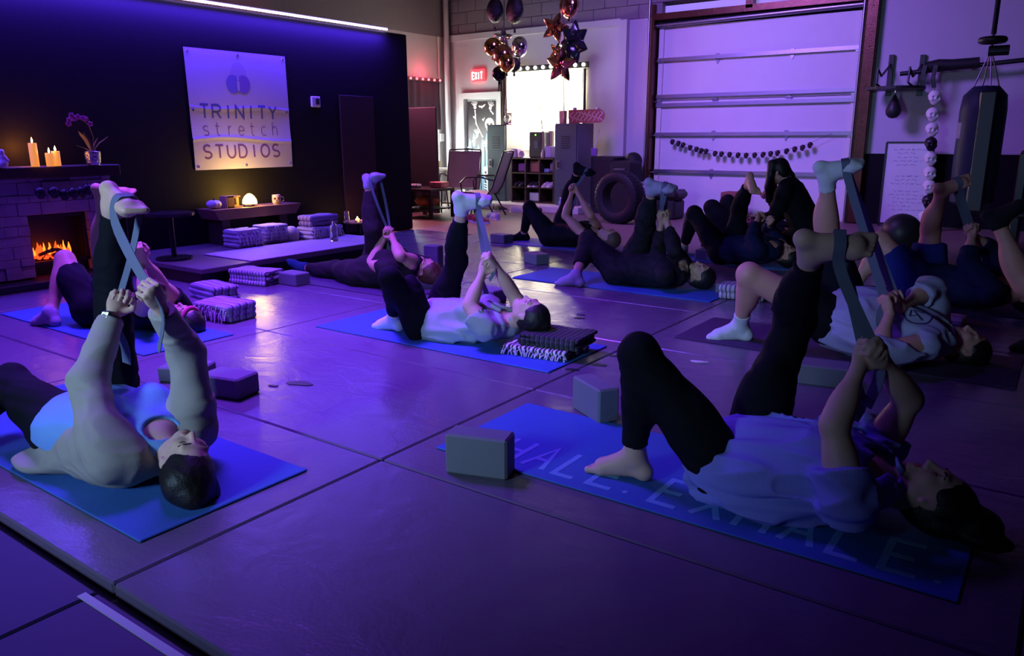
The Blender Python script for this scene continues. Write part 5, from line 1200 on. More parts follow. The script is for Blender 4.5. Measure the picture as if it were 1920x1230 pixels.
# candle shelf with tealights
yy = atX(665, 412, -6.78).y; zz = atX(665, 414, -6.78).z
t = thing('candle_stand', 'small round stand with tealights at the dark door', 'stand', (-6.72, yy, -.0)); put('top', MB().cyl((0, 0, zz-.015), (0, 0, zz), .17, n=30), M['woodlight'], t); put('leg', MB().cyl((0, 0, 0), (0, 0, zz-.015), .025, n=12), M['blackmetal'], t); put('base', MB().cyl((0, 0, 0), (0, 0, .015), .13, n=24), M['blackmetal'], t)
for i, (px, de) in enumerate(((670, 'left tealight glowing on the small round stand'), (684, 'right, brightest tealight on the small round stand'))):
    p = atX(px, 407, -6.70); t = thing('tealight', de, 'candle', (-6.70, p.y, zz+.001)); put('cup', MB().lathe([(.0001, 0), (.022, 0), (.024, .03), (.022, .03), (.021, .015), (.0001, .015)], n=18), M['wax2'], t, True)
    put('flame', MB().lathe([(.0001, .016), (.010, .024), (.012, .032), (.006, .048), (.0001, .06)], n=12), M['flame'], t, True)
p = atX(650, 408, -6.72); t = thing('glass_vase', 'tall clear glass on the left of the tealight stand', 'glass', (-6.72, p.y, zz+.001)); put('vessel', MB().lathe([(.0001, 0), (.030, 0), (.030, .13), (.027, .13), (.027, .006), (.0001, .006)], n=20), M['glass'], t, True)
for i in range(4):
    tag(put('pebble', MB().sph((-6.66+.025*math.sin(i*2), yy-.09+i*.05, zz+.010), (.018, .022, .010), 10), mat('pebble_%d' % i, (.45, .22, .16), .5), smooth=True), 'reddish pebble on the front rim of the tealight stand', 'pebble', 'pebbles on the tealight stand')
# round dark table near the fireplace
p = atX(312, 398, -6.35); t = thing('round_side_table', 'dark round side table between fireplace and bench', 'table', (-6.3, p.y, PH)); zt_ = p.z-PH
put('tabletop', MB().cyl((0, 0, zt_-.025), (0, 0, zt_), .20, n=36), mat('dark_gloss', (.02, .016, .02), .2), t); put('leg', MB().cyl((0, 0, .0), (0, 0, zt_-.025), .022, n=12), M['rubber'], t); put('base', MB().cyl((0, 0, 0), (0, 0, .02), .15, n=24), M['blackmetal'], t)
# ---------------------------------------------------------------- fireplace
FX = -6.75
t = thing('fireplace', 'stacked pale stone fireplace with dark wooden mantel and glowing electric fire', 'fireplace', ((XP+FX)/2, 2.55, 0)); fc = V(t.location)
fy0, fy1 = 1.55, 3.46; by0, by1, bz0, bz1 = 2.77, 3.24, .16, .56
rs = random.Random(5); sm_ = MB(); z = .07
while z < .86:
    h_ = rs.choice((.06, .08, .10)); y = fy0-rs.random()*.1
    while y < fy1:
        l_ = rs.uniform(.08, .22); a, c = max(y, fy0), min(y+l_, fy1); y += l_
        if c-a < .02: continue
        segs = [(a, c)]
        if z+h_ > bz0 and z < bz1: segs = [s_ for s_ in ((a, min(c, by0)), (max(a, by1), c)) if s_[1]-s_[0] > .012]
        for a2, c2 in segs: dx = rs.uniform(0, .022); sm_.box((FX-.06+dx-fc.x, (a2+c2)/2-fc.y, z+h_/2), (.10, c2-a2-.002, h_-.002), b=.004)
    z += h_
put('stone_facing', sm_, M['stone'], t)
put('hearth', MB().box((.10, (fy0+fy1)/2-fc.y, .03), (.42, fy1-fy0+.06, .06), b=.006), M['black'], t)
inn = MB(); inn.box((-.07, (fy0+by0)/2-fc.y, .46), (.10, by0-fy0, .8)); inn.box((-.07, (fy1+by1)/2-fc.y, .46), (.10, fy1-by1, .8)); inn.box((-.07, (by0+by1)/2-fc.y, (bz1+.86)/2), (.10, by1-by0, .86-bz1)); inn.box((-.07, (by0+by1)/2-fc.y, bz0/2), (.10, by1-by0, bz0)); put('core', inn, M['black'], t)
put('mantel', MB().box((.05, (fy0+fy1)/2-fc.y, .905), (.32, fy1-fy0+.12, .09), b=.006), M['darkwood'], t)
fb = MB(); fb.box((-.11, (by0+by1)/2-fc.y, (bz0+bz1)/2), (.012, by1-by0, bz1-bz0)); fb.box((.055, (by0+by1)/2-fc.y, bz1-.012), (.02, by1-by0, .024)); fb.box((.055, (by0+by1)/2-fc.y, bz0+.012), (.02, by1-by0, .024)); fb.box((.055, by0-fc.y+.012, (bz0+bz1)/2), (.02, .024, bz1-bz0)); fb.box((.055, by1-fc.y-.012, (bz0+bz1)/2), (.02, .024, bz1-bz0)); put('firebox', fb, M['black'], t)
M['fire'] = emit('fire_orange', (1.0, .07, .008), 2.2); M['fire2'] = emit('fire_yellow', (1.0, .22, .02), 2.6); M['ember'] = emit('ember_red', (1.0, .06, .01), 2.2)
fm = MB(); fm2 = MB(); fyc = 2.97-fc.y
for i in range(15):
    y = fyc-.135+i*.0195+rs.uniform(-.006, .006); hh = .03+.075*abs(math.sin(i*1.15+.5)); x = rs.uniform(-.04, .02); w_ = rs.uniform(.012, .02); k_ = rs.uniform(-.02, .02)
    (fm if i % 2 else fm2).tube([(x, y, bz0+.07), (x, y+k_*.2, bz0+.07+hh*.3), (x, y+k_*.7, bz0+.07+hh*.65), (x, y+k_*.4, bz0+.07+hh)], [w_, w_*1.0, w_*.55, .001], 7)
put('flames', fm, M['fire'], t, True)['kind'] = 'stuff'; put('flames', fm2, M['fire2'], t, True)['kind'] = 'stuff'
em_ = MB()
for i in range(26): em_.sph((rs.uniform(-.05, .02), fyc-.15+i*.0118, bz0+.045+rs.uniform(-.01, .02)), (rs.uniform(.012, .02), rs.uniform(.012, .024), rs.uniform(.008, .015)), 7)
put('embers', em_, M['ember'], t, True)['kind'] = 'stuff'
for a, c in (((.03, -.12, .075), (-.02, .05, .095)), ((.035, .10, .07), (-.01, -.02, .11)), ((.03, -.02, .06), (.0, .13, .08))): put('log', MB().tube([(a[0], fyc+a[1], bz0+a[2]), ((a[0]+c[0])/2, fyc+(a[1]+c[1])/2, bz0+(a[2]+c[2])/2+.01), (c[0], fyc+c[1], bz0+c[2])], [.014, .017, .012], 8), M['black'], t, True)
MZ = .951
def onm(px, py=308, x=-6.66): return V((x, atX(px, py, x).y, MZ))
def candle(label, px, ztop, r=.037, m=None, x=-6.66):
    p = onm(px, 308, x); h_ = atX(px, ztop, x).z-MZ; t = thing('pillar_candle', label, 'candle', p)
    put('wax', MB().lathe([(.0001, 0), (r, 0), (r, h_-.004), (r*.93, h_), (r*.8, h_-.004), (r*.7, h_-.012), (.0001, h_-.014)], n=24), m or M['wax'], t, True); put('wick', MB().cyl((0, 0, h_-.014), (0, 0, h_+.004), .0015, n=6), M['black'], t)
    put('flame', MB().lathe([(.0001, h_-.002), (.006, h_+.008), (.0075, h_+.015), (.004, h_+.03), (.0001, h_+.042)], n=10), M['flame'], t, True); return t
candle('tall lit pillar candle on the mantel', 66, 268, .030); candle('short lit pillar candle, front one of the close pair on the mantel', 95, 287, .030, x=-6.63); candle('short lit pillar candle, back one of the close pair on the mantel', 107, 283, .030, x=-6.68)
p = onm(6, 308); t = thing('figurine', 'small pale figurine at the far left of the mantel', 'figurine', p); 
f_ = [ell((p.x, p.y, MZ+.03), A_, (.035, .035, .035), .02), ell((p.x, p.y, MZ+.075), A_, (.022, .025, .03), .02), ell((p.x, p.y, MZ+.115), A_, (.02, .02, .024), .01), cone((p.x+.01, p.y+.02, MZ+.08), (p.x+.03, p.y+.03, MZ+.05), .008, .007, .01)]
o = field_obj('figure', f_, .006, M['bone'], None); o.parent = t; o.location = V(o.location)-V(t.location)
p = onm(176, 307); t = thing('orchid_pot', 'mirror-tiled pot with a pink orchid and broad leaves on the mantel', 'plant', p)
po = MB(); po.lathe([(.0001, 0), (.045, 0), (.055, .02), (.062, .11), (.058, .112), (.05, .10), (.0001, .095)], n=14); put('pot', po, mat('mirror_tile', (.5, .5, .55), .12, .9, bump=.8, bscale=60), t)
for i, (dy, h_, up_) in enumerate(((-.10, .17, 0), (-.06, .16, .0), (.14, .13, 0), (-.13, .06, 0), (.05, .12, 0))):
    L = MB(); pts = [V((0, 0, .10)), V((.01, dy*.45, .10+h_*.6)), V((.02, dy, .10+h_))]; ws = [.02, .05 if i < 2 else .03, .006]
    P5 = [pts[0].lerp(pts[1], q) if q <= 1 else pts[1].lerp(pts[2], q-1) for q in (0, .5, 1, 1.5, 2)]; W5 = [.018, .036, .045, .036, .006] if i < 2 else [.014, .022, .026, .018, .004]
    L.ribbon(P5, (.6, .0, .25) if i < 2 else (1, 0, 0), W5, .003); put('leaf', L, M['leaf'], t, True)
put('stem', MB().tube([(0, 0, .10), (.01, .02, .22), (.0, .0, .32), (0, -.07, .38), (0, -.15, .36)], .003, 6), M['leaf'], t, True)
for i, (dy, dz) in enumerate(((-.15, .36), (-.135, .395), (-.16, .33), (-.115, .37), (-.08, .385), (-.045, .375), (-.02, .37), (.005, .33))):
    fl_ = MB()
    for k_ in range(5):
        a_ = k_*1.2566+i; c_ = (.012*(i % 2), dy+.014*math.cos(a_), dz+.014*math.sin(a_)); fl_.sph(c_, (.004, .011, .009), 8)
    put('blossom', fl_, M['pink'], t, True)
gy = [(100, 361), (75, 362), (120, 365), (137, 362), (152, 360), (164, 355)]
pts = [atX(x, y, -6.58) for x, y in sorted(gy)]
t = thing('skull_garland', 'string of dark skull beads hanging below the fireplace mantel', 'garland', (pts[2].x, pts[2].y, .7)); o0 = V(t.location)
put('cord', MB().tube([V((-6.60, pts[0].y-.08, .86))-o0]+[p-o0+V((-.03, 0, .03)) for p in pts]+[V((-6.60, pts[-1].y+.05, .87))-o0], .0022, 6), M['black'], t)
for i, p in enumerate(pts): skull_part(ME_SB, t, p-o0, 1.15, R90+.2*math.sin(i*2))
# ---------------------------------------------------------------- yoga mats, blocks, blankets on the floor
def yoga_mat(label, x0, x1, y0, y1, m, z=0.0, rz=0, cat='yoga mat'):
    w_, d_ = x1-x0, y1-y0; b = MB(); b.box((0, 0, .0045), (w_, d_, .008), b=.003)
    o = put('yoga_mat', b, m, loc=((x0+x1)/2, (y0+y1)/2, z)); o.rotation_euler = (0, 0, rz); return tag(o, label, cat)
yoga_mat('blue yoga mat under the woman in the beige cardigan, nearest at left', -3.86, -2.10, 1.03, 1.655, M['yogamat'])
mp_ = thing('yoga_mat', 'blue yoga mat printed INHALE. EXHALE. under the woman in lavender', 'yoga mat', (-.98, 2.385, 0))
put('mat_sheet', MB().box((0, 0, .0045), (1.76, .62, .008), b=.003), M['yogamat'], mp_)
lt = MB(); hgt = .19; txt = 'INHALE. EXHALE.'; x = -1.83; 
for ch in txt:
    if ch == ' ': x += .05; continue
    if ch == '.': lt.cyl((x+.98, 2.145-2.385, .0085), (x+.98, 2.145-2.385, .0095), .010, n=12); x += .045; continue
    wl_ = .0 if ch == 'I' else .088; P_ = [[(q[0]*wl_, q[1]*hgt) if ch != 'I' else (0.0, q[1]*hgt) for q in P] for P in LET[ch]]
    lt.strokes(P_, (x+.98, 2.135-2.385, .0085), (1, 0, 0), (0, 1, 0), 1, .022, (0, 0, .001)); x += .05 if ch == 'I' else .139
put('lettering', lt, M['matprint'], mp_, label='pale blue letters INHALE. EXHALE.')
yoga_mat('blue yoga mat under the woman in the grey-green shirt in the middle', -3.79, -2.04, 3.13, 3.75, M['yogamat'], 0, .008)
yoga_mat('blue yoga mat at far left below the fireplace', -5.84, -4.03, 2.13, 2.70, M['yogamat'])
yoga_mat('blue yoga mat under the man in dark camouflage', -3.78, -2.02, 5.24, 5.86, M['yogamat'], 0, -.01)
yoga_mat('dark purple yoga mat under the person in the dark tank top', -5.16, -3.45, 6.96, 7.5, mat('violet_mat', (.11, .08, .42), .75))
yoga_mat('dull purple yoga mat under the bent leg with the white sock', -1.82, -.1, 4.17, 4.79, M['darkmat'])
yoga_mat('blue yoga mat under the man in navy at the roll-up door', -3.3, -1.6, 6.95, 7.45, M['yogamat'])
yoga_mat('dark mat under the person in blue shorts at right', -1.55, .2, 5.9, 6.55, M['darkmat'])
yoga_mat('black mat under the woman in the brown top beside the platform', -5.6, -3.9, 4.06, 4.66, M['darkmat'])
def block(label, px, py, rz, flat='flat', z=0.0, at=None):
    """foam yoga block, 23 x 15 x 10 cm, rounded edges; placed by the foot of its nearest corner"""
    d = {'flat': (.23, .15, .10), 'long': (.23, .10, .15), 'tall': (.15, .10, .23), 'low': (.23, .15, .076)}[flat]
    c = at or G(px, py, z); o = put('yoga_block', MB().box((0, 0, d[2]/2), d, b=.008), M['block'], loc=(c[0], c[1], z)); o.rotation_euler = (0, 0, rz); return tag(o, label, 'yoga block')
def corner(label, px, py, ang, kind, dx=1, dy=1, z=0.0):
    d = {'flat': (.23, .15, .10), 'long': (.23, .10, .15), 'tall': (.15, .10, .23), 'low': (.23, .15, .076)}[kind]; c = G(px, py, z); a = math.radians(ang)
    ox, oy = dx*d[0]/2, dy*d[1]/2; return block(label, 0, 0, a, kind, z, (c.x+ox*math.cos(a)-oy*math.sin(a), c.y+ox*math.sin(a)+oy*math.cos(a)))
corner('large grey foam block standing on its long edge at the corner of the printed mat', 950, 903, 18, 'long', -1, 1)
corner('grey foam block standing by the bent knee of the woman in lavender', 1122, 797, -30, 'long', -1, 1); bpy.data.objects[-1] if 0 else None
corner('dark foam block lying flat beside the beige cardigan arm', 447, 752, 13, 'flat', -1, 1)
block('low foam block half hidden behind the beige cardigan sleeve', 0, 0, .5, 'low', 0, (-3.46, 2.04))
corner('foam block lying flat between the blankets and the outstretched sock', 555, 538, 0, 'flat', -1, 1)
corner('tall foam block standing on end beyond the woman with glasses', 822, 510, 10, 'tall', -1, 1)
corner('small foam block lying flat at the left end of the far purple mat', 945, 458, -10, 'flat', -1, 1)
corner('foam block lying alone on the floor in the middle distance', 1005, 498, -25, 'flat', -1, 1)
corner('foam block lying flat behind the woman in the grey-green shirt', 925, 572, -5, 'flat', -1, 1)
corner('foam block lying on its side in front of the man in navy, left one', 1345, 491, 0, 'flat', -1, 1)
corner('foam block standing on end in front of the man in navy, right one', 1372, 497, 0, 'tall', -1, 1)
corner('dim foam block behind the forearm of the woman in lavender', 1590, 732, 10, 'flat', -1, 1)
block('black block under the head of the man in camouflage', 0, 0, .1, 'low', 0, (-2.02, 5.68))
M['blk_d'] = striped('blanket_dark_woven', [(.03, .03, .035), (.012, .01, .015), (.08, .07, .09)], 34, 0, stops=[.45, .8])
M['blk_bw'] = striped('blanket_black_white', [(.70, .70, .72), (.02, .02, .025), (.5, .5, .55), (.03, .03, .04)], 20, 0, stops=[.32, .6, .8], wob=1.2)
p = (-2.30, 3.44)
blanket('black and white patterned blanket folded under the head of the woman in grey-green', (p[0]+.04, p[1]+.02, .009), (.40, .30, .05), .12, M['blk_bw'], 2, True, seed=8)
blanket('dark striped blanket folded on top as a pillow for the same woman', (p[0]+.10, p[1]+.04, .061), (.36, .28, .065), .12, M['blk_d'], 3, False, seed=9)
q = G(470, 535); blanket('striped grey blanket folded on the floor beside the foam block', (q.x-.05, q.y+.1, 0), (.42, .24, .12), .15, M['blk_s'], 3, False, seed=10)
q = G(385, 562); blanket('loosely folded purple blanket, the farther of two near the left mat', (q.x, q.y+.08, 0), (.38, .22, .11), -.1, M['blk_p'], 3, False, seed=12)
q = G(405, 600); blanket('crumpled dark purple fringed blanket, the nearer of two near the left mat', (q.x, q.y+.08, 0), (.36, .24, .12), .1, M['blk_p'], 3, True, seed=13)
q = G(1358, 560); blanket('patterned blanket roll on the floor by the bare knee', (q.x+.12, q.y+.08, 0), (.34, .22, .11), .1, M['blk_s'], 2, False, seed=14)
q = G(1482, 500); blanket('small white patterned cloth bundle beside the head of the man in navy', (q.x+.05, q.y+.06, 0), (.26, .20, .07), .2, M['blk_bw'], 2, False, seed=15)
q = G(1765, 608); blanket('pale towel on the dark floor beyond the shirt with the round logo', (q.x, q.y+.1, .0), (.26, .12, .05), -.2, M['blk_w'], 2, False, seed=16)
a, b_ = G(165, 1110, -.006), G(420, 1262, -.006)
tag(put('gleam_strip', MB().box(((a.x+b_.x)/2, .805, -.0045), (b_.x-a.x, .022, .003), rz=.01), mat('gleam_grey', (.45, .42, .5), .5)), 'pale strip painted as the gleam along the mat edge at the bottom left', 'gleam')  # painted highlight: a pale strip for the gleam on the mat edge
# torn tape flakes on the floor
fk = [(563, 719, 1.6), (513, 723, .6), (1085, 596, .9), (1090, 590, .6), (1310, 678, 1.0), (1122, 684, 1.0), (1072, 693, .8), (1114, 499, .6), (1150, 667, .6)]
for x, y, s_ in fk:
    q = G(x, y, .002); r = random.Random(x); b = MB(); pl = [(.035*s_*math.cos(a)*(1+.5*r.random()), .014*s_*math.sin(a)*(1+.6*r.random())) for a in [i*.7 for i in range(9)]]
    b.prism(pl, (q.x, q.y, .001), (1, .3, 0), (-.3, 1, 0), (0, 0, .003)); tag(put('tape_flake', b, M['black'] if x not in (1310,) else M['bone']), 'small torn flake lying on the vinyl floor', 'flake', 'flakes on the floor')
# ---------------------------------------------------------------- straps
def ribbon_thing(label, paths, w=.038, m=None, wd=None, group=None):
    allp = [p for P in paths for p in P[0]]; c = V((sum(p[0] for p in allp)/len(allp), sum(p[1] for p in allp)/len(allp), 0)); t = thing('yoga_strap', label, 'strap', c)
    for k, P in enumerate(paths):
        pts = [V(p) for p in P[0]]; # smooth the path
        for _ in range(2): pts = [pts[0]]+[q for a, b in zip(pts, pts[1:]) for q in (a.lerp(b, .25), a.lerp(b, .75))]+[pts[-1]]
        put(('webbing' if k == 0 else 'loose_end'), MB().ribbon([p-c for p in pts], P[1], w, .003), m or M['strap'], t, True)
    return t
def foot_frame(J, q, s):
    kn, an, to = V(J['knee'+q]), V(J['ank'+q]), V(J['toe'+q]); sd = nrm(an-kn); fd = nrm(to-an); dn = nrm(sd-fd*sd.dot(fd)); w = nrm(fd.cross(dn)); return an, fd, dn, w
import json
POSE = json.loads('''{"P3": {"pel": [-3.082, 3.429, 0.081], "neck": [-2.552, 3.566, 0.088], "head": [-2.404, 3.595, 0.14], "hipL": [-3.06, 3.343, 0.081], "kneeL": [-3.11, 3.131, 0.38], "ankL": [-3.283, 3.323, 0.085], "toeL": [-3.454, 3.329, 0.03], "hipR": [-3.104, 3.516, 0.081], "kneeR": [-2.974, 3.554, 0.435], "ankR": [-2.869, 3.487, 0.78], "toeR": [-2.753, 3.514, 0.954], "shL": [-2.551, 3.401, 0.108], "elL": [-2.793, 3.444, 0.149], "wrL": [-2.68, 3.432, 0.4], "shR": [-2.631, 3.711, 0.108], "elR": [-2.552, 3.54, 0.273], "wrR": [-2.601, 3.429, 0.439]}, "P1": {"pel": [-2.931, 1.294, 0.12], "neck": [-2.446, 1.312, 0.132], "head": [-2.282, 1.306, 0.107], "hipL": [-2.928, 1.202, 0.12], "kneeL": [-3.347, 1.218, 0.223], "ankL": [-3.24, 0.923, 0.085], "toeL": [-3.427, 0.891, 0.03], "hipR": [-2.935, 1.386, 0.12], "kneeR": [-2.973, 1.485, 0.558], "ankR": [-2.849, 1.461, 0.925], "toeR": [-2.691, 1.448, 1.034], "shL": [-2.48, 1.145, 0.152], "elL": [-2.678, 1.21, 0.348], "wrL": [-2.751, 1.361, 0.546], "shR": [-2.492, 1.475, 0.152], "elR": [-2.51, 1.484, 0.417], "wrR": [-2.43, 1.36, 0.616]}, "P10": {"pel": [-0.799, 2.389, 0.094], "neck": [-0.373, 2.391, 0.141], "head": [-0.22, 2.445, 0.118], "hipL": [-0.799, 2.297, 0.094], "kneeL": [-1.094, 2.239, 0.462], "ankL": [-1.11, 2.26, 0.085], "toeL": [-1.249, 2.248, 0.03], "hipR": [-0.8, 2.481, 0.094], "kneeR": [-0.726, 2.672, 0.545], "ankR": [-0.63, 2.44, 0.82], "toeR": [-0.463, 2.427, 0.889], "shL": [-0.413, 2.226, 0.161], "elL": [-0.529, 2.47, 0.28], "wrL": [-0.453, 2.39, 0.489], "shR": [-0.414, 2.556, 0.161], "elR": [-0.417, 2.509, 0.345], "wrR": [-0.409, 2.391, 0.497]}, "P9": {"pel": [-0.886, 4.402, 0.188], "neck": [-0.467, 4.401, 0.132], "head": [-0.357, 4.534, 0.091], "hipL": [-0.886, 4.302, 0.188], "kneeL": [-1.383, 4.133, 0.427], "ankL": [-1.479, 4.324, 0.085], "toeL": [-1.657, 4.265, 0.03], "hipR": [-0.886, 4.502, 0.188], "kneeR": [-1.11, 4.657, 0.58], "ankR": [-1.121, 4.513, 0.947], "toeR": [-0.957, 4.514, 1.085], "shL": [-0.508, 4.222, 0.152], "elL": [-0.855, 4.214, 0.021], "wrL": [-0.721, 4.402, 0.268], "shR": [-0.507, 4.579, 0.152], "elR": [-0.5, 4.269, 0.266], "wrR": [-0.686, 4.4, 0.302]}, "P6": {"pel": [-2.882, 5.55, 0.119], "neck": [-2.383, 5.516, 0.129], "head": [-2.278, 5.65, 0.12], "hipL": [-2.888, 5.455, 0.119], "kneeL": [-3.215, 5.54, 0.334], "ankL": [-3.134, 5.218, 0.085], "toeL": [-3.303, 5.21, 0.03], "hipR": [-2.876, 5.644, 0.119], "kneeR": [-2.715, 5.568, 0.451], "ankR": [-2.611, 5.438, 0.773], "toeR": [-2.437, 5.429, 0.857], "shL": [-2.434, 5.349, 0.149], "elL": [-2.602, 5.561, 0.25], "wrL": [-2.573, 5.549, 0.524], "shR": [-2.412, 5.689, 0.149], "elR": [-2.408, 5.452, 0.32], "wrR": [-2.528, 5.549, 0.526]}, "P5": {"pel": [-4.574, 7.15, 0.11], "neck": [-4.075, 7.155, 0.155], "head": [-3.907, 7.176, 0.136], "hipL": [-4.573, 7.055, 0.11], "kneeL": [-4.888, 7.12, 0.41], "ankL": [-5.084, 7.287, 0.085], "toeL": [-5.169, 7.227, 0.03], "hipR": [-4.575, 7.245, 0.11], "kneeR": [-4.493, 7.286, 0.492], "ankR": [-4.301, 7.16, 0.815], "toeR": [-4.16, 7.125, 0.928], "shL": [-4.113, 6.984, 0.175], "elL": [-4.354, 7.012, 0.348], "wrL": [-4.362, 7.148, 0.58], "shR": [-4.117, 7.324, 0.175], "elR": [-4.106, 7.121, 0.353], "wrR": [-4.297, 7.15, 0.593]}, "P4": {"pel": [-4.577, 4.35, 0.103], "neck": [-4.099, 4.315, 0.175], "head": [-4.046, 4.469, 0.158], "hipL": [-4.584, 4.258, 0.103], "kneeL": [-4.97, 4.359, 0.086], "ankL": [-5.342, 4.326, 0.065], "toeL": [-5.51, 4.327, 0.158], "hipR": [-4.57, 4.442, 0.103], "kneeR": [-4.437, 4.296, 0.463], "ankR": [-4.491, 4.325, 0.81], "toeR": [-4.392, 4.313, 0.971], "shL": [-4.151, 4.153, 0.195], "elL": [-4.42, 4.233, 0.198], "wrL": [-4.366, 4.35, 0.399], "shR": [-4.127, 4.482, 0.195], "elR": [-4.093, 4.227, 0.289], "wrR": [-4.291, 4.351, 0.404]}, "P2": {"pel": [-4.992, 2.418, 0.109], "neck": [-4.512, 2.561, 0.092], "head": [-4.343, 2.584, 0.075], "hipL": [-4.965, 2.327, 0.109], "kneeL": [-5.288, 2.353, 0.397], "ankL": [-5.178, 2.171, 0.085], "toeL": [-5.388, 2.149, 0.03], "hipR": [-5.019, 2.509, 0.109], "kneeR": [-4.844, 2.388, 0.455], "ankR": [-4.743, 2.374, 0.82], "toeR": [-4.579, 2.542, 1.037], "shL": [-4.502, 2.386, 0.112], "elL": [-4.29, 2.326, 0.26], "wrL": [-4.491, 2.42, 0.448], "shR": [-4.599, 2.712, 0.112], "elR": [-4.523, 2.549, 0.295], "wrR": [-4.453, 2.421, 0.468]}, "P7": {"pel": [-2.578, 7.051, 0.117], "neck": [-2.108, 6.895, 0.173], "head": [-2.031, 7.04, 0.124], "hipL": [-2.608, 6.961, 0.117], "kneeL": [-2.951, 7.101, 0.442], "ankL": [-3.133, 7.31, 0.085], "toeL": [-3.119, 7.194, 0.03], "hipR": [-2.548, 7.141, 0.117], "kneeR": [-2.522, 7.111, 0.489], "ankR": [-2.362, 6.885, 0.763], "toeR": [-2.287, 6.783, 0.861], "shL": [-2.199, 6.746, 0.193], "elL": [-2.232, 6.88, 0.309], "wrL": [-2.218, 7.049, 0.341], "shR": [-2.092, 7.069, 0.193], "elR": [-2.287, 7.271, 0.315], "wrR": [-2.198, 7.05, 0.39]}, "P11": {"pel": [-0.949, 6.199, 0.133], "neck": [-0.538, 5.874, 0.151], "head": [-0.412, 6.002, 0.163], "hipL": [-1.011, 6.121, 0.133], "kneeL": [-1.152, 6.308, 0.32], "ankL": [-1.212, 6.478, 0.085], "toeL": [-1.257, 6.53, 0.03], "hipR": [-0.887, 6.278, 0.133], "kneeR": [-0.807, 6.251, 0.508], "ankR": [-0.735, 5.971, 0.791], "toeR": [-0.634, 5.918, 0.918], "shL": [-0.68, 5.759, 0.171], "elL": [-0.632, 6.011, 0.137], "wrL": [-0.602, 6.198, 0.245], "shR": [-0.459, 6.039, 0.171], "elR": [-0.563, 6.383, 0.164], "wrR": [-0.588, 6.198, 0.265]}}''')
def fix_foot(J, q, ang=None):
    """keep the toes at a natural angle to the shin: the foot flexed about square to the leg"""
    kn, an, to = V(J['knee'+q]), V(J['ank'+q]), V(J['toe'+q]); sd = nrm(an-kn); d = to-an; d = nrm(d-sd*d.dot(sd)); 
    J['toe'+q] = an+(d*.97+sd*.05)*.2
for n_ in POSE:
    for q in 'LR':
        if 'ank'+q in POSE[n_] and V(POSE[n_]['ank'+q]).z > .3: fix_foot(POSE[n_], q)
def sh(J, q, d): return [J[q][0]+d[0], J[q][1]+d[1], J[q][2]+d[2]]
# cloth colours
C = {}
C['black'] = mat('black_leggings', (.006, .006, .010), .8, spec=.15, bump=.15, bscale=150); C['cardigan'] = mat('beige_cardigan', (.34, .30, .27), .85, spec=.15, bump=.10, bscale=220)
C['bluetop'] = mat('pale_blue_top', (.17, .36, .78), .75, bump=.15, bscale=200); C['greytee'] = mat('grey_green_tee', (.36, .42, .42), .85, spec=.15, bump=.2, bscale=200)
C['lav'] = mat('lavender_tee', (.25, .25, .74), .85, spec=.15, bump=.2, bscale=200); C['white'] = mat('pale_lilac_tee', (.40, .37, .58), .85, spec=.15, bump=.2, bscale=200)
C['sock'] = mat('white_sock', (.66, .66, .72), .9, spec=.15, bump=.3, bscale=300); C['greysock'] = mat('grey_sock', (.36, .33, .46), .9, spec=.15, bump=.3, bscale=300); C['bluesock'] = mat('navy_sock', (.02, .06, .13), .9, spec=.15); C['blacksock'] = mat('black_sock', (.012, .012, .016), .9, spec=.15)
C['brown'] = mat('dark_brown_top', (.028, .018, .024), .85, spec=.15, bump=.2); C['camo'] = mat('dark_camo', (.014, .013, .016), .85, spec=.15, var=.9, vscale=22); C['navy'] = mat('navy_top', (.010, .013, .050), .85, spec=.15, bump=.2); C['blueshort'] = mat('royal_blue_shorts', (.02, .03, .22), .85, spec=.15)
C['hair_d'] = mat('hair_dark', (.010, .007, .006), .5, bump=.22, bscale=160); C['hair_b'] = mat('hair_blond', (.13, .07, .05), .55, bump=.25, bscale=160); C['hair_r'] = mat('hair_auburn', (.09, .025, .018), .5, bump=.25, bscale=160)
def hands_strap(D, off=.055):
    J, s = D['J'], D['s']; return [D['J']['wr'+q]+D['handdir'](q)[1]*off for q in 'LR']
def strap_for(D, q, label, w=.038, tail=.25, m=None, hang=True, sole=.072, frac=.095):
    J, s = D['J'], D['s']; an, fd, dn, wv = foot_frame(J, q, s); wv2 = wv; A = an+fd*frac*s+dn*sole*s
    a = an+fd*frac*s; Hs = hands_strap(D); hl, hr = Hs; 
    if (hr-hl).dot(wv) < 0: wv = -wv
    pts = [hl, hl.lerp(a-wv*.055, .5)+dn*.0-wv*.008, a-wv*.052, A-wv*.036, A, A+wv*.036, a+wv*.052, hr.lerp(a+wv*.055, .5)+wv*.008, hr]
    wd = fd; P = [(pts, tuple(fd))]
    if hang:
        e = (hl+hr)/2; P.append(([hl, hl+V((-.02, -.02, -.08)), hl+V((.01, .0, -.16)), hl+V((-.015, .01, -tail))], (1, .3, 0))); P.append(([hr, hr+V((.02, .02, -.07)), hr+V((-.01, .0, -tail*.8))], (1, -.3, 0)))
    return ribbon_thing(label, P, w, m)
PEOPLE = {}
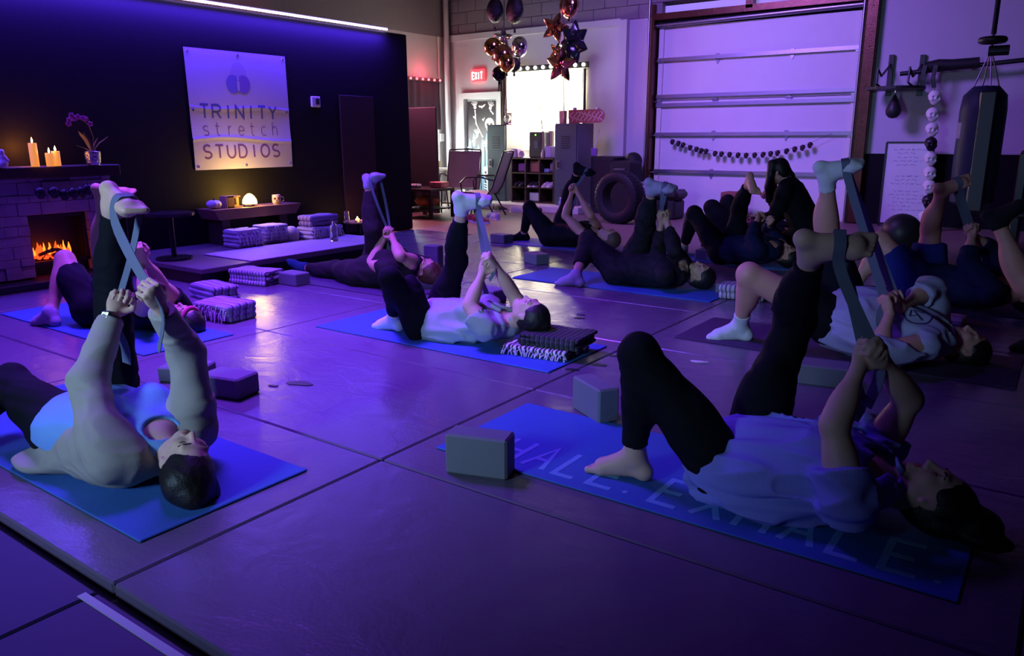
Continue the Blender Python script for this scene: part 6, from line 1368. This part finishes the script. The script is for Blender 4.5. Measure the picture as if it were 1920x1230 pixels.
# --- P1: nearest at left
J = POSE['P1']; J['toeL'] = [J['ankL'][0]-.19, J['ankL'][1]-.03, .03]
def p1x(D):
    J, P, H = D['J'], D['P'], D['H']; wr, d, n, w = D['handdir']('L'); e = J['elL']; c = wr-d*.022; u, v_ = ortho(d)
    r = D['root']; mb = MB(); mb.torus(c, .031, .009, d, 24, 8, 1.3); put('watch_band', mb, M['black'], r, True)
    face_n = nrm(V((.45, -.85, .35))); face_n = nrm(face_n-d*face_n.dot(d)); side_ = d.cross(face_n); cc = c+face_n*.036
    T = Matrix((side_, d, face_n)).transposed().to_4x4(); T.translation = cc; mb = MB(); mb.box((0, 0, 0), (.036, .038, .012), b=.005); mb.v = [tuple(T @ V(p)) for p in mb.v]; o = put('watch_case', mb, M['black'], r)
    mb = MB(); 
    for x_, y_, w_, h_ in ((-.006, .004, .010, .012), (.007, .004, .010, .012), (0, -.009, .022, .004)): mb.box((x_, y_, .0065), (w_, h_, .002))
    mb.v = [tuple(T @ V(p)) for p in mb.v]; put('watch_display', mb, emit('watch_glow', (.55, 1.0, .85), 1.6), o)
D = person('person', 'woman in beige cardigan over pale blue top with glowing wristwatch, nearest at left', J, .97, .0048, M_skin, 1.05,
    top=dict(mat=C['bluetop'], sleeve=0, off=.012, hem=-.06, fold=.006, ff=10, wide=.03, name='top'), bottom=dict(mat=C['black'], len=1.9), bust=1.0, belly=.02,
    socks=None, hair=dict(mat=C['hair_d'], blobs=[((0, -.05, .13), (.055, .05, .055)), ((.01, -.03, .085), (.088, .08, .075)), ((-.05, -.06, .07), (.06, .05, .07))]), face=(.30, .25, 1), crown=V((.8, -.25, -.15)), extra=p1x)
PEOPLE['P1'] = D
def cardigan(D, m, h=.0065):
    J, s, ax, side, fr = D['J'], D['s'], D['ax'], D['side'], D['fr']; pel, neck = J['pel'], J['neck']; T = neck-pel; A3 = [ax, side, fr]; L = []
    for q, sg in (('L', -1), ('R', 1)):
        o_, e_, w_ = J['sh'+q], J['el'+q], J['wr'+q]; cp = lerp(e_, w_, .93)
        L += [cone(o_, e_, .060*s, .054*s, .03), cone(e_, w_, .052*s, .036*s, .03, clip=[(cp, w_-e_)]), ell(lerp(o_, e_, .2), [nrm(e_-o_), *ortho(e_-o_)], (.10*s, .068*s, .066*s), .04)]
        L += [ell(pel+T*.72+side*sg*.115*s-fr*.01, A3, (.20*s, .085*s, .115*s), .05), ell(pel+T*.36+side*sg*.125*s-fr*.035, A3, (.22*s, .075*s, .085*s), .05), ell(pel+T*.05+side*sg*.17*s-fr*.085, A3, (.13*s, .10*s, .028*s), .04)]
    L.append(ell(pel+T*.6-fr*.06, A3, (.25*s, .17*s, .06*s), .04)); L.append(cone(J['shL']-fr*.03+ax*.02, J['shR']-fr*.03+ax*.02, .05*s, .05*s, .04))
    return field_obj('cardigan', L, h, m, D['root'], off=.010, noise_amp=.005, noise_f=15, seed=4, flow=side)
cardigan(D, C['cardigan'])
strap_for(D, 'R', 'grey strap around the raised foot of the woman in the beige cardigan', .038, .24)
# --- P10: nearest at right
J = POSE['P10']; J['elL'] = [-.475, 2.25, .345]; J['shL'] = [-.41, 2.215, .14]; J['elR'] = [-.33, 2.55, .37]; J['wrR'] = [-.395, 2.45, .50]
D = person('person', 'woman in lavender shirt and black leggings with bare feet, nearest at right', J, .97, .0048, M_skin, 1.02,
    top=dict(mat=C['lav'], sleeve=.42, off=.022, hem=-.20, fold=.020, ff=13, wide=.045, flare=.03, drape=.03), bottom=dict(mat=C['black'], len={'L': 1.86, 'R': 1.84}), bust=.7, belly=.03, bare=('L', 'R'),
    hair=dict(mat=C['hair_d'], blobs=[((0, -.05, .12), (.075, .05, .08)), ((0, -.075, .04), (.09, .04, .09)), ((.05, -.08, .15), (.05, .03, .08))]), face=(.1, .1, 1), crown=V((1, .1, -.05)))
PEOPLE['P10'] = D; strap_for(D, 'R', 'grey strap hooked over the raised bare foot of the woman in lavender', .034, .22, frac=.075)
# --- P3: middle
J = POSE['P3']; J['neck'] = [-2.52, 3.45, .13]; J['head'] = [-2.37, 3.46, .205]; J['elL'] = [-2.66, 3.285, .25]; J['shL'] = [-2.55, 3.28, .14]; J['shR'] = [-2.50, 3.62, .13]; J['elR'] = [-2.575, 3.57, .29]; J['wrR'] = [-2.61, 3.46, .455]; J['wrL'] = [-2.66, 3.40, .41]
D = person('person', 'woman in grey-green shirt with white socks, on the middle mat', J, .94, .0055, M_skin, 1.0,
    top=dict(mat=C['greytee'], sleeve=.50, off=.017, hem=-.06, fold=.012, ff=13, wide=.02, flare=.028, drape=.02), bottom=dict(mat=C['black'], len={'L': 1.84, 'R': 1.74}), bust=.6, belly=.01, socks=dict(L=(C['sock'], .14), R=(C['sock'], .16)),
    hair=dict(mat=C['hair_d'], blobs=[((0, -.06, .10), (.035, .035, .035))]), face=(-.05, 0, 1), crown=V((1, .05, .05)))
PEOPLE['P3'] = D; strap_for(D, 'R', 'grey strap around the white socked foot in the middle, held by both hands', .030, .16)
# --- P4: behind with glasses
J = POSE['P4']
def glasses(D):
    P, k = D['P'], D['k']; mb = MB()
    for q in (-1, 1):
        c = P(q*.031, .098, .002); H = D['H']; mb.tube([c+H[0]*math.cos(a)*.024+H[2]*math.sin(a)*.017 for a in [i*math.pi/8 for i in range(16)]], .0022, 6, closed=True); mb.tube([P(q*.055, .095, .004), P(q*.075, .04, .006), P(q*.080, .0, .0)], .002, 6)
    mb.tube([P(-.008, .10, .004), P(0, .104, .006), P(.008, .10, .004)], .002, 6); put('glasses', mb, M['black'], D['root'])
D = person('person', 'woman in glasses and dark brown top with navy sock, lying near the platform', J, .97, .0065, M_skin3, 1.05,
    top=dict(mat=C['brown'], sleeve=.35, off=.014, hem=-.06, vneck=.03), bottom=dict(mat=C['brown'], len=1.84, name='trousers', off=.014), bust=.9, belly=.02, socks=dict(L=(C['bluesock'], .10), R=(C['greysock'], .10)),
    hair=dict(mat=C['hair_r'], blobs=[((0, -.07, .02), (.08, .05, .10)), ((0, -.05, .09), (.07, .06, .06))]), face=(.15, -.25, 1), crown=V((.8, .1, 0)), extra=glasses)
PEOPLE['P4'] = D; strap_for(D, 'R', 'pale strap around the raised foot beside the tealights', .034, .18)
# --- P2: far left
J = POSE['P2']
D = person('person', 'person with a pink headband, raised bare foot and dark shorts, at far left', J, 1.0, .0065, M_skin2, 1.0,
    top=dict(mat=C['black'], sleeve=.4, off=.014, hem=-.06), bottom=dict(mat=C['black'], len=.78, off=.018, name='shorts'), bust=.3, hair=dict(mat=C['hair_d']), face=(.2, -.1, 1), bare=('R',), socks=dict(L=(C['greysock'], .02)))
H, P, k = D['H'], D['P'], D['k']
mb = MB(); mb.tube([P(.080*math.cos(a), -.012+.100*math.sin(a), .045) for a in [i*math.pi/12 for i in range(24)]], .012, 8, closed=True); put('headband', mb, mat('pink_band', (.65, .05, .18), .7), D['root'], True)
PEOPLE['P2'] = D
# --- P6: camouflage
J = POSE['P6']
D = person('person', 'man in dark camouflage clothes with grey socks, on the blue mat behind', J, 1.0, .007, M_skin2, 1.05,
    top=dict(mat=C['camo'], sleeve=1.75, off=.016, hem=-.06, name='long_sleeved_shirt'), bottom=dict(mat=C['camo'], len={'L': 1.70, 'R': 1.82}, off=.016, name='trousers', fold=.006), socks=dict(L=(C['greysock'], .06), R=(C['greysock'], .10)), hair=dict(mat=C['hair_d']), face=(0, -.2, 1))
PEOPLE['P6'] = D; strap_for(D, 'R', 'dark strap around the grey socked foot of the man in camouflage', .03, .16)
# --- P5: tank top far
J = POSE['P5']
D = person('person', 'person with short light hair and dark tank top, farthest mat near the shelf', J, 1.0, .008, M_skin3, 1.05,
    top=dict(mat=C['black'], sleeve=0, off=.012, hem=-.06, name='tank_top'), bottom=dict(mat=C['black'], len=1.88), socks=dict(L=(C['blacksock'], .03), R=(C['blacksock'], .03)), bust=.5, hair=dict(mat=C['hair_b']), face=(0, -.1, 1))
PEOPLE['P5'] = D; strap_for(D, 'R', 'dim strap held up by the person in the tank top', .03, .22)
# --- P7: navy
J = POSE['P7']; J['wrL'] = [-2.30, 6.98, .42]; J['elL'] = [-2.28, 6.80, .27]
D = person('person', 'man in navy long-sleeved top with a bare raised foot, by the roll-up door', J, 1.0, .008, M_skin3, 1.05,
    top=dict(mat=C['navy'], sleeve=1.8, off=.016, hem=-.06, name='long_sleeved_shirt'), bottom=dict(mat=C['black'], len=1.85, name='trousers', off=.014), hair=dict(mat=C['hair_d']), face=(.1, -.2, 1), bare=('R',), socks=dict(L=(C['greysock'], .02)))
PEOPLE['P7'] = D
# --- P9: right middle
J = POSE['P9']; J['elL'] = list(atY(1642, 668, 4.02)); J['elL'][2] = max(.07, J['elL'][2]); J['wrL'] = list(atY(1668, 588, 4.17)); J['elR'] = [-.56, 4.62, .36]; J['wrR'] = list(atY(1688, 578, 4.30)); J['pel'][0] -= .07; J['hipL'][0] -= .07; J['hipR'][0] -= .07; J['hdL'] = V((-.5, .1, 1)); J['hdR'] = V((-.5, -.1, 1))
D = person('person', 'person in pale shirt with round chest logo, white socks and black shorts', J, 1.05, .006, M_skin3, 1.1,
    top=dict(mat=C['white'], sleeve=1.35, off=.02, hem=-.05, fold=.013, ff=11, wide=.05, flare=.03, drape=.04), bottom=dict(mat=C['black'], len={'L': .62, 'R': .75}, off=.02, name='shorts', loose=.02), belly=.04, socks=dict(L=(C['sock'], .26), R=(C['sock'], .22)),
    hair=dict(mat=C['hair_d']), face=(.1, -.1, 1))
PEOPLE['P9'] = D; strap_for(D, 'R', 'grey strap around the high white socked foot at right', .042, .2)
# logo printed on the shirt: a ring with letter strokes laid on the cloth
from mathutils.bvhtree import BVHTree
so = [o for o in D['root'].children if o.name.startswith('shirt')][0]
bv = BVHTree.FromPolygons([v.co for v in so.data.vertices], [tuple(p.vertices) for p in so.data.polygons]); rl = D['root'].location
c0 = D['J']['pel']+(D['J']['neck']-D['J']['pel'])*.72-rl; ax, sd = D['ax'], D['side']; c0 = c0-sd*.075+ax*.035
def decal(paths, wd):
    mb = MB()
    for P in paths:
        pts = []
        for x, y in P:
            o_ = c0+ax*x+sd*y+V((0, 0, .6)); hit = bv.ray_cast(o_, V((0, 0, -1)))
            if hit[0] is not None: pts.append(hit[0]+hit[1]*.0025+rl)
        if len(pts) > 1: mb.ribbon(pts, tuple(sd if abs((pts[-1]-pts[0]).dot(ax)) > abs((pts[-1]-pts[0]).dot(sd)) else ax), wd, .002) if len(pts) < 12 else mb.tube(pts, wd*.4, 5)
    return mb
ring = decal([arc(0, 0, .065, .072, 0, 360, 40)], .008); put('logo_ring', ring, mat('logo_ink', (.03, .02, .10), .6), D['root']) if ring.v else None
lt = decal([[(-.03, -.035), (-.03, -.005)], [(-.03, -.035), (.0, -.02)], [(.03, -.035), (-.02, .0), (.03, .005)], [(.0, .01), (.0, .04)], [(-.02, .02), (-.02, .05)], [(.02, .01), (.02, .045)]], .008)
if lt.v: put('logo_letters', lt, bpy.data.materials['logo_ink'], D['root'])
# --- P11: blue shorts, far right
J = POSE['P11']; J['kneeL'] = [-1.10, 6.10, .42]; J['ankL'] = [-1.22, 6.02, .085]; J['toeL'] = [-1.42, 5.98, .03]; J['pel'] = [-.80, 6.15, .13]; J['hipL'] = [-.81, 6.05, .13]; J['hipR'] = [-.79, 6.25, .13]; J['neck'] = [-.31, 6.0, .15]; J['head'] = [-.15, 5.97, .14]
J['shL'] = [-.35, 5.83, .17]; J['shR'] = [-.33, 6.17, .17]; J['elL'] = [-.52, 5.95, .33]; J['wrL'] = [-.53, 6.05, .50]; J['elR'] = [-.42, 6.25, .38]; J['wrR'] = [-.53, 6.12, .50]
D = person('person', 'person in blue shorts with bare legs, one raised, at right before the ball', J, 1.05, .007, M_skin3, 1.08,
    top=dict(mat=C['navy'], sleeve=1.5, off=.018, hem=-.04, name='long_sleeved_shirt'), bottom=dict(mat=C['blueshort'], len=.72, off=.022, name='shorts', loose=.02), hair=dict(mat=C['hair_d']), face=(0, -.1, 1), bare=('R', 'L'))
PEOPLE['P11'] = D; fm = strap_for(D, 'R', 'dark strap over the raised bare foot at right', .034, .18)
# --- P12: at the right edge, leg held high
o12 = atY(1925, 560, 5.1)
J = dict(pel=(.14, 5.1, .13), hipL=(.13, 5.0, .13), hipR=(.15, 5.2, .13), kneeR=tuple(atY(1885, 468, 5.15)), ankR=tuple(atY(1864, 415, 5.15)), kneeL=(-.02, 5.0, .50))
kR = atY(1925, 535, 5.15); hR = V((.15, 5.2, .13)); aR = kR+(atY(1895, 470, 5.15)-kR).normalized()*.39; hR = kR-(kR-hR).normalized()*.40
J = dict(pel=(hR.x, 5.1, hR.z), neck=(hR.x+.5, 5.1, .15), head=(hR.x+.66, 5.1, .14), hipL=(hR.x, 5.0, hR.z), hipR=tuple(hR), kneeR=tuple(kR), ankR=tuple(aR), toeR=(aR.x+.12, aR.y, aR.z+.10),
    kneeL=(hR.x-.20, 5.0, .45), ankL=(hR.x-.18, 5.0, .085), toeL=(hR.x-.38, 4.98, .03), shL=(hR.x+.46, 4.93, .17), shR=(hR.x+.46, 5.27, .17), elL=(hR.x+.30, 5.0, .36), wrL=(hR.x+.16, 5.08, .50), elR=(hR.x+.30, 5.24, .38), wrR=(hR.x+.16, 5.14, .51))
fix_foot(J, 'R')
D = person('person', 'person with a raised bare leg and dark shoe, cut by the right edge', J, 1.0, .008, M_skin3, 1.08,
    top=dict(mat=C['navy'], sleeve=.6, off=.018, hem=-.04), bottom=dict(mat=C['black'], len=.6, off=.02, name='shorts'), hair=dict(mat=C['hair_d']), socks=dict(L=(C['blacksock'], .1), R=(C['blacksock'], .08)), face=(0, 0, 1))
# --- P8: lying behind the man in navy
J = POSE['P7']; dx, dy = -.35, 1.05
J8 = dict(pel=(-2.85, 8.15, .12), neck=(-2.36, 8.15, .14), head=(-2.19, 8.15, .13), hipL=(-2.85, 8.05, .12), hipR=(-2.85, 8.25, .12), kneeL=(-3.15, 8.05, .42), ankL=(-3.05, 8.05, .085), toeL=(-3.25, 8.03, .03), kneeR=(-3.05, 8.25, .46), ankR=(-3.15, 8.25, .085), toeR=(-3.35, 8.25, .03),
    shL=(-2.40, 7.98, .16), shR=(-2.40, 8.32, .16), elL=(-2.60, 7.92, .28), wrL=(-2.78, 8.05, .30), elR=(-2.6, 8.38, .28), wrR=(-2.78, 8.22, .32))
D = person('person', 'person in black lying with bent knees behind the man in navy', J8, 1.05, .010, M_skin3, 1.15,
    top=dict(mat=C['black'], sleeve=1.8, off=.018, hem=-.06), bottom=dict(mat=C['black'], len=1.85, name='trousers', off=.016), hair=dict(mat=C['hair_d']), belly=.03, face=(0, 0, 1), socks=dict(L=(C['blacksock'], .1), R=(C['blacksock'], .1)))
# --- helper kneeling in black, long dark hair falling forward
hx, hy = atY(1475, 440, 7.6).x, 7.6
J9 = dict(pel=(hx+.20, hy, .30), neck=(hx-.02, hy-.02, .72), head=(hx-.12, hy-.04, .83), hipL=(hx+.20, hy+.10, .28), hipR=(hx+.20, hy-.10, .28), kneeL=(hx-.16, hy+.14, .06), ankL=(hx+.26, hy+.12, .07), toeL=(hx+.42, hy+.12, .03), kneeR=(hx-.16, hy-.14, .06), ankR=(hx+.26, hy-.12, .07), toeR=(hx+.42, hy-.12, .03),
    shL=(hx+.0, hy+.17, .66), shR=(hx+.0, hy-.19, .66), elL=(hx-.10, hy+.16, .42), wrL=(hx-.20, hy+.02, .58), elR=(hx-.06, hy-.24, .42), wrR=(hx-.24, hy-.20, .36), front=(-.75, 0, -.45))
D = person('person', 'person in black kneeling and leaning over, long dark hair hanging forward', J9, 1.0, .009, M_skin3, 1.1,
    top=dict(mat=C['black'], sleeve=1.8, off=.018, hem=-.10, name='long_sleeved_shirt'), bottom=dict(mat=C['black'], len=1.9), crown=V((-.35, 0, 1)), face=(-.8, -.1, -.5),
    hair=dict(mat=C['hair_d'], locks=[[(q*.05, .02, .08, .05), (q*.075, .05, .0, .04), (q*.07, .10, -.12, .045), (q*.05, .14, -.24, .03)] for q in (-1, 1)]+[[(0, -.05, .06, .06), (-.03, -.09, -.08, .05), (0, -.10, -.2, .03)]]), socks=dict(L=(C['blacksock'], .1), R=(C['blacksock'], .1)))
# ---------------------------------------------------------------- light
def area(name, loc, tgt, size, power, col, size_y=None, spread=None):
    l = bpy.data.lights.new(name, 'AREA'); l.energy = power; l.color = col; l.size = size
    if size_y: l.shape = 'RECTANGLE'; l.size_y = size_y
    if spread: l.spread = math.radians(spread)
    o = bpy.data.objects.new(name, l); COL.objects.link(o); o.location = loc; o.rotation_euler = (V(tgt)-V(loc)).to_track_quat('-Z', 'Y').to_euler(); return o
def point(name, loc, power, col, r=.03):
    l = bpy.data.lights.new(name, 'POINT'); l.energy = power; l.color = col; l.shadow_soft_size = r; o = bpy.data.objects.new(name, l); COL.objects.link(o); o.location = loc; return o
area('led_strip_light', (XP+.09, 3.6, 2.37), (XP+.20, 3.6, 0), 7.0, 210, (.08, .025, 1.0), .04)
area('ceiling_violet_light', (-4.6, 6.6, 4.3), (-4.0, 11.4, 1.5), 1.4, 160, (.34, .16, 1.0), spread=95)
area('ceiling_violet_light', (-4.6, 2.8, 4.3), (-3.9, 2.9, 0), 1.2, 170, (.22, .045, 1.0), spread=76)
area('camera_side_fill', (-2.4, -2.5, 1.9), (-2.5, 3, .5), .8, 18, (.38, .62, 1.0), spread=50)  # unseen bluish fill added behind the camera to light the near figures
point('red_corner_light', (XL+.22, 10.75, 2.25), 6, (1.0, .08, .14), .1)
area('pink_wall_light', (-9.0, 9.0, 2.3), (-4.0, 5.0, .2), .5, 80, (1.0, .20, .40))
point('lamp_light', (-6.70, atX(469, 386, -6.80).y, BZ+.20), 8, (1.0, .60, .08), .06)
point('candle_light', (-6.86, atX(50, 290, -6.86).y, 1.10), 3.0, (1, .30, .03), .04)
point('tealight_light', (-6.62, atX(684, 400, -6.62).y, zz+.10), 1.0, (1, .5, .12), .03)
point('fire_light', (-6.64, 3.0, .30), .5, (1, .10, .02), .08)
w = bpy.data.worlds.new('dark_room'); S.world = w; w.use_nodes = True; w.node_tree.nodes['Background'].inputs[0].default_value = (.02, .01, .05, 1); w.node_tree.nodes['Background'].inputs[1].default_value = .1
# ---------------------------------------------------------------- camera
cam = bpy.data.cameras.new('camera'); cam.sensor_width = 36; cam.lens = 36*F/1920; cam.clip_start = .05; co = bpy.data.objects.new('camera', cam); COL.objects.link(co); S.camera = co
co.matrix_world = Matrix.Translation(CAM) @ Matrix((rt, upv, -fwd)).transposed().to_4x4()
S.view_settings.view_transform = 'Standard'; S.view_settings.look = 'None'; S.view_settings.gamma = 1; S.view_settings.use_curve_mapping = False; S.view_settings.exposure = 0
for o in bpy.data.objects:
    if '_w' in o: del o['_w']
